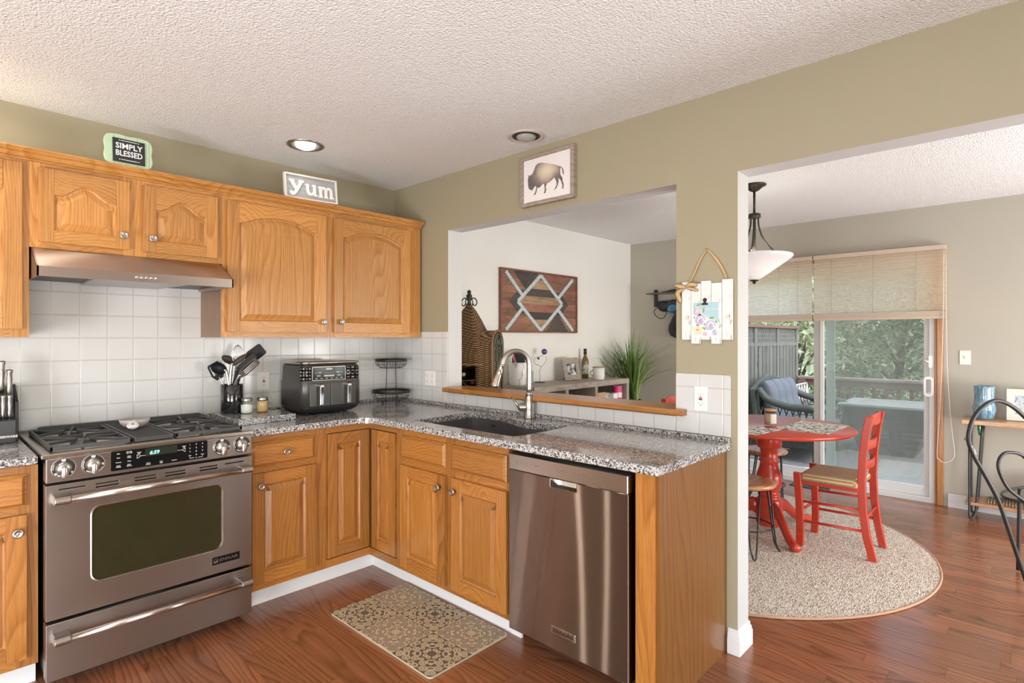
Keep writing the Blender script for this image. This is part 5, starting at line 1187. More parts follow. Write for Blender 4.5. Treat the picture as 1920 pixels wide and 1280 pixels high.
# wicker wine tower
wm = NT('wicker'); p_ = wm.sep(wm.obj()); zz = wm.math('MULTIPLY', p_[2], 125.0); aa = wm.math('MULTIPLY', wm.math('ADD', p_[0], wm.math('MULTIPLY', p_[1], .9)), 60.0)
row = wm.math('FLOOR', zz); wv = wm.math('SINE', wm.math('MULTIPLY_ADD', row, PI, wm.math('MULTIPLY', aa, PI)))
hz = wm.math('MULTIPLY_ADD', wm.math('SINE', wm.math('MULTIPLY', zz, 2 * PI)), .6, wv)
n = wm.noise(wm.obj(), 40, 3); wm.set(wm.mix(n, wm.ramp(hz, [(0, (.05, .022, .008)), (.4, (.30, .155, .06)), (1, (.55, .35, .16))]), wm.ramp(hz, [(0, (.045, .02, .007)), (.4, (.24, .115, .045)), (1, (.46, .27, .12))])), .7); wm.bump(hz, .6, .006)
wt = thing('wicker_tower', 'brown wicker wine tower with a pointed roof and iron finial behind the ledge', 'wine rack', (.545, -.21, 0))
Mw = Matrix.Translation((.545, -.21, 0)) @ Matrix.Rotation(R(-66.5), 4, 'Z')      # local x to the right, local -y towards the kitchen
fw_ = lambda u, v, w: tuple(Mw @ Vector((u, -w, v)))
h = .145
mb = MB(); mb.plate([(-h, 0), (h, 0), (h, 1.155), (-h, 1.155)], [[(-.055, .62), (h - .02, .62), (h - .02, 1.145), (-.055, 1.145)]], h - .012, h, fw_)
mb.box(-h, h, 0, 1.155, -h, -h + .012, 0, fw_); mb.box(-h, -h + .012, 0, 1.155, -h + .012, h - .012, 0, fw_); mb.box(h - .012, h, 0, 1.155, -h + .012, h - .012, 0, fw_); mb.box(-h + .012, h - .012, .60, .62, -h + .012, h - .012, 0, fw_)
mb.build('body', wm.mat, wt)
mb = MB(); Ls = []
for z, r in ((1.155, .15), (1.22, .152), (1.31, .143), (1.40, .122), (1.50, .080), (1.57, .045), (1.615, .016)):
    Ls.append([fw_(a, z, b) for a, b in rrect(-r, r, -r, r, r * .3, 3)])
mb.loops(Ls, 0, True, True, True); mb.build('roof', wm.mat, wt)
mb = MB(); mb.tube([fw_(a, 1.158, b) for a, b in rrect(-.152, .152, -.152, .152, .012, 2)], .006, 6, closed=True); mb.build('eave_braid', plain('wicker_light', (.34, .2, .09), .6, var=.2), wt)
arc = [(-.115, .74)] + [(-.115, 1.28)] + [(.115 * math.cos(PI - PI * i / 14), 1.30 + .115 * math.sin(PI - PI * i / 14)) for i in range(15)] + [(.115, .74)]
fd = lambda u, v, w: tuple(Mw @ Vector((w, u, v)))                               # the arched dormer points along local x
mb = MB(); mb.loops([[fd(a, b, w) for a, b in arc] for w in (.10, .235)], 0, True, False, True); mb.build('dormer', wm.mat, wt)
mb = MB(); mb.tube([fd(a, b, .238) for a, b in arc], .008, 6); mb.build('dormer_braid', plain('wicker_edge', (.26, .13, .06), .6, var=.2), wt)
scr = plain('scroll_green', (.09, .12, .10), .5, var=.3)
mb = MB()
for k, (u, v, r) in enumerate(((0, 1.22, .07), (0, 1.06, .07), (0, .90, .07), (.045, 1.33, .04), (-.045, 1.33, .04), (0, 1.14, .035), (0, .98, .035))):
    mb.tube([fd(u + r * (1 - i / 40) * math.cos(2 * PI * i / 16 + k), v + r * (1 - i / 40) * math.sin(2 * PI * i / 16 + k), .242) for i in range(30)], .005, 6)
mb.tube([fd(a * .82, .76 + (b - .74) * .93, .242) for a, b in arc], .006, 6); mb.build('scroll_work', scr, wt)
mb = MB(); c3 = fw_(0, 0, 0)
MB().lathe([(.013, 1.605), (.016, 1.63), (.01, 1.645), (.018, 1.652), (.01, 1.66), (.022, 1.675), (.024, 1.69), (.012, 1.70), (.017, 1.712), (.013, 1.725), (.0005, 1.735)], 16, None, 0, True, (c3[0], c3[1], 0)).build('finial', black_iron, wt)
mb = MB()
for k in range(4):
    a = R(23 + 90 * k); d = Vector((math.cos(a), math.sin(a), 0)); c0_ = Vector((c3[0], c3[1], 0))
    mb.tube(smooth_path([tuple(c0_ + d * r + Vector((0, 0, z))) for r, z in ((.008, 1.645), (.03, 1.668), (.055, 1.66), (.066, 1.635), (.056, 1.612), (.038, 1.612), (.034, 1.626))], 4), .0045, 6)
mb.build('finial_scrolls', black_iron, wt)
dkb = plain('bottle_dark', (.02, .012, .014), .15, coat=.4)
for k, (u, v) in enumerate(((0.0, 1.08), (.075, 1.02), (.01, .96), (.08, .89), (.0, .84))):
    wbx = thing('wine_bottle', ('dark wine bottle lying in the wicker tower, topmost', 'dark wine bottle lying in the wicker tower, second from the top', 'dark wine bottle lying in the wicker tower, third from the top', 'dark wine bottle lying in the wicker tower, fourth from the top', 'dark wine bottle lying in the wicker tower, lowest')[k], 'bottle', fw_(u, v, 0), 'bottles in the wicker tower')
    Mb_ = Mw @ Matrix.Translation((u, .10, v)) @ Matrix.Rotation(R(90), 4, 'X')
    MB().lathe([(.034, 0), (.036, .01), (.036, .12), (.015, .17), (.014, .215), (.0005, .216)], 18, Mb_).build('glass', dkb, wbx); MB().lathe([(.0155, .18), (.0155, .219), (.0005, .22)], 14, Mb_).build('foil_cap', plain('foil_%d' % k, ((.6, .6, .58), (.22, .05, .06), (.4, .25, .1), (.15, .03, .08), (.5, .3, .12))[k], .4, .3), wbx)
mb = MB()
for v in (.80, .90, .985, 1.045): mb.tube([fw_(-.05, v, .125), fw_(.03, v - .012, .127), fw_(h - .022, v, .125)], .0035, 6)
mb.tube([fw_(-.05 + .06 - .06 * math.cos(PI * i / 10), 1.12 - .2 * i / 10, .13) for i in range(11)], .003, 6); mb.tube(smooth_path([fw_(-.05, 1.0, .131), fw_(-.02, .93, .131), (fw_(.05, .85, .131)), fw_(.10, .80, .131)], 4), .003, 6)
mb.build('wire_rack', plain('grey_wire', (.2, .2, .19), .4, .6), wt)

# tall grass in a grey planter
gx, gy = 2.835, -.27
gp_ = thing('potted_grass', 'tall green ornamental grass in a grey planter in the dining corner', 'plant', (gx, gy, 0))
MB().lathe([(.085, 0), (.11, .60), (.115, .70), (.108, .70), (.10, .66), (.0005, .655)], 28, None, 0, True, (gx, gy, 0)).build('planter', plain('planter_grey', (.13, .135, .14), .5, var=.1), gp_)
gm = [plain('blade_dark', (.07, .15, .03), .45, var=.25, scale=40), plain('blade_mid', (.16, .27, .06), .45, var=.25, scale=40), plain('blade_light', (.32, .44, .15), .45, var=.2, scale=40)]
g = random.Random(5); mb = MB()
for k in range(230):
    a = g.uniform(0, 2 * PI); L = g.uniform(.45, .80) if k > 60 else g.uniform(.65, .88); lean = g.uniform(.05, .95) ** 1.1 * .68; r0 = g.uniform(0, .075)
    d = Vector((math.cos(a), math.sin(a), 0)); b0_ = Vector((gx, gy, .655)) + Vector((math.cos(a + 1), math.sin(a + 1), 0)) * r0; side = Vector((-d.y, d.x, 0)); w0 = g.uniform(.007, .0125); Ls = []
    for i in range(8):
        t_ = i / 7; p = b0_ + d * lean * t_ ** 2.1 + Vector((0, 0, L * (t_ - lean * .55 * t_ ** 3))); p.y = min(p.y, -.012); p.x = min(p.x, 3.262)
        w_ = w0 * (1 - t_) ** .7 + .0004; Ls.append([tuple(p + side * w_), tuple(p - side * w_ + Vector((0, 0, .001)))])
    mb.loops(Ls, g.choice((0, 0, 1, 1, 2)), True, False, False, closed=False)
mb.build('grass_blades', gm, gp_)

# hook rack with hanging gear on the far wall
f = fB(3.28)
rk = thing('hook_rack', 'dark wall shelf rack with hooks on the far dining wall', 'rack', (3.23, -.65, 1.70))
MB().box(.275, 1.15, 1.838, 1.853, 0, .13, 0, f).build('shelf', wood('dark_shelf', 'y', (.03, .015, .01), (.08, .04, .025), (.13, .07, .045), rings=20), rk, bevel=.002)
for u in (.315, 1.08): MB().box(u, u + .035, 1.705, 1.895, .0, .025, 0, f).build('bracket', black_iron, rk, bevel=.002)
MB().box(.35, 1.08, 1.735, 1.765, 0, .018, 0, f).build('rail', black_iron, rk)
for k in range(6):
    u = .40 + k * .115; MB().tube(smooth_path([f(u, 1.75, .015), f(u, 1.735, .05), f(u, 1.745, .07), f(u, 1.765, .07)], 3), .005, 6).build('hook', black_iron, rk)
gl_ = thing('sunglasses', 'black folded glasses lying on the wall shelf rack', 'glasses', f(.56, 1.8535, .06))
mb = MB(); Ls = []
mb.loops([[f(.44 + .22 * t_, 1.854 + q * (.012 + .032 * math.sin(PI * min(1, t_ * .95)) * t_), .06 + s_ * (.02 + .025 * t_)) for q, s_ in ((0, -1), (1, -.6), (1, .6), (0, 1))] for t_ in [i / 8 for i in range(9)]], 0, True, True, True); mb.build('frame', black_p, gl_)
cp_ = thing('cap', 'black cap hanging first on the hook rack', 'cap', f(.44, 1.60, .06))
mb = MB(); mb.loops([[f(.46 + a * s_, 1.705 + b * s_, .03 + d) for a, b in circ(0, 0, .075, 18, .062)] for d, s_ in ((0, .8), (.02, 1), (.05, .95), (.08, .7), (.095, .3))], 0, True, True, True); mb.build('crown', plain('cap_black', (.02, .02, .024), .7, var=.2), cp_)
MB().tube(smooth_path([f(.40, 1.70, .08), f(.355, 1.665, .085), f(.36, 1.615, .085), f(.42, 1.57, .085), f(.475, 1.585, .085), f(.51, 1.66, .085)], 4), .0045, 6).build('strap', plain('strap_dark', (.05, .035, .03), .6), cp_)
gg = thing('ski_goggles', 'black goggles with a blue lens hanging on the hook rack', 'goggles', f(.57, 1.64, .08))
mb = MB(); mb.loops([[f(.575 + a * s_, 1.70 + b * s_, .05 + d) for a, b in circ(0, 0, .085, 20, .075)] for d, s_ in ((0, .9), (.03, 1), (.06, .85))], 0, True, True, True); mb.build('frame', black_p, gg, bevel=.004)
mb = MB(); mb.loops([[f(.585 + a * s_, 1.675 + b * s_, .111 + d) for a, b in circ(0, 0, .06, 20, .042)] for d, s_ in ((0, 1), (.008, .8), (.012, .4))], 0, True, False, True); mb.build('lens', plain('blue_lens', (.02, .17, .30), .08, coat=.8), gg)
bg = thing('shoulder_bag', 'dark grey teardrop shoulder bag hanging lowest on the hook rack', 'bag', f(.66, 1.35, .08))
out = [(.57, 1.56), (.535, 1.49), (.53, 1.43), (.56, 1.375), (.62, 1.35), (.70, 1.345), (.76, 1.37), (.79, 1.44), (.77, 1.54), (.73, 1.63), (.70, 1.70), (.665, 1.73), (.635, 1.70), (.60, 1.62)]
mb = MB(); mb.loops([[f(.66 + (a - .66) * s_, 1.52 + (b - 1.52) * s_, .02 + d) for a, b in out] for d, s_ in ((0, .85), (.03, 1), (.09, .97), (.12, .8))], 0, True, True, True); mb.build('pouch', plain('bag_dark', (.035, .036, .042), .7, var=.15), bg)
mb = MB(); mb.loops([[f(.685 + (a - .66) * s_, 1.54 + (b - 1.52) * s_, .141 + d) for a, b in out] for d, s_ in ((0, .72), (.02, .66))], 0, True, False, True); mb.build('front_pocket', plain('pocket_black', (.014, .015, .018), .6), bg)
for u in (.615, .665): MB().tube([f(u, 1.352, .08), f(u, 1.325, .08)], .005, 6).build('tab', black_p, bg)
MB().tube(smooth_path([f(.70, 1.70, .11), f(.73, 1.62, .135), f(.76, 1.54, .14), f(.79, 1.46, .12)], 4), .006, 6).build('strap', plain('strap_grey', (.22, .22, .21), .7), bg)

# ---------------------------------------------------------------- patio door
D = 3.28
dr = thing('door_1', 'white sliding patio door with a screen', 'door', (D + .07, -1.94, 0), kind='structure')
f = lambda u, v, w: (D + .0 + w, -u, v)        # w runs outwards here
mb = MB(); mb.plate([(1.0305, 0.0), (2.8375, 0.0), (2.8375, 2.0495), (1.0305, 2.0495)], [[(1.075, .045), (2.80, .045), (2.80, 2.005), (1.075, 2.005)]], .005, .135, f); mb.build('door_frame', trim_w, dr, bevel=.003)
pane = glass_mat('door_glass', (.86, .89, .885), .87)
def slider(name, u0, u1, w0, st_l, st_r):
    mb = MB(); mb.plate([(u0, .046), (u1, .046), (u1, 2.004), (u0, 2.004)], [[(u0 + st_l, .125), (u1 - st_r, .125), (u1 - st_r, 1.94), (u0 + st_l, 1.94)]], w0, w0 + .038, f); p = mb.build(name, trim_w, dr, bevel=.003)
    MB().box(u0 + st_l - .004, u1 - st_r + .004, .121, 1.944, w0 + .016, w0 + .022, 0, f).build('glass_pane', pane, p)
    return p
slider('fixed_panel', 1.076, 1.985, .075, .055, .065)
sp = slider('sliding_panel', 1.984, 2.80, .030, .030, .038)
mb = MB(); mb.plate([(2.012, .046), (2.80, .046), (2.80, 2.004), (2.012, 2.004)], [[(2.086, .10), (2.775, .10), (2.775, 1.95), (2.086, 1.95)]], .116, .128, f); sc = mb.build('screen_panel', plain('screen_frame', (.60, .67, .64), .5), dr)
t = NT('insect_screen'); tr = t.new('ShaderNodeBsdfTransparent'); df = t.new('ShaderNodeBsdfDiffuse'); df.inputs[0].default_value = (.60, .62, .60, 1); mx = t.new('ShaderNodeMixShader'); mx.inputs[0].default_value = .34; t.link(tr.outputs[0], mx.inputs[1]); t.link(df.outputs[0], mx.inputs[2]); t.link(mx.outputs[0], t.out.inputs[0])
MB().box(2.083, 2.778, .097, 1.953, .1215, .1225, 0, f).build('mesh', t.mat, sc)
mb = MB(); mb.box(2.02, 2.082, 1.045, 1.13, .108, .1155, 0, f); mb.build('screen_latch', plain('latch_green', (.66, .72, .69), .4), sc, bevel=.002)
mb = MB(); mb.plate(rrect(2.766, 2.834, .876, 1.043, .03, 5), [rrect(2.782, 2.815, .90, 1.02, .015, 5)], -.034, -.012, f); mb.box(2.79, 2.834, .89, .91, -.012, .03, 0, f); mb.box(2.79, 2.834, 1.01, 1.03, -.012, .03, 0, f); hdl = mb.build('handle', white_pl, sp, bevel=.004)
mb = MB(); mb.prism(rrect(2.796, 2.826, 1.11, 1.215, .013, 4), -.004, .03, f); mb.build('lock_plate', white_pl, sp, bevel=.002)
MB().tube([f(2.81, 1.155, -.006), f(2.79, 1.165, -.018), f(2.765, 1.178, -.02)], [.008, .007, .005], 8).build('lock_lever', white_pl, sp)
# pleated shades
sh = NT('shade_fabric'); df = sh.new('ShaderNodeBsdfDiffuse'); tl = sh.new('ShaderNodeBsdfTranslucent'); df.inputs[0].default_value = (.74, .66, .55, 1); tl.inputs[0].default_value = (.97, .90, .77, 1); mx = sh.new('ShaderNodeMixShader'); mx.inputs[0].default_value = .72; sh.link(df.outputs[0], mx.inputs[1]); sh.link(tl.outputs[0], mx.inputs[2]); sh.link(mx.outputs[0], sh.out.inputs[0])
rail_m = plain('shade_rail', (.55, .45, .36), .5, var=.03)
f = fB(D)
def shade(u0, u1, label, cords):
    t = thing('pleated_shade', label, 'window shade', f((u0 + u1) / 2, 1.515, .06))
    mb = MB(); mb.box(u0, u1, 2.068, 2.106, .024, .082, 0, f); mb.build('headrail', rail_m, t, bevel=.003)
    Ls = []; z = 2.068; k = 0
    while z > 1.585:
        q = (2.068 - z) / .483; Ls.append([f(u0 + .004, z, .060 if k % 2 else .051), f(u1 - .004, z, .060 if k % 2 else .051)]); z -= .0115 * (1.25 - .75 * q); k += 1
    Ls.append([f(u0 + .004, 1.575, .055), f(u1 - .004, 1.575, .055)])
    mb = MB(); mb.loops(Ls, 0, False, False, False, closed=False); mb.build('fabric', sh.mat, t)
    mb = MB(); mb.box(u0 + .002, u1 - .002, 1.535, 1.5755, .038, .074, 0, f); mb.build('stacked_folds', plain('shade_folds', (.50, .41, .32), .7), t); mb = MB(); mb.box(u0 + .002, u1 - .002, 1.513, 1.535, .034, .076, 0, f); mb.build('bottom_rail', rail_m, t, bevel=.003)
    for u in cords: MB().tube([f(u, 2.068, .067), f(u, 1.575, .067)], .0012, 5).build('lift_cord', plain('cord_brown', (.38, .30, .22), .7), t)
shade(1.0, 1.945, 'beige pleated shade over the left half of the patio door', (1.2, 1.65, 1.82))
shade(1.955, 2.92, 'beige pleated shade over the right half of the patio door', (2.10, 2.42, 2.72))
cd = thing('pull_cord', 'thin white looped pull cord hanging at the right end of the shades', 'cord', f(2.92, .36, .08))
MB().tube(smooth_path([f(2.905, 2.06, .085), f(2.90, 1.5, .085), f(2.885, .9, .085), f(2.862, .45, .085), (f(2.875, .385, .085)), f(2.91, .365, .085), f(2.955, .39, .085), f(2.972, .46, .085), f(2.95, .7, .085), f(2.925, 1.2, .085), f(2.918, 2.06, .085)], 6), .0022, 6).build('cord_loop', plain('cord_white', (.74, .72, .68), .6), cd)
vt = thing('floor_vent', 'black metal floor register near the patio door', 'vent', (3.15, -1.93, 0))
mb = MB(); mb.plate([(3.10, -2.09), (3.215, -2.09), (3.215, -1.78), (3.10, -1.78)], [rrect(3.112, 3.203, -2.08 + k * .03, -2.06 + k * .03, .002, 1) for k in range(10)], .0005, .005, fT()); mb.build('grille', black_iron, vt)
MB().box(3.106, 3.209, -2.084, -1.786, .0005, .0015).build('damper', black_p, vt)

# ---------------------------------------------------------------- pendant lamp
pxx, pyy = 1.645, -1.985
pd = thing('pendant_lamp', 'dark bronze pendant with a white glass cone shade over the red table', 'pendant lamp', (pxx, pyy, 1.74))
MB().lathe([(.078, 2.4395), (.078, 2.432), (.06, 2.424), (.032, 2.40), (.016, 2.392), (.0005, 2.391)], 32, None, 0, True, (pxx, pyy, 0)).build('canopy', bronze, pd)
MB().cyl((pxx, pyy, 2.235), (pxx, pyy, 2.395), .0085, n=14).build('rod', bronze, pd); MB().cyl((pxx, pyy, 1.93), (pxx, pyy, 2.205), .010, n=14).build('center_rod', bronze, pd)
MB().lathe([(.03, 2.202), (.042, 2.205), (.042, 2.232), (.03, 2.236), (.0005, 2.237)], 28, None, 0, True, (pxx, pyy, 0)).build('hub', bronze, pd)
for k in range(3):
    a = R(-47 + 120 * k); d = (math.cos(a), math.sin(a))
    MB().tube(smooth_path([(pxx + d[0] * r, pyy + d[1] * r, z) for r, z in ((.028, 2.205), (.032, 2.15), (.058, 2.07), (.115, 1.995), (.18, 1.956), (.252, 1.941))], 6), .006, 8, 0, False, True, 1.0).build('arm', bronze, pd)
sgm = NT('shade_glass'); df = sgm.new('ShaderNodeBsdfDiffuse'); df.inputs[0].default_value = (.86, .86, .86, 1); tl = sgm.new('ShaderNodeBsdfTranslucent'); tl.inputs[0].default_value = (.86, .86, .88, 1); mx = sgm.new('ShaderNodeMixShader'); mx.inputs[0].default_value = .4; gls = sgm.new('ShaderNodeBsdfGlossy'); gls.inputs['Roughness'].default_value = .1; m2 = sgm.new('ShaderNodeMixShader'); m2.inputs[0].default_value = .05
sgm.link(df.outputs[0], mx.inputs[1]); sgm.link(tl.outputs[0], mx.inputs[2]); sgm.link(mx.outputs[0], m2.inputs[1]); sgm.link(gls.outputs[0], m2.inputs[2]); sgm.link(m2.outputs[0], sgm.out.inputs[0])
MB().lathe([(.02, 1.768), (.045, 1.779), (.11, 1.822), (.18, 1.872), (.238, 1.914), (.249, 1.926), (.247, 1.938), (.238, 1.941), (.225, 1.934), (.11, 1.84), (.02, 1.785)], 48, None, 0, True, (pxx, pyy, 0), False, False).build('glass_shade', sgm.mat, pd)
MB().lathe([(.028, 1.768), (.028, 1.762), (.012, 1.756), (.009, 1.742), (.0005, 1.738)], 20, None, 0, True, (pxx, pyy, 0)).build('finial', bronze, pd)
MB().ball((pxx + .04, pyy, 1.90), .03, 12).build('bulb', white_pl, pd)
lamp('POINT', 'pendant_glow', (pxx, pyy, 1.955), 3, (1, .93, .82), shadow_soft_size=.06)

# ---------------------------------------------------------------- rug, table, chairs, stools
rx, ry, rr = 1.45, -1.82, 1.245
rm = NT('rug_weave'); p_ = rm.sep(rm.pos()); a1 = rm.math('MULTIPLY', p_[0], 95.0); a2 = rm.math('MULTIPLY', p_[1], 150.0)
vo = rm.new('ShaderNodeTexVoronoi', feature='F1'); vo.inputs['Scale'].default_value = 1; rm.link(rm.comb(a1, a2, 0), vo.inputs['Vector']); w_ = rm.sep(vo.outputs['Color'])[0]
rm.set(rm.ramp(w_, [(.0, (.33, .21, .14)), (.16, (.50, .385, .285)), (.4, (.64, .54, .43)), (.8, (.76, .68, .58))]), .95); rm.bump(vo.outputs['Distance'], .9, .006)
rg_ = thing('round_rug', 'round woven beige rug under the red table', 'rug', (rx, ry, 0))
MB().lathe([(rr - .02, .0005), (rr - .012, .011), (.0005, .0115)], 96, None, 0, False, (rx, ry, 0)).build('pile', rm.mat, rg_)
MB().tube([(rx + (rr - .012) * math.cos(2 * PI * i / 96), ry + (rr - .012) * math.sin(2 * PI * i / 96), .0075) for i in range(96)], .0068, 8, closed=True).build('binding', plain('rug_binding', (.50, .29, .19), .9), rg_)
Zr = .0122
tx, ty = 1.69, -2.07
tb = thing('pedestal_table', 'round red pedestal table on the beige rug', 'table', (tx, ty, Zr))
tr_ = NT('red_table_top'); tr_.set((.46, .10, .085), .25, 0, .35)
MB().lathe([(.50, .724), (.522, .727), (.532, .737), (.532, .745), (.526, .7505), (.0005, .7505)], 80, None, 0, True, (tx, ty, 0)).build('tabletop', [red_m], tb).data.materials[0] = red_m
MB().lathe([(.10, .6995), (.10, .7235), (.0005, .7237)], 32, None, 0, True, (tx, ty, 0)).build('top_block', red_m, tb)
MB().lathe([(.078, .6993), (.082, .69), (.082, .605), (.075, .592), (.062, .585), (.056, .56), (.056, .52), (.066, .507), (.066, .495), (.058, .487), (.062, .46), (.080, .405), (.086, .36), (.080, .32), (.062, .29), (.058, .278), (.072, .27), (.074, .258), (.064, .25), (.074, .238), (.084, .225), (.086, .06), (.075, .05), (.0005, .049)], 40, None, 0, True, (tx, ty, 0)).build('pedestal', red_m, tb)
for k, an in enumerate((220, 340, 100)):
    a = R(an); d = Vector((math.cos(a), math.sin(a), 0)); s_ = Vector((-d.y, d.x, 0)); Ls = []
    for r, z, hh, ww in ((.06, .16, .065, .028), (.11, .178, .052, .027), (.17, .162, .045, .026), (.24, .108, .042, .025), (.31, .062, .036, .025), (.37, .040, .027, .027), (.415, .038, .025, .030), (.432, .033, .018, .026)):
        c_ = Vector((tx, ty, z)) + d * r; n = 12; Ls.append([tuple(c_ + s_ * ww * math.cos(2 * PI * i / n) + Vector((0, 0, max(Zr - z, hh * math.sin(2 * PI * i / n))))) for i in range(n)])
    MB().loops(Ls, 0, True, True, True).build('leg', red_m, tb)
zt2 = .7508
pm = NT('placemat_print'); vo = pm.new('ShaderNodeTexVoronoi', feature='F1'); vo.inputs['Scale'].default_value = 55; pm.link(pm.obj(), vo.inputs['Vector']); w_ = pm.sep(vo.outputs['Color'])
pm.set(pm.ramp(w_[0], [(0, (.04, .045, .06)), (.14, (.30, .13, .06)), (.2, (.74, .72, .66)), (.82, (.74, .72, .66)), (.84, (.36, .38, .34))], 'CONSTANT'), .8)
def placemat(label, x, y, rz):
    Mx = Matrix.Translation((x, y, zt2)) @ Matrix.Rotation(rz, 4, 'Z'); o = MB().box(-.235, .235, -.155, .155, .0003, .003, 0, fM(Mx)).build('placemat', pm.mat); tag(o, label, 'placemat', 'placemats on the red table'); return o
placemat('speckled placemat on the red table in front of the red chair', 1.752, -2.335, R(-2))
placemat('speckled placemat at the left of the candle on the red table', 1.365, -1.955, R(82))
cn = thing('candle_jar', 'glass candle jar with a wooden lid on the red table', 'candle', (1.625, -2.10, zt2))
MB().lathe([(.036, zt2), (.039, zt2 + .003), (.039, zt2 + .105), (.0375, zt2 + .105), (.037, zt2 + .008), (.0005, zt2 + .007)], 28, None, 0, True, (1.625, -2.10, 0)).build('glass', clear, cn)
MB().lathe([(.0355, zt2 + .012), (.0355, zt2 + .082), (.0005, zt2 + .082)], 28, None, 0, True, (1.625, -2.10, 0)).build('wax', plain('wax_peach', (.80, .60, .44), .6), cn)
MB().lathe([(.040, zt2 + .1055), (.0405, zt2 + .108), (.0405, zt2 + .116), (.0005, zt2 + .1165)], 28, None, 0, True, (1.625, -2.10, 0)).build('lid', plain('lid_wood', (.58, .32, .13), .5, var=.15), cn)
mb = MB(); A = [R(200 + 75 * i / 8) for i in range(9)]; mb.loops([[(1.625 + .0395 * math.cos(a), -2.10 + .0395 * math.sin(a), z) for a in A] for z in (zt2 + .02, zt2 + .085)], 0, True, False, False, closed=False); mb.build('label', plain('candle_label', (.72, .66, .55), .6), cn)
# red ladder-back chair, local +y is the front
ch = thing('dining_chair', 'red ladder-back chair with a woven rush seat at the front of the red table', 'chair', (1.685, -2.50, Zr), 'red dining chairs')
Z0_ = 0
def lbox(mb, pts, wx, wy):
    """post through (x, y, z) points with section wx by wy"""
    mb.loops([[(x - wx / 2, y - wy / 2, z), (x + wx / 2, y - wy / 2, z), (x + wx / 2, y + wy / 2, z), (x - wx / 2, y + wy / 2, z)] for x, y, z in pts], 0, False, True, True)
rsh = NT('rush'); o_ = rsh.sep(rsh.obj()); d_ = rsh.math('MAXIMUM', rsh.math('ABSOLUTE', o_[0]), rsh.math('ABSOLUTE', o_[1])); tt = rsh.math('SINE', rsh.math('MULTIPLY', d_, 620.0)); n = rsh.noise(rsh.obj(), 60, 3)
rsh.set(rsh.mix(rsh.math('MULTIPLY', n, .4), rsh.ramp(tt, [(.0, (.28, .17, .08)), (.5, (.60, .45, .25)), (1, (.78, .62, .40))]), (.55, .39, .21)), .75); rsh.bump(tt, .25, .002)
for s_ in (-1, 1):
    mb = MB(); x = s_ * .165; lbox(mb, [(x * .93, -.222, 0), (x, -.19, .15), (x, -.172, .30), (x, -.165, .46), (x, -.172, .62), (x, -.188, .77), (x, -.205, .862), (x, -.207, .872)], .026, .044); mb.build('back_leg', red_m, ch, bevel=.004, local=True)
    mb = MB(); x = s_ * .178; lbox(mb, [(x * .93, .182, 0), (x * .98, .176, .12), (x, .180, .28), (x, .192, .45), (x, .194, .475)], .03, .045); mb.build('front_leg', red_m, ch, bevel=.005, local=True)
    mb = MB()
    for z in (.165, .292): mb.tube([(s_ * .165, -.19, z + .008), (s_ * .175, .18, z)], .0085, 10)
    mb.build('stretcher', red_m, ch, local=True)
    mb = MB(); mb.box(s_ * .172 - .013, s_ * .172 + .013, -.15, .17, .405, .432); mb.build('seat_rail', red_m, ch, local=True, bevel=.003)
mb = MB(); mb.tube([(-.175, .18, .22), (.175, .18, .22)], .009, 10); mb.build('stretcher', red_m, ch, local=True); mb = MB(); mb.tube([(-.165, -.18, .25), (.165, -.18, .25)], .009, 10); mb.build('stretcher', red_m, ch, local=True)
mb = MB(); mb.box(-.178, .178, .17, .195, .405, .432); mb.build('seat_rail', red_m, ch, local=True, bevel=.003)
for z, hh, y in ((.842, .058, -.197), (.69, .055, -.176), (.565, .05, -.166)):
    mb = MB(); Ls = []
    for i in range(9):
        t_ = -1 + i / 4; yy = y - .022 * (1 - t_ * t_); x = t_ * .153; dz = .012 * (1 - t_ * t_) if z > .8 else 0
        Ls.append([(x, yy - .008, z - hh / 2), (x, yy + .008, z - hh / 2), (x, yy + .004, z + hh / 2 + dz), (x, yy - .010, z + hh / 2 + dz)])
    mb.loops(Ls, 0, True, True, True); mb.build('back_slat', red_m, ch, bevel=.003, local=True)
mb = MB(); Ls = []
for z, d in ((.428, .0), (.432, .004), (.452, .006), (.470, -.004), (.476, -.02)):
    Ls.append([(a, b, z) for a, b in rrect(-.188 - d, .188 + d, -.148 - d, .178 + d, .03, 4)])
mb.loops(Ls, 0, True, True, False)
Ls2 = [Ls[-1], [(a, b, .473) for a, b in rrect(-.10, .10, -.07, .10, .02, 4)], [(a, b, .469) for a, b in rrect(-.03, .03, -.01, .03, .008, 4)]]
mb.loops(Ls2, 0, True, False, True); mb.build('rush_seat', rsh.mat, ch, local=True)
dup(ch, (1.745, -1.53, Zr), PI, 'red ladder-back chair on the far side of the red table, mostly hidden by the wall')
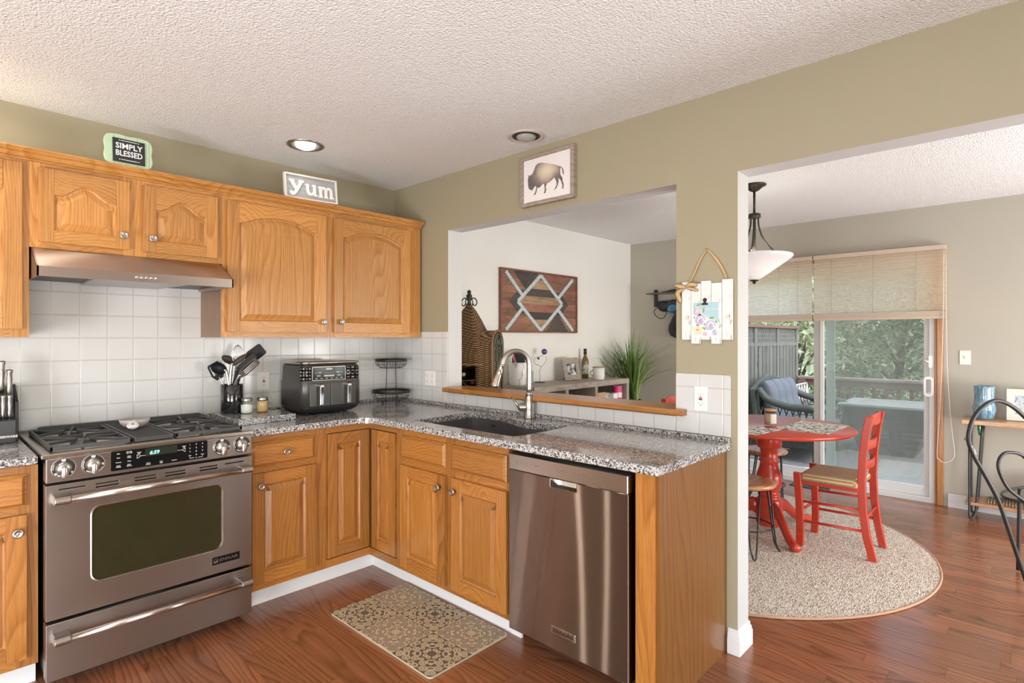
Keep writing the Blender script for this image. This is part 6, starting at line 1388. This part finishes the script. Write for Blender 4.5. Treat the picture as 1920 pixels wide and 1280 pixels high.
# hairpin stools
def stool(x, y, label, rz=0):
    t = thing('stool', label, 'stool', (x, y, Zr), 'wood seat stools at the red table', None, rz)
    MB().lathe([(.14, .415), (.162, .418), (.170, .428), (.170, .438), (.162, .446), (.12, .444), (.0005, .436)], 40, None, 0, True).build('seat', acacia, t, local=True)
    for k in range(4):
        a = R(45 + 90 * k); d = Vector((math.cos(a), math.sin(a), 0)); s_ = Vector((-d.y, d.x, 0))
        P_ = [d * .125 + s_ * .045 + Vector((0, 0, .413)), d * .165 + s_ * .018 + Vector((0, 0, .06)), d * .185 + s_ * .008 + Vector((0, 0, .012)), d * .195 + Vector((0, 0, .006)), d * .185 - s_ * .008 + Vector((0, 0, .012)), d * .165 - s_ * .018 + Vector((0, 0, .06)), d * .125 - s_ * .045 + Vector((0, 0, .413))]
        MB().tube([tuple(p) for p in P_], .0055, 8).build('leg', black_iron, t, local=True)
    MB().tube([(.150 * math.cos(2 * PI * i / 40), .150 * math.sin(2 * PI * i / 40), .165) for i in range(40)], .005, 8, closed=True).build('foot_ring', black_iron, t, local=True)
    MB().tube([(.125 * math.cos(2 * PI * i / 40), .125 * math.sin(2 * PI * i / 40), .410) for i in range(40)], .005, 8, closed=True).build('seat_ring', black_iron, t, local=True)
    return t
s1 = stool(1.20, -2.10, 'black wire stool with a wood seat nearest the wall end', R(-12))
dup(s1, (2.31, -1.83, Zr), R(15), 'black wire stool with a wood seat behind the red table pedestal')

# ---------------------------------------------------------------- console table and what is on it
cs = thing('console_table', 'wood slab console table on black hairpin legs against the taupe wall', 'console table', (3.11, -3.8, 0))
ct_m = wood('console_wood', 'y', (.16, .065, .03), (.40, .19, .085), (.60, .38, .19), rings=9, tone=.35)
mb = MB(); mb.box(2.965, 3.045, -4.55, -3.03, .712, .744); mb.box(3.045, 3.125, -4.55, -3.032, .712, .7442); mb.box(3.125, 3.2, -4.55, -3.03, .712, .744); mb.box(3.2, 3.255, -4.55, -3.031, .712, .7441); mb.build('tabletop', ct_m, cs, bevel=.003)
for yb in (-3.075, -4.50):
    for xb, s_ in ((3.005, -1), (3.205, 1)):
        dyy = .05 if yb > -4 else -.05
        MB().tube(smooth_path([(xb, yb, .711), (xb - .022 * 1, yb - .002, .12), (xb - .03, yb - .004, .03), (xb - .018, yb - dyy * .25, .0085), (xb + .0, yb - dyy * .6, .03), (xb + .006, yb - dyy * .8, .12), (xb + .012, yb - dyy * 1.5, .711)], 5), .0075, 8).build('leg', black_iron, cs)
mb = MB(); mb.box(2.99, 3.24, -4.5, -3.05, .105, .128); mb.build('lower_shelf', walnut, cs, bevel=.003)
vs = NT('vase_glaze'); o_ = vs.sep(vs.obj()); an = vs.noise(vs.comb(vs.math('MULTIPLY', o_[0], 46), vs.math('MULTIPLY', o_[1], 46), vs.math('MULTIPLY', o_[2], 7)), 1, 4, .65)
vs.set(vs.ramp(an, [(.28, (.035, .075, .19)), (.42, (.10, .22, .36)), (.52, (.26, .40, .42)), (.62, (.10, .17, .33)), (.74, (.42, .47, .50))]), .14, 0, .6)
vz = .7445; va = MB().lathe([(.046, vz), (.058, vz + .012), (.068, vz + .06), (.072, vz + .085), (.062, vz + .115), (.0585, vz + .17), (.062, vz + .235), (.064, vz + .25), (.060, vz + .25), (.055, vz + .17), (.05, vz + .03), (.0005, vz + .02)], 40, None, 0, True, (3.12, -3.155, 0)).build('vase', vs.mat); tag(va, 'blue glazed ceramic vase on the near end of the console table', 'vase')
f2 = thing('photo_frame', 'whitewashed photo frame on the console table cut by the photo edge', 'photo frame', (3.19, -3.41, vz))
Mx = Matrix.Translation((3.145, -3.41, vz)) @ Matrix.Rotation(R(-90), 4, 'Z') @ Matrix.Rotation(R(-9), 4, 'X'); ff = lambda u, v, w: tuple(Mx @ Vector((u, -w, v)))
mb = MB(); mb.plate([(-.13, 0), (.13, 0), (.13, .235), (-.13, .235)], [[(-.085, .05), (.085, .05), (.085, .185), (-.085, .185)]], 0, .02, ff); mb.build('frame', plain('frame_cream', (.72, .66, .58), .6, var=.08), f2, bevel=.003)
t = NT('color_photo'); n = t.noise(t.obj(), 30, 3); t.set(t.ramp(n, [(.35, (.10, .09, .35)), (.45, (.55, .5, .5)), (.55, (.35, .62, .62)), (.65, (.6, .33, .3))]), .3); MB().box(-.087, .087, .048, .187, .002, .007, 0, ff).build('photo', t.mat, f2)
MB().tube([ff(0, .16, 0), (3.235, -3.41, vz + .004)], .004, 6).build('stand', black_p, f2)
hk = thing('hanging_charm', 'green beaded charm hanging under the console table', 'charm', (3.05, -3.135, .60)); MB().tube(smooth_path([(3.05, -3.13, .705), (3.05, -3.132, .67), (3.05, -3.14, .64), (3.05, -3.133, .625)], 3), [.010, .013, .011, .014, .012, .016, .013, .017, .014, .008], 10).build('beads', plain('green_bead', (.0, .22, .05), .25, coat=.4), hk)
ts = thing('tassel', 'small white tassel with a metal knob tied to the console leg', 'tassel', (2.985, -3.085, .47)); MB().ball((2.985, -3.058, .60), .014, 10).build('knob', nickel, ts); MB().ball((2.988, -3.088, .545), .017, 10).build('knob', nickel, ts)
MB().tube([(2.985, -3.06, .595), (2.985, -3.085, .545), (2.985, -3.105, .53), (2.985, -3.113, .49)], [.002, .002, .002, .006], 6).build('string', plain('string_white', (.7, .66, .58), .8), ts)
wmt = MB(); 
for k in range(26): wmt.tube([(3.03, -3.18 - k * .017, .1345), (3.225, -3.18 - k * .017, .1345)], .0072, 8)
bt = plain('banana_leaf', (.20, .135, .075), .7, var=.4, scale=60); o = wmt.build('woven_mat', bt); tag(o, 'brown woven reed mat on the lower shelf of the console table', 'mat')
o = MB().lathe([(.06, .143), (.085, .18), (.10, .25), (.09, .32), (.055, .37), (.05, .38), (.045, .37), (.0005, .36)], 32, None, 0, True, (3.10, -3.56, 0)).build('clay_jar', plain('clay_cream', (.60, .50, .42), .6, var=.1)); tag(o, 'cream clay jar on the woven mat under the console table', 'jar')

# ---------------------------------------------------------------- wrought iron heart stand, cut by the picture's right edge
icx, icy = 1.648, -3.452
ic = thing('iron_stand', 'black wrought iron heart-shaped stand at the right edge in front of the console table', 'stand', (icx, icy, 0))
Mi = Matrix.Translation((icx, icy, 0)) @ Matrix.Rotation(R(-46.94), 4, 'Z'); fi = lambda u, v, w: tuple(Mi @ Vector((u, w, v)))
def both(path, w): return [fi(u, v, w) for u, v in path] + [fi(-u, v, w) for u, v in path[::-1][1:]]
path = [(-.05, .008), (-.085, .114), (-.155, .317), (-.217, .495), (-.29, .635), (-.352, .745), (-.376, .83), (-.352, .93), (-.296, .998), (-.231, 1.028), (-.150, 1.0), (-.06, .92), (.0, .83)]
MB().tube(smooth_path(both(path, 0), 6), .0105, 10).build('outer_heart', black_iron, ic)
path = [(-.0, .44), (-.08, .50), (-.155, .56), (-.197, .635), (-.208, .69), (-.19, .735), (-.15, .752), (-.08, .735), (.0, .66)]
MB().tube(smooth_path(both(path, .012), 6), .0085, 10).build('inner_heart', black_iron, ic)
MB().tube([fi(.215 * math.cos(2 * PI * i / 40) + .97 * w, .487, w) for i, w in [(i, .01 + .16 + .16 * math.sin(2 * PI * i / 40)) for i in range(40)]], .008, 8, closed=True).build('ring', black_iron, ic)
for u in (-.12, .12): MB().tube(smooth_path([fi(u + .27, .485, .28), fi(u * 1.05 + .28, .25, .29), fi(u * 1.1 + .29, .008, .30)], 4), .0095, 8).build('rear_leg', black_iron, ic)
# ---------------------------------------------------------------- outside: deck, fence, furniture, trees
DZ = -.15
dm = NT('deck_boards'); p_ = dm.sep(dm.pos()); fx_ = dm.math('FRACT', dm.math('DIVIDE', p_[1], .14)); g = dm.ramp(fx_, [(0, (.04, .04, .04)), (.05, (.20, .19, .175)), (.95, (.20, .19, .175)), (1, (.04, .04, .04))]); n = dm.noise(dm.comb(dm.math('MULTIPLY', p_[0], 2), dm.math('MULTIPLY', p_[1], 40), 0), 1, 3); dm.set(dm.mix(.3, g, dm.mix(n, (.2, .19, .19), (.45, .44, .43))), .7)
struct(MB().box(3.43, 7.25, -5.5, -.62, DZ - .05, DZ).build('floor_deck', dm.mat), 'grey board deck outside the patio door', 'deck')
gm_ = NT('lawn'); n = gm_.noise(gm_.pos(), .8, 5, .7); gm_.set(gm_.ramp(n, [(.3, (.06, .09, .03)), (.55, (.20, .24, .10)), (.7, (.38, .36, .22))]), .95)
struct(MB().box(3.45, 60, -40, 40, -1.3, -1.15).build('ground', gm_.mat), 'grassy yard beyond the deck', 'ground')
cedar = wood('stained_cedar', 'z', (.12, .06, .045), (.24, .125, .095), (.30, .17, .13), rings=20, rough=.6, coat=0)
greyfence = wood('grey_fence', 'z', (.085, .078, .07), (.15, .14, .128), (.2, .185, .17), rings=20, rough=.7, coat=0)
# privacy fence along the deck's left side
fn = thing('privacy_fence', 'tall weathered deck fence with a lattice strip seen through the patio door', 'fence', (5.3, -.66, DZ))
f = fA(-.66)
for k in range(5): MB().box(3.5 + k * .9, 3.59 + k * .9, DZ, 1.50, -.05, .03, 0, f).build('post', greyfence, fn)
mb = MB(); mb.box(3.5, 7.2, 1.50, 1.54, -.06, .05, 0, f); mb.build('cap_rail', cedar, fn)
k = 0; x = 3.60
while x < 7.1:
    if not any(abs(x - (3.5 + j * .9)) < .1 for j in range(5)): MB().box(x, x + .12, DZ + .06, 1.24, 0, .02, 0, f).build('slat', greyfence, fn)
    x += .145
mb = MB(); mb.box(3.5, 7.15, DZ + .02, DZ + .1, -.03, -.005, 0, f); mb.box(3.5, 7.15, .95, 1.02, -.03, -.005, 0, f); mb.box(3.5, 7.15, 1.24, 1.29, -.02, .025, 0, f); mb.build('rail', greyfence, fn)
holes = []
for r_ in range(3):
    for c_ in range(44):
        u = 3.6 + c_ * .08 + (r_ % 2) * .04; v = 1.325 + r_ * .058; holes.append([(u - .014, v - .018), (u + .004, v - .018), (u + .014, v + .018), (u - .004, v + .018)])
mb = MB(); mb.plate([(3.5, 1.2905), (7.15, 1.2905), (7.15, 1.4995), (3.5, 1.4995)], holes, -.008, .01, f); mb.build('lattice', greyfence, fn)
# deck railing
rl = thing('deck_railing', 'reddish wooden deck railing seen through the patio door', 'railing', (7.15, -3.0, DZ))
MB().box(7.06, 7.22, -5.5, -.72, .72, .76).build('top_rail', wood('rail_cap', 'y', (.2, .13, .11), (.38, .27, .24), (.46, .35, .32), rings=20, rough=.5, coat=.1), rl, bevel=.005)
MB().box(7.11, 7.15, -5.5, -.72, .62, .7195).build('upper_rail', cedar, rl); MB().box(7.11, 7.15, -5.5, -.72, DZ + .08, DZ + .15).build('lower_rail', cedar, rl)
y = -.80
while y > -4.2:
    MB().box(7.151, 7.185, y - .045, y, DZ + .02, .7195).build('baluster', cedar, rl); y -= .15
for y in (-.74, -2.6, -4.4): MB().box(7.06, 7.109, y - .09, y, DZ, .7195).build('post', cedar, rl)
# wicker loveseat with blue cushions
lv = thing('wicker_loveseat', 'dark wicker patio loveseat with blue tufted cushions on the deck', 'loveseat', (5.45, -1.2, DZ))
wk_ = plain('outdoor_wicker', (.085, .095, .08), .7, var=.5, scale=90); cu = plain('cushion_blue', (.135, .145, .17), .9, var=.06)
X0, X1, Y0, Y1 = 4.86, 6.10, -1.60, -.80
mb = MB(); mb.box(X0 + .05, X1 - .05, Y0 + .05, Y1 - .1, DZ + .16, DZ + .32); mb.build('seat_base', wk_, lv, bevel=.02)
mb = MB(); pr = [(X0, DZ + .45)] + [(X0 + (X1 - X0) * i / 12, DZ + .86 + .15 * math.sin(PI * i / 12)) for i in range(13)] + [(X1, DZ + .45), (X1, DZ + .2), (X0, DZ + .2)]
mb.loops([[(a, y + (b - DZ) * .08, b) for a, b in pr] for y in (Y1 - .11, Y1 - .06)], 0, False, True, True); mb.build('backrest', wk_, lv, bevel=.01)
for s_, x in ((-1, X0 + .04), (1, X1 - .04)):
    pts = smooth_path([(x, Y1 - .08, DZ + .86), (x + s_ * .03, Y1 - .2, DZ + .74), (x + s_ * .04, Y1 - .45, DZ + .665), (x + s_ * .04, Y0 + .1, DZ + .66), (x + s_ * .03, Y0, DZ + .60), (x, Y0, DZ + .45), (x, Y0 + .03, DZ + .2)], 5)
    a_ = MB().tube(pts, .045, 10).build('armrest', wk_, lv)
    mb = MB()
    for i in range(9):
        y = Y0 + .06 + i * .075
        mb.tube([(x + s_ * .02, y, DZ + .2), (x + s_ * .03, y + .12, DZ + .64)], .007, 6); mb.tube([(x + s_ * .02, y + .12, DZ + .2), (x + s_ * .03, y, DZ + .64)], .007, 6)
    mb.build('arm_lattice', wk_, a_)
for x in (X0 + .08, X1 - .08):
    for y in (Y0 + .08, Y1 - .12): MB().cyl((x, y, DZ), (x, y, DZ + .165), .03, n=12).build('leg', wk_, lv)
def cushion(x0, x1, y0, y1, z0, z1, lean, name):
    mb = MB()
    for k in range(2):
        a0 = x0 + (x1 - x0) * k / 2; a1 = x0 + (x1 - x0) * (k + 1) / 2; N = 10; Ls = []
        for i in range(N + 1):
            t_ = i / N; e = math.sin(PI * t_) ** .35 if 0 < t_ < 1 else .25
            z = z0 + (z1 - z0) * t_; d = lean * t_
            cy_ = (y0 + y1) / 2 + d; hy = (y1 - y0) / 2 * e * (1 - .18 * (abs(t_ - .55) < .08)); hx = (a1 - a0) / 2 * (.9 + .1 * e); cxx = (a0 + a1) / 2
            Ls.append([(cxx + hx * (abs(math.cos(b)) ** .5) * (1 if math.cos(b) > 0 else -1), cy_ + hy * (abs(math.sin(b)) ** .7) * (1 if math.sin(b) > 0 else -1), z) for b in [2 * PI * j / 20 for j in range(20)]])
        mb.loops(Ls, 0, True, True, True)
    mb.build(name, cu, lv)
cushion(X0 + .10, (X0 + X1) / 2, Y1 - .32, Y1 - .13, DZ + .42, DZ + .96, .10, 'back_cushion'); cushion((X0 + X1) / 2, X1 - .10, Y1 - .32, Y1 - .13, DZ + .42, DZ + .96, .10, 'back_cushion')
mb = MB(); mb.prism(rrect(X0 + .09, X1 - .09, Y0 + .04, Y1 - .14, .06, 4), DZ + .321, DZ + .44, fT(), 0, None, True); mb.build('seat_cushion', cu, lv, bevel=.03, seg=3)
# fire table
ft = thing('fire_table', 'square patio fire table with a pale top and dark wicker base on the deck', 'fire table', (6.38, -2.06, DZ))
mb = MB(); mb.plate([(5.92, -2.56), (6.84, -2.56), (6.84, -1.53), (5.92, -1.53)], [[(6.12, -2.4), (6.66, -2.4), (6.66, -1.72), (6.12, -1.72)]], .47, .50, fT()); mb.build('tabletop', plain('fire_table_top', (.34, .37, .345), .35, var=.05), ft, bevel=.004)
MB().box(6.122, 6.658, -2.398, -1.722, .475, .494).build('burner_lid', plain('burner_lid', (.36, .38, .36), .3), ft, bevel=.003)
mb = MB(); mb.loops([[(6.38 + a * s_, -2.045 + b * s_, z) for a, b in ((-.42, -.47), (.42, -.47), (.42, .47), (-.42, .47))] for z, s_ in ((DZ, .62), (DZ + .3, .82), (.469, .97))], 0, False, True, True); mb.build('base', plain('fire_base', (.05, .052, .056), .6, var=.4, scale=70), ft)
MB().box(5.962, 5.972, -2.30, -2.18, .36, .39).build('name_plate', nickel, ft) if False else None
# patio chair beyond the fire table
pc_ = thing('patio_chair', 'pale metal patio chair with a blue cushion by the deck railing', 'chair', (6.62, -1.15, DZ))
mt_ = plain('pale_metal', (.5, .5, .48), .5)
for x in (6.36, 6.86):
    for y in (-1.36, -.96): MB().cyl((x, y, DZ), (x, y, DZ + (.40 if y < -1.2 else .40)), .014, n=8).build('leg', mt_, pc_)
MB().box(6.34, 6.88, -1.38, -.94, DZ + .401, DZ + .42).build('seat', mt_, pc_); mb = MB(); mb.prism(rrect(6.36, 6.86, -1.37, -.98, .05, 4), DZ + .4205, DZ + .50, fT(), 0, None, True); mb.build('cushion', cu, pc_, bevel=.025)
mb = MB()
for x in (6.36, 6.86): mb.tube([(x, -.95, DZ + .41), (x, -.90, DZ + .82)], .014, 8)
mb.tube([(6.36, -.90, DZ + .82), (6.86, -.90, DZ + .82)], .014, 8)
for i in range(4):
    x = 6.36 + i * .125; mb.tube([(x, -.945, DZ + .45), (x + .125, -.90, DZ + .82)], .008, 6); mb.tube([(x + .125, -.945, DZ + .45), (x, -.90, DZ + .82)], .008, 6)
mb.build('backrest', mt_, pc_)
# trees
bark = plain('bark', (.13, .10, .08), .9, var=.3)
def leaf_mat(name, a, b):
    t = NT(name); at = t.new('ShaderNodeAttribute', attribute_name='piece'); c = t.mix(at.outputs['Fac'], a, b)
    df = t.new('ShaderNodeBsdfDiffuse'); tl = t.new('ShaderNodeBsdfTranslucent'); t.link(c, df.inputs[0]); t.link(c, tl.inputs[0]); mx = t.new('ShaderNodeMixShader'); mx.inputs[0].default_value = .4
    t.link(df.outputs[0], mx.inputs[1]); t.link(tl.outputs[0], mx.inputs[2]); t.link(mx.outputs[0], t.out.inputs[0]); return t.mat
lm = [leaf_mat('leaves_olive', (.17, .20, .10), (.62, .66, .44)), leaf_mat('leaves_pale', (.32, .35, .20), (.85, .85, .66)), leaf_mat('leaves_dark', (.10, .125, .06), (.36, .42, .24))]
tg = random.Random(3)
def leaves(clusters, n, size, sd):
    g = random.Random(sd); mb = MB()
    for k in range(n):
        cx_, cy_, cz_, rx_, rz_ = g.choice(clusters)
        while True:
            p = Vector((g.uniform(-1, 1), g.uniform(-1, 1), g.uniform(-1, 1)))
            if p.length < 1: break
        p = p * (p.length ** -.35 if p.length > .05 else 1)
        c = Vector((cx_ + p.x * rx_, cy_ + p.y * rx_, cz_ + p.z * rz_)); s_ = size * g.uniform(.5, 1.3)
        a = Vector((g.gauss(0, 1), g.gauss(0, 1), g.gauss(0, 1))).normalized(); b = a.orthogonal().normalized(); b = (b * math.cos(g.uniform(0, 6)) + a.cross(b) * math.sin(g.uniform(0, 6))).normalized(); n_ = a.cross(b)
        mb.add([c - a * s_, c + b * s_ * .42 + n_ * s_ * .12, c + a * s_, c - b * s_ * .42 + n_ * s_ * .12], [(0, 1, 2, 3)], 0, False, g.random())
    return mb
def tree(name, label, x, y, h, mat, sd, n=5200, spread=1.5, z0=-1.15, size=.085):
    g = random.Random(sd); t = thing(name, label, 'tree', (x, y, z0), 'trees beyond the deck')
    tp = [(0, 0, 0)] + [(g.uniform(-.12, .12), g.uniform(-.12, .12), h * .2 * i) for i in range(1, 4)]
    mb = MB(); mb.tube(smooth_path(tp, 4), [.13 - .006 * i for i in range(13)], 9)
    cl = []
    for k in range(9):
        a = 2 * PI * k / 9 + g.uniform(-.3, .3); r = spread * g.uniform(.35, .95); z = h * g.uniform(.38, .95); zb = h * g.uniform(.2, .55)
        e = (r * math.cos(a), r * math.sin(a), z); mb.tube(smooth_path([(0, 0, zb), (e[0] * .5, e[1] * .5, zb + (z - zb) * .7), e], 3), [.045, .04, .035, .03, .02, .016, .01], 6); cl.append((*e, spread * g.uniform(.42, .62), h * g.uniform(.11, .19)))
    for k in range(4): cl.append((g.uniform(-.5, .5), g.uniform(-.5, .5), h * g.uniform(.6, .92), spread * .6, h * .17))
    mb.build('trunk', bark, t, local=True); leaves(cl, n, size, sd + 50).build('crown', mat, t, local=True)
    return t
tree('broadleaf_tree', 'olive broadleaf tree with a forked trunk behind the deck railing', 12.6, -1.2, 5.2, lm[0], 1)
tree('broadleaf_tree', 'pale sunlit tree at the right behind the deck railing', 11.6, -3.1, 5.4, lm[1], 2)
tree('broadleaf_tree', 'pale sunlit tree just right of the privacy fence', 11.0, .45, 4.6, lm[1], 3, spread=1.4)
tree('broadleaf_tree', 'dark tree standing deep behind the pale trees', 15.5, .6, 6.5, lm[2], 4, spread=2.2, size=.11)
tree('broadleaf_tree', 'dark tree deep behind the forked olive tree', 16.5, -3.6, 6.8, lm[2], 6, spread=2.4, size=.11)
tree('broadleaf_tree', 'olive tree beyond the top of the privacy fence', 10.0, 2.4, 5.5, lm[0], 7, spread=1.8)
tree('broadleaf_tree', 'dark tree farthest right of the yard', 13.8, -5.8, 6.4, lm[2], 8, spread=2.2, size=.11)
def shrub(label, x, y, h, mat, sd, n=1600):
    g = random.Random(sd); t = thing('shrub', label, 'shrub', (x, y, -1.15), 'shrubs beyond the deck'); mb = MB()
    for k in range(7): a = g.uniform(0, 6.28); mb.tube([(0, 0, 0), (.3 * math.cos(a), .3 * math.sin(a), h * .5), (.6 * math.cos(a), .6 * math.sin(a), h * .8)], .015, 5)
    mb.build('stems', bark, t, local=True); leaves([(g.uniform(-.5, .5), g.uniform(-.7, .7), h * g.uniform(.3, .8), .55, h * .28) for k in range(7)], n, .07, sd).build('foliage', mat, t, local=True)
for k, (x, y, h, m) in enumerate(((10.2, -.2, 1.9, 2), (10.4, -1.9, 1.8, 0), (9.9, -3.2, 2.0, 2), (11.2, -.9, 2.2, 2), (11.0, -2.6, 2.3, 2), (9.6, -4.6, 1.9, 0), (9.4, 1.2, 2.2, 2))):
    shrub('leafy shrub among the others between the deck railing and the trees', x, y, h, lm[m], 30 + k)
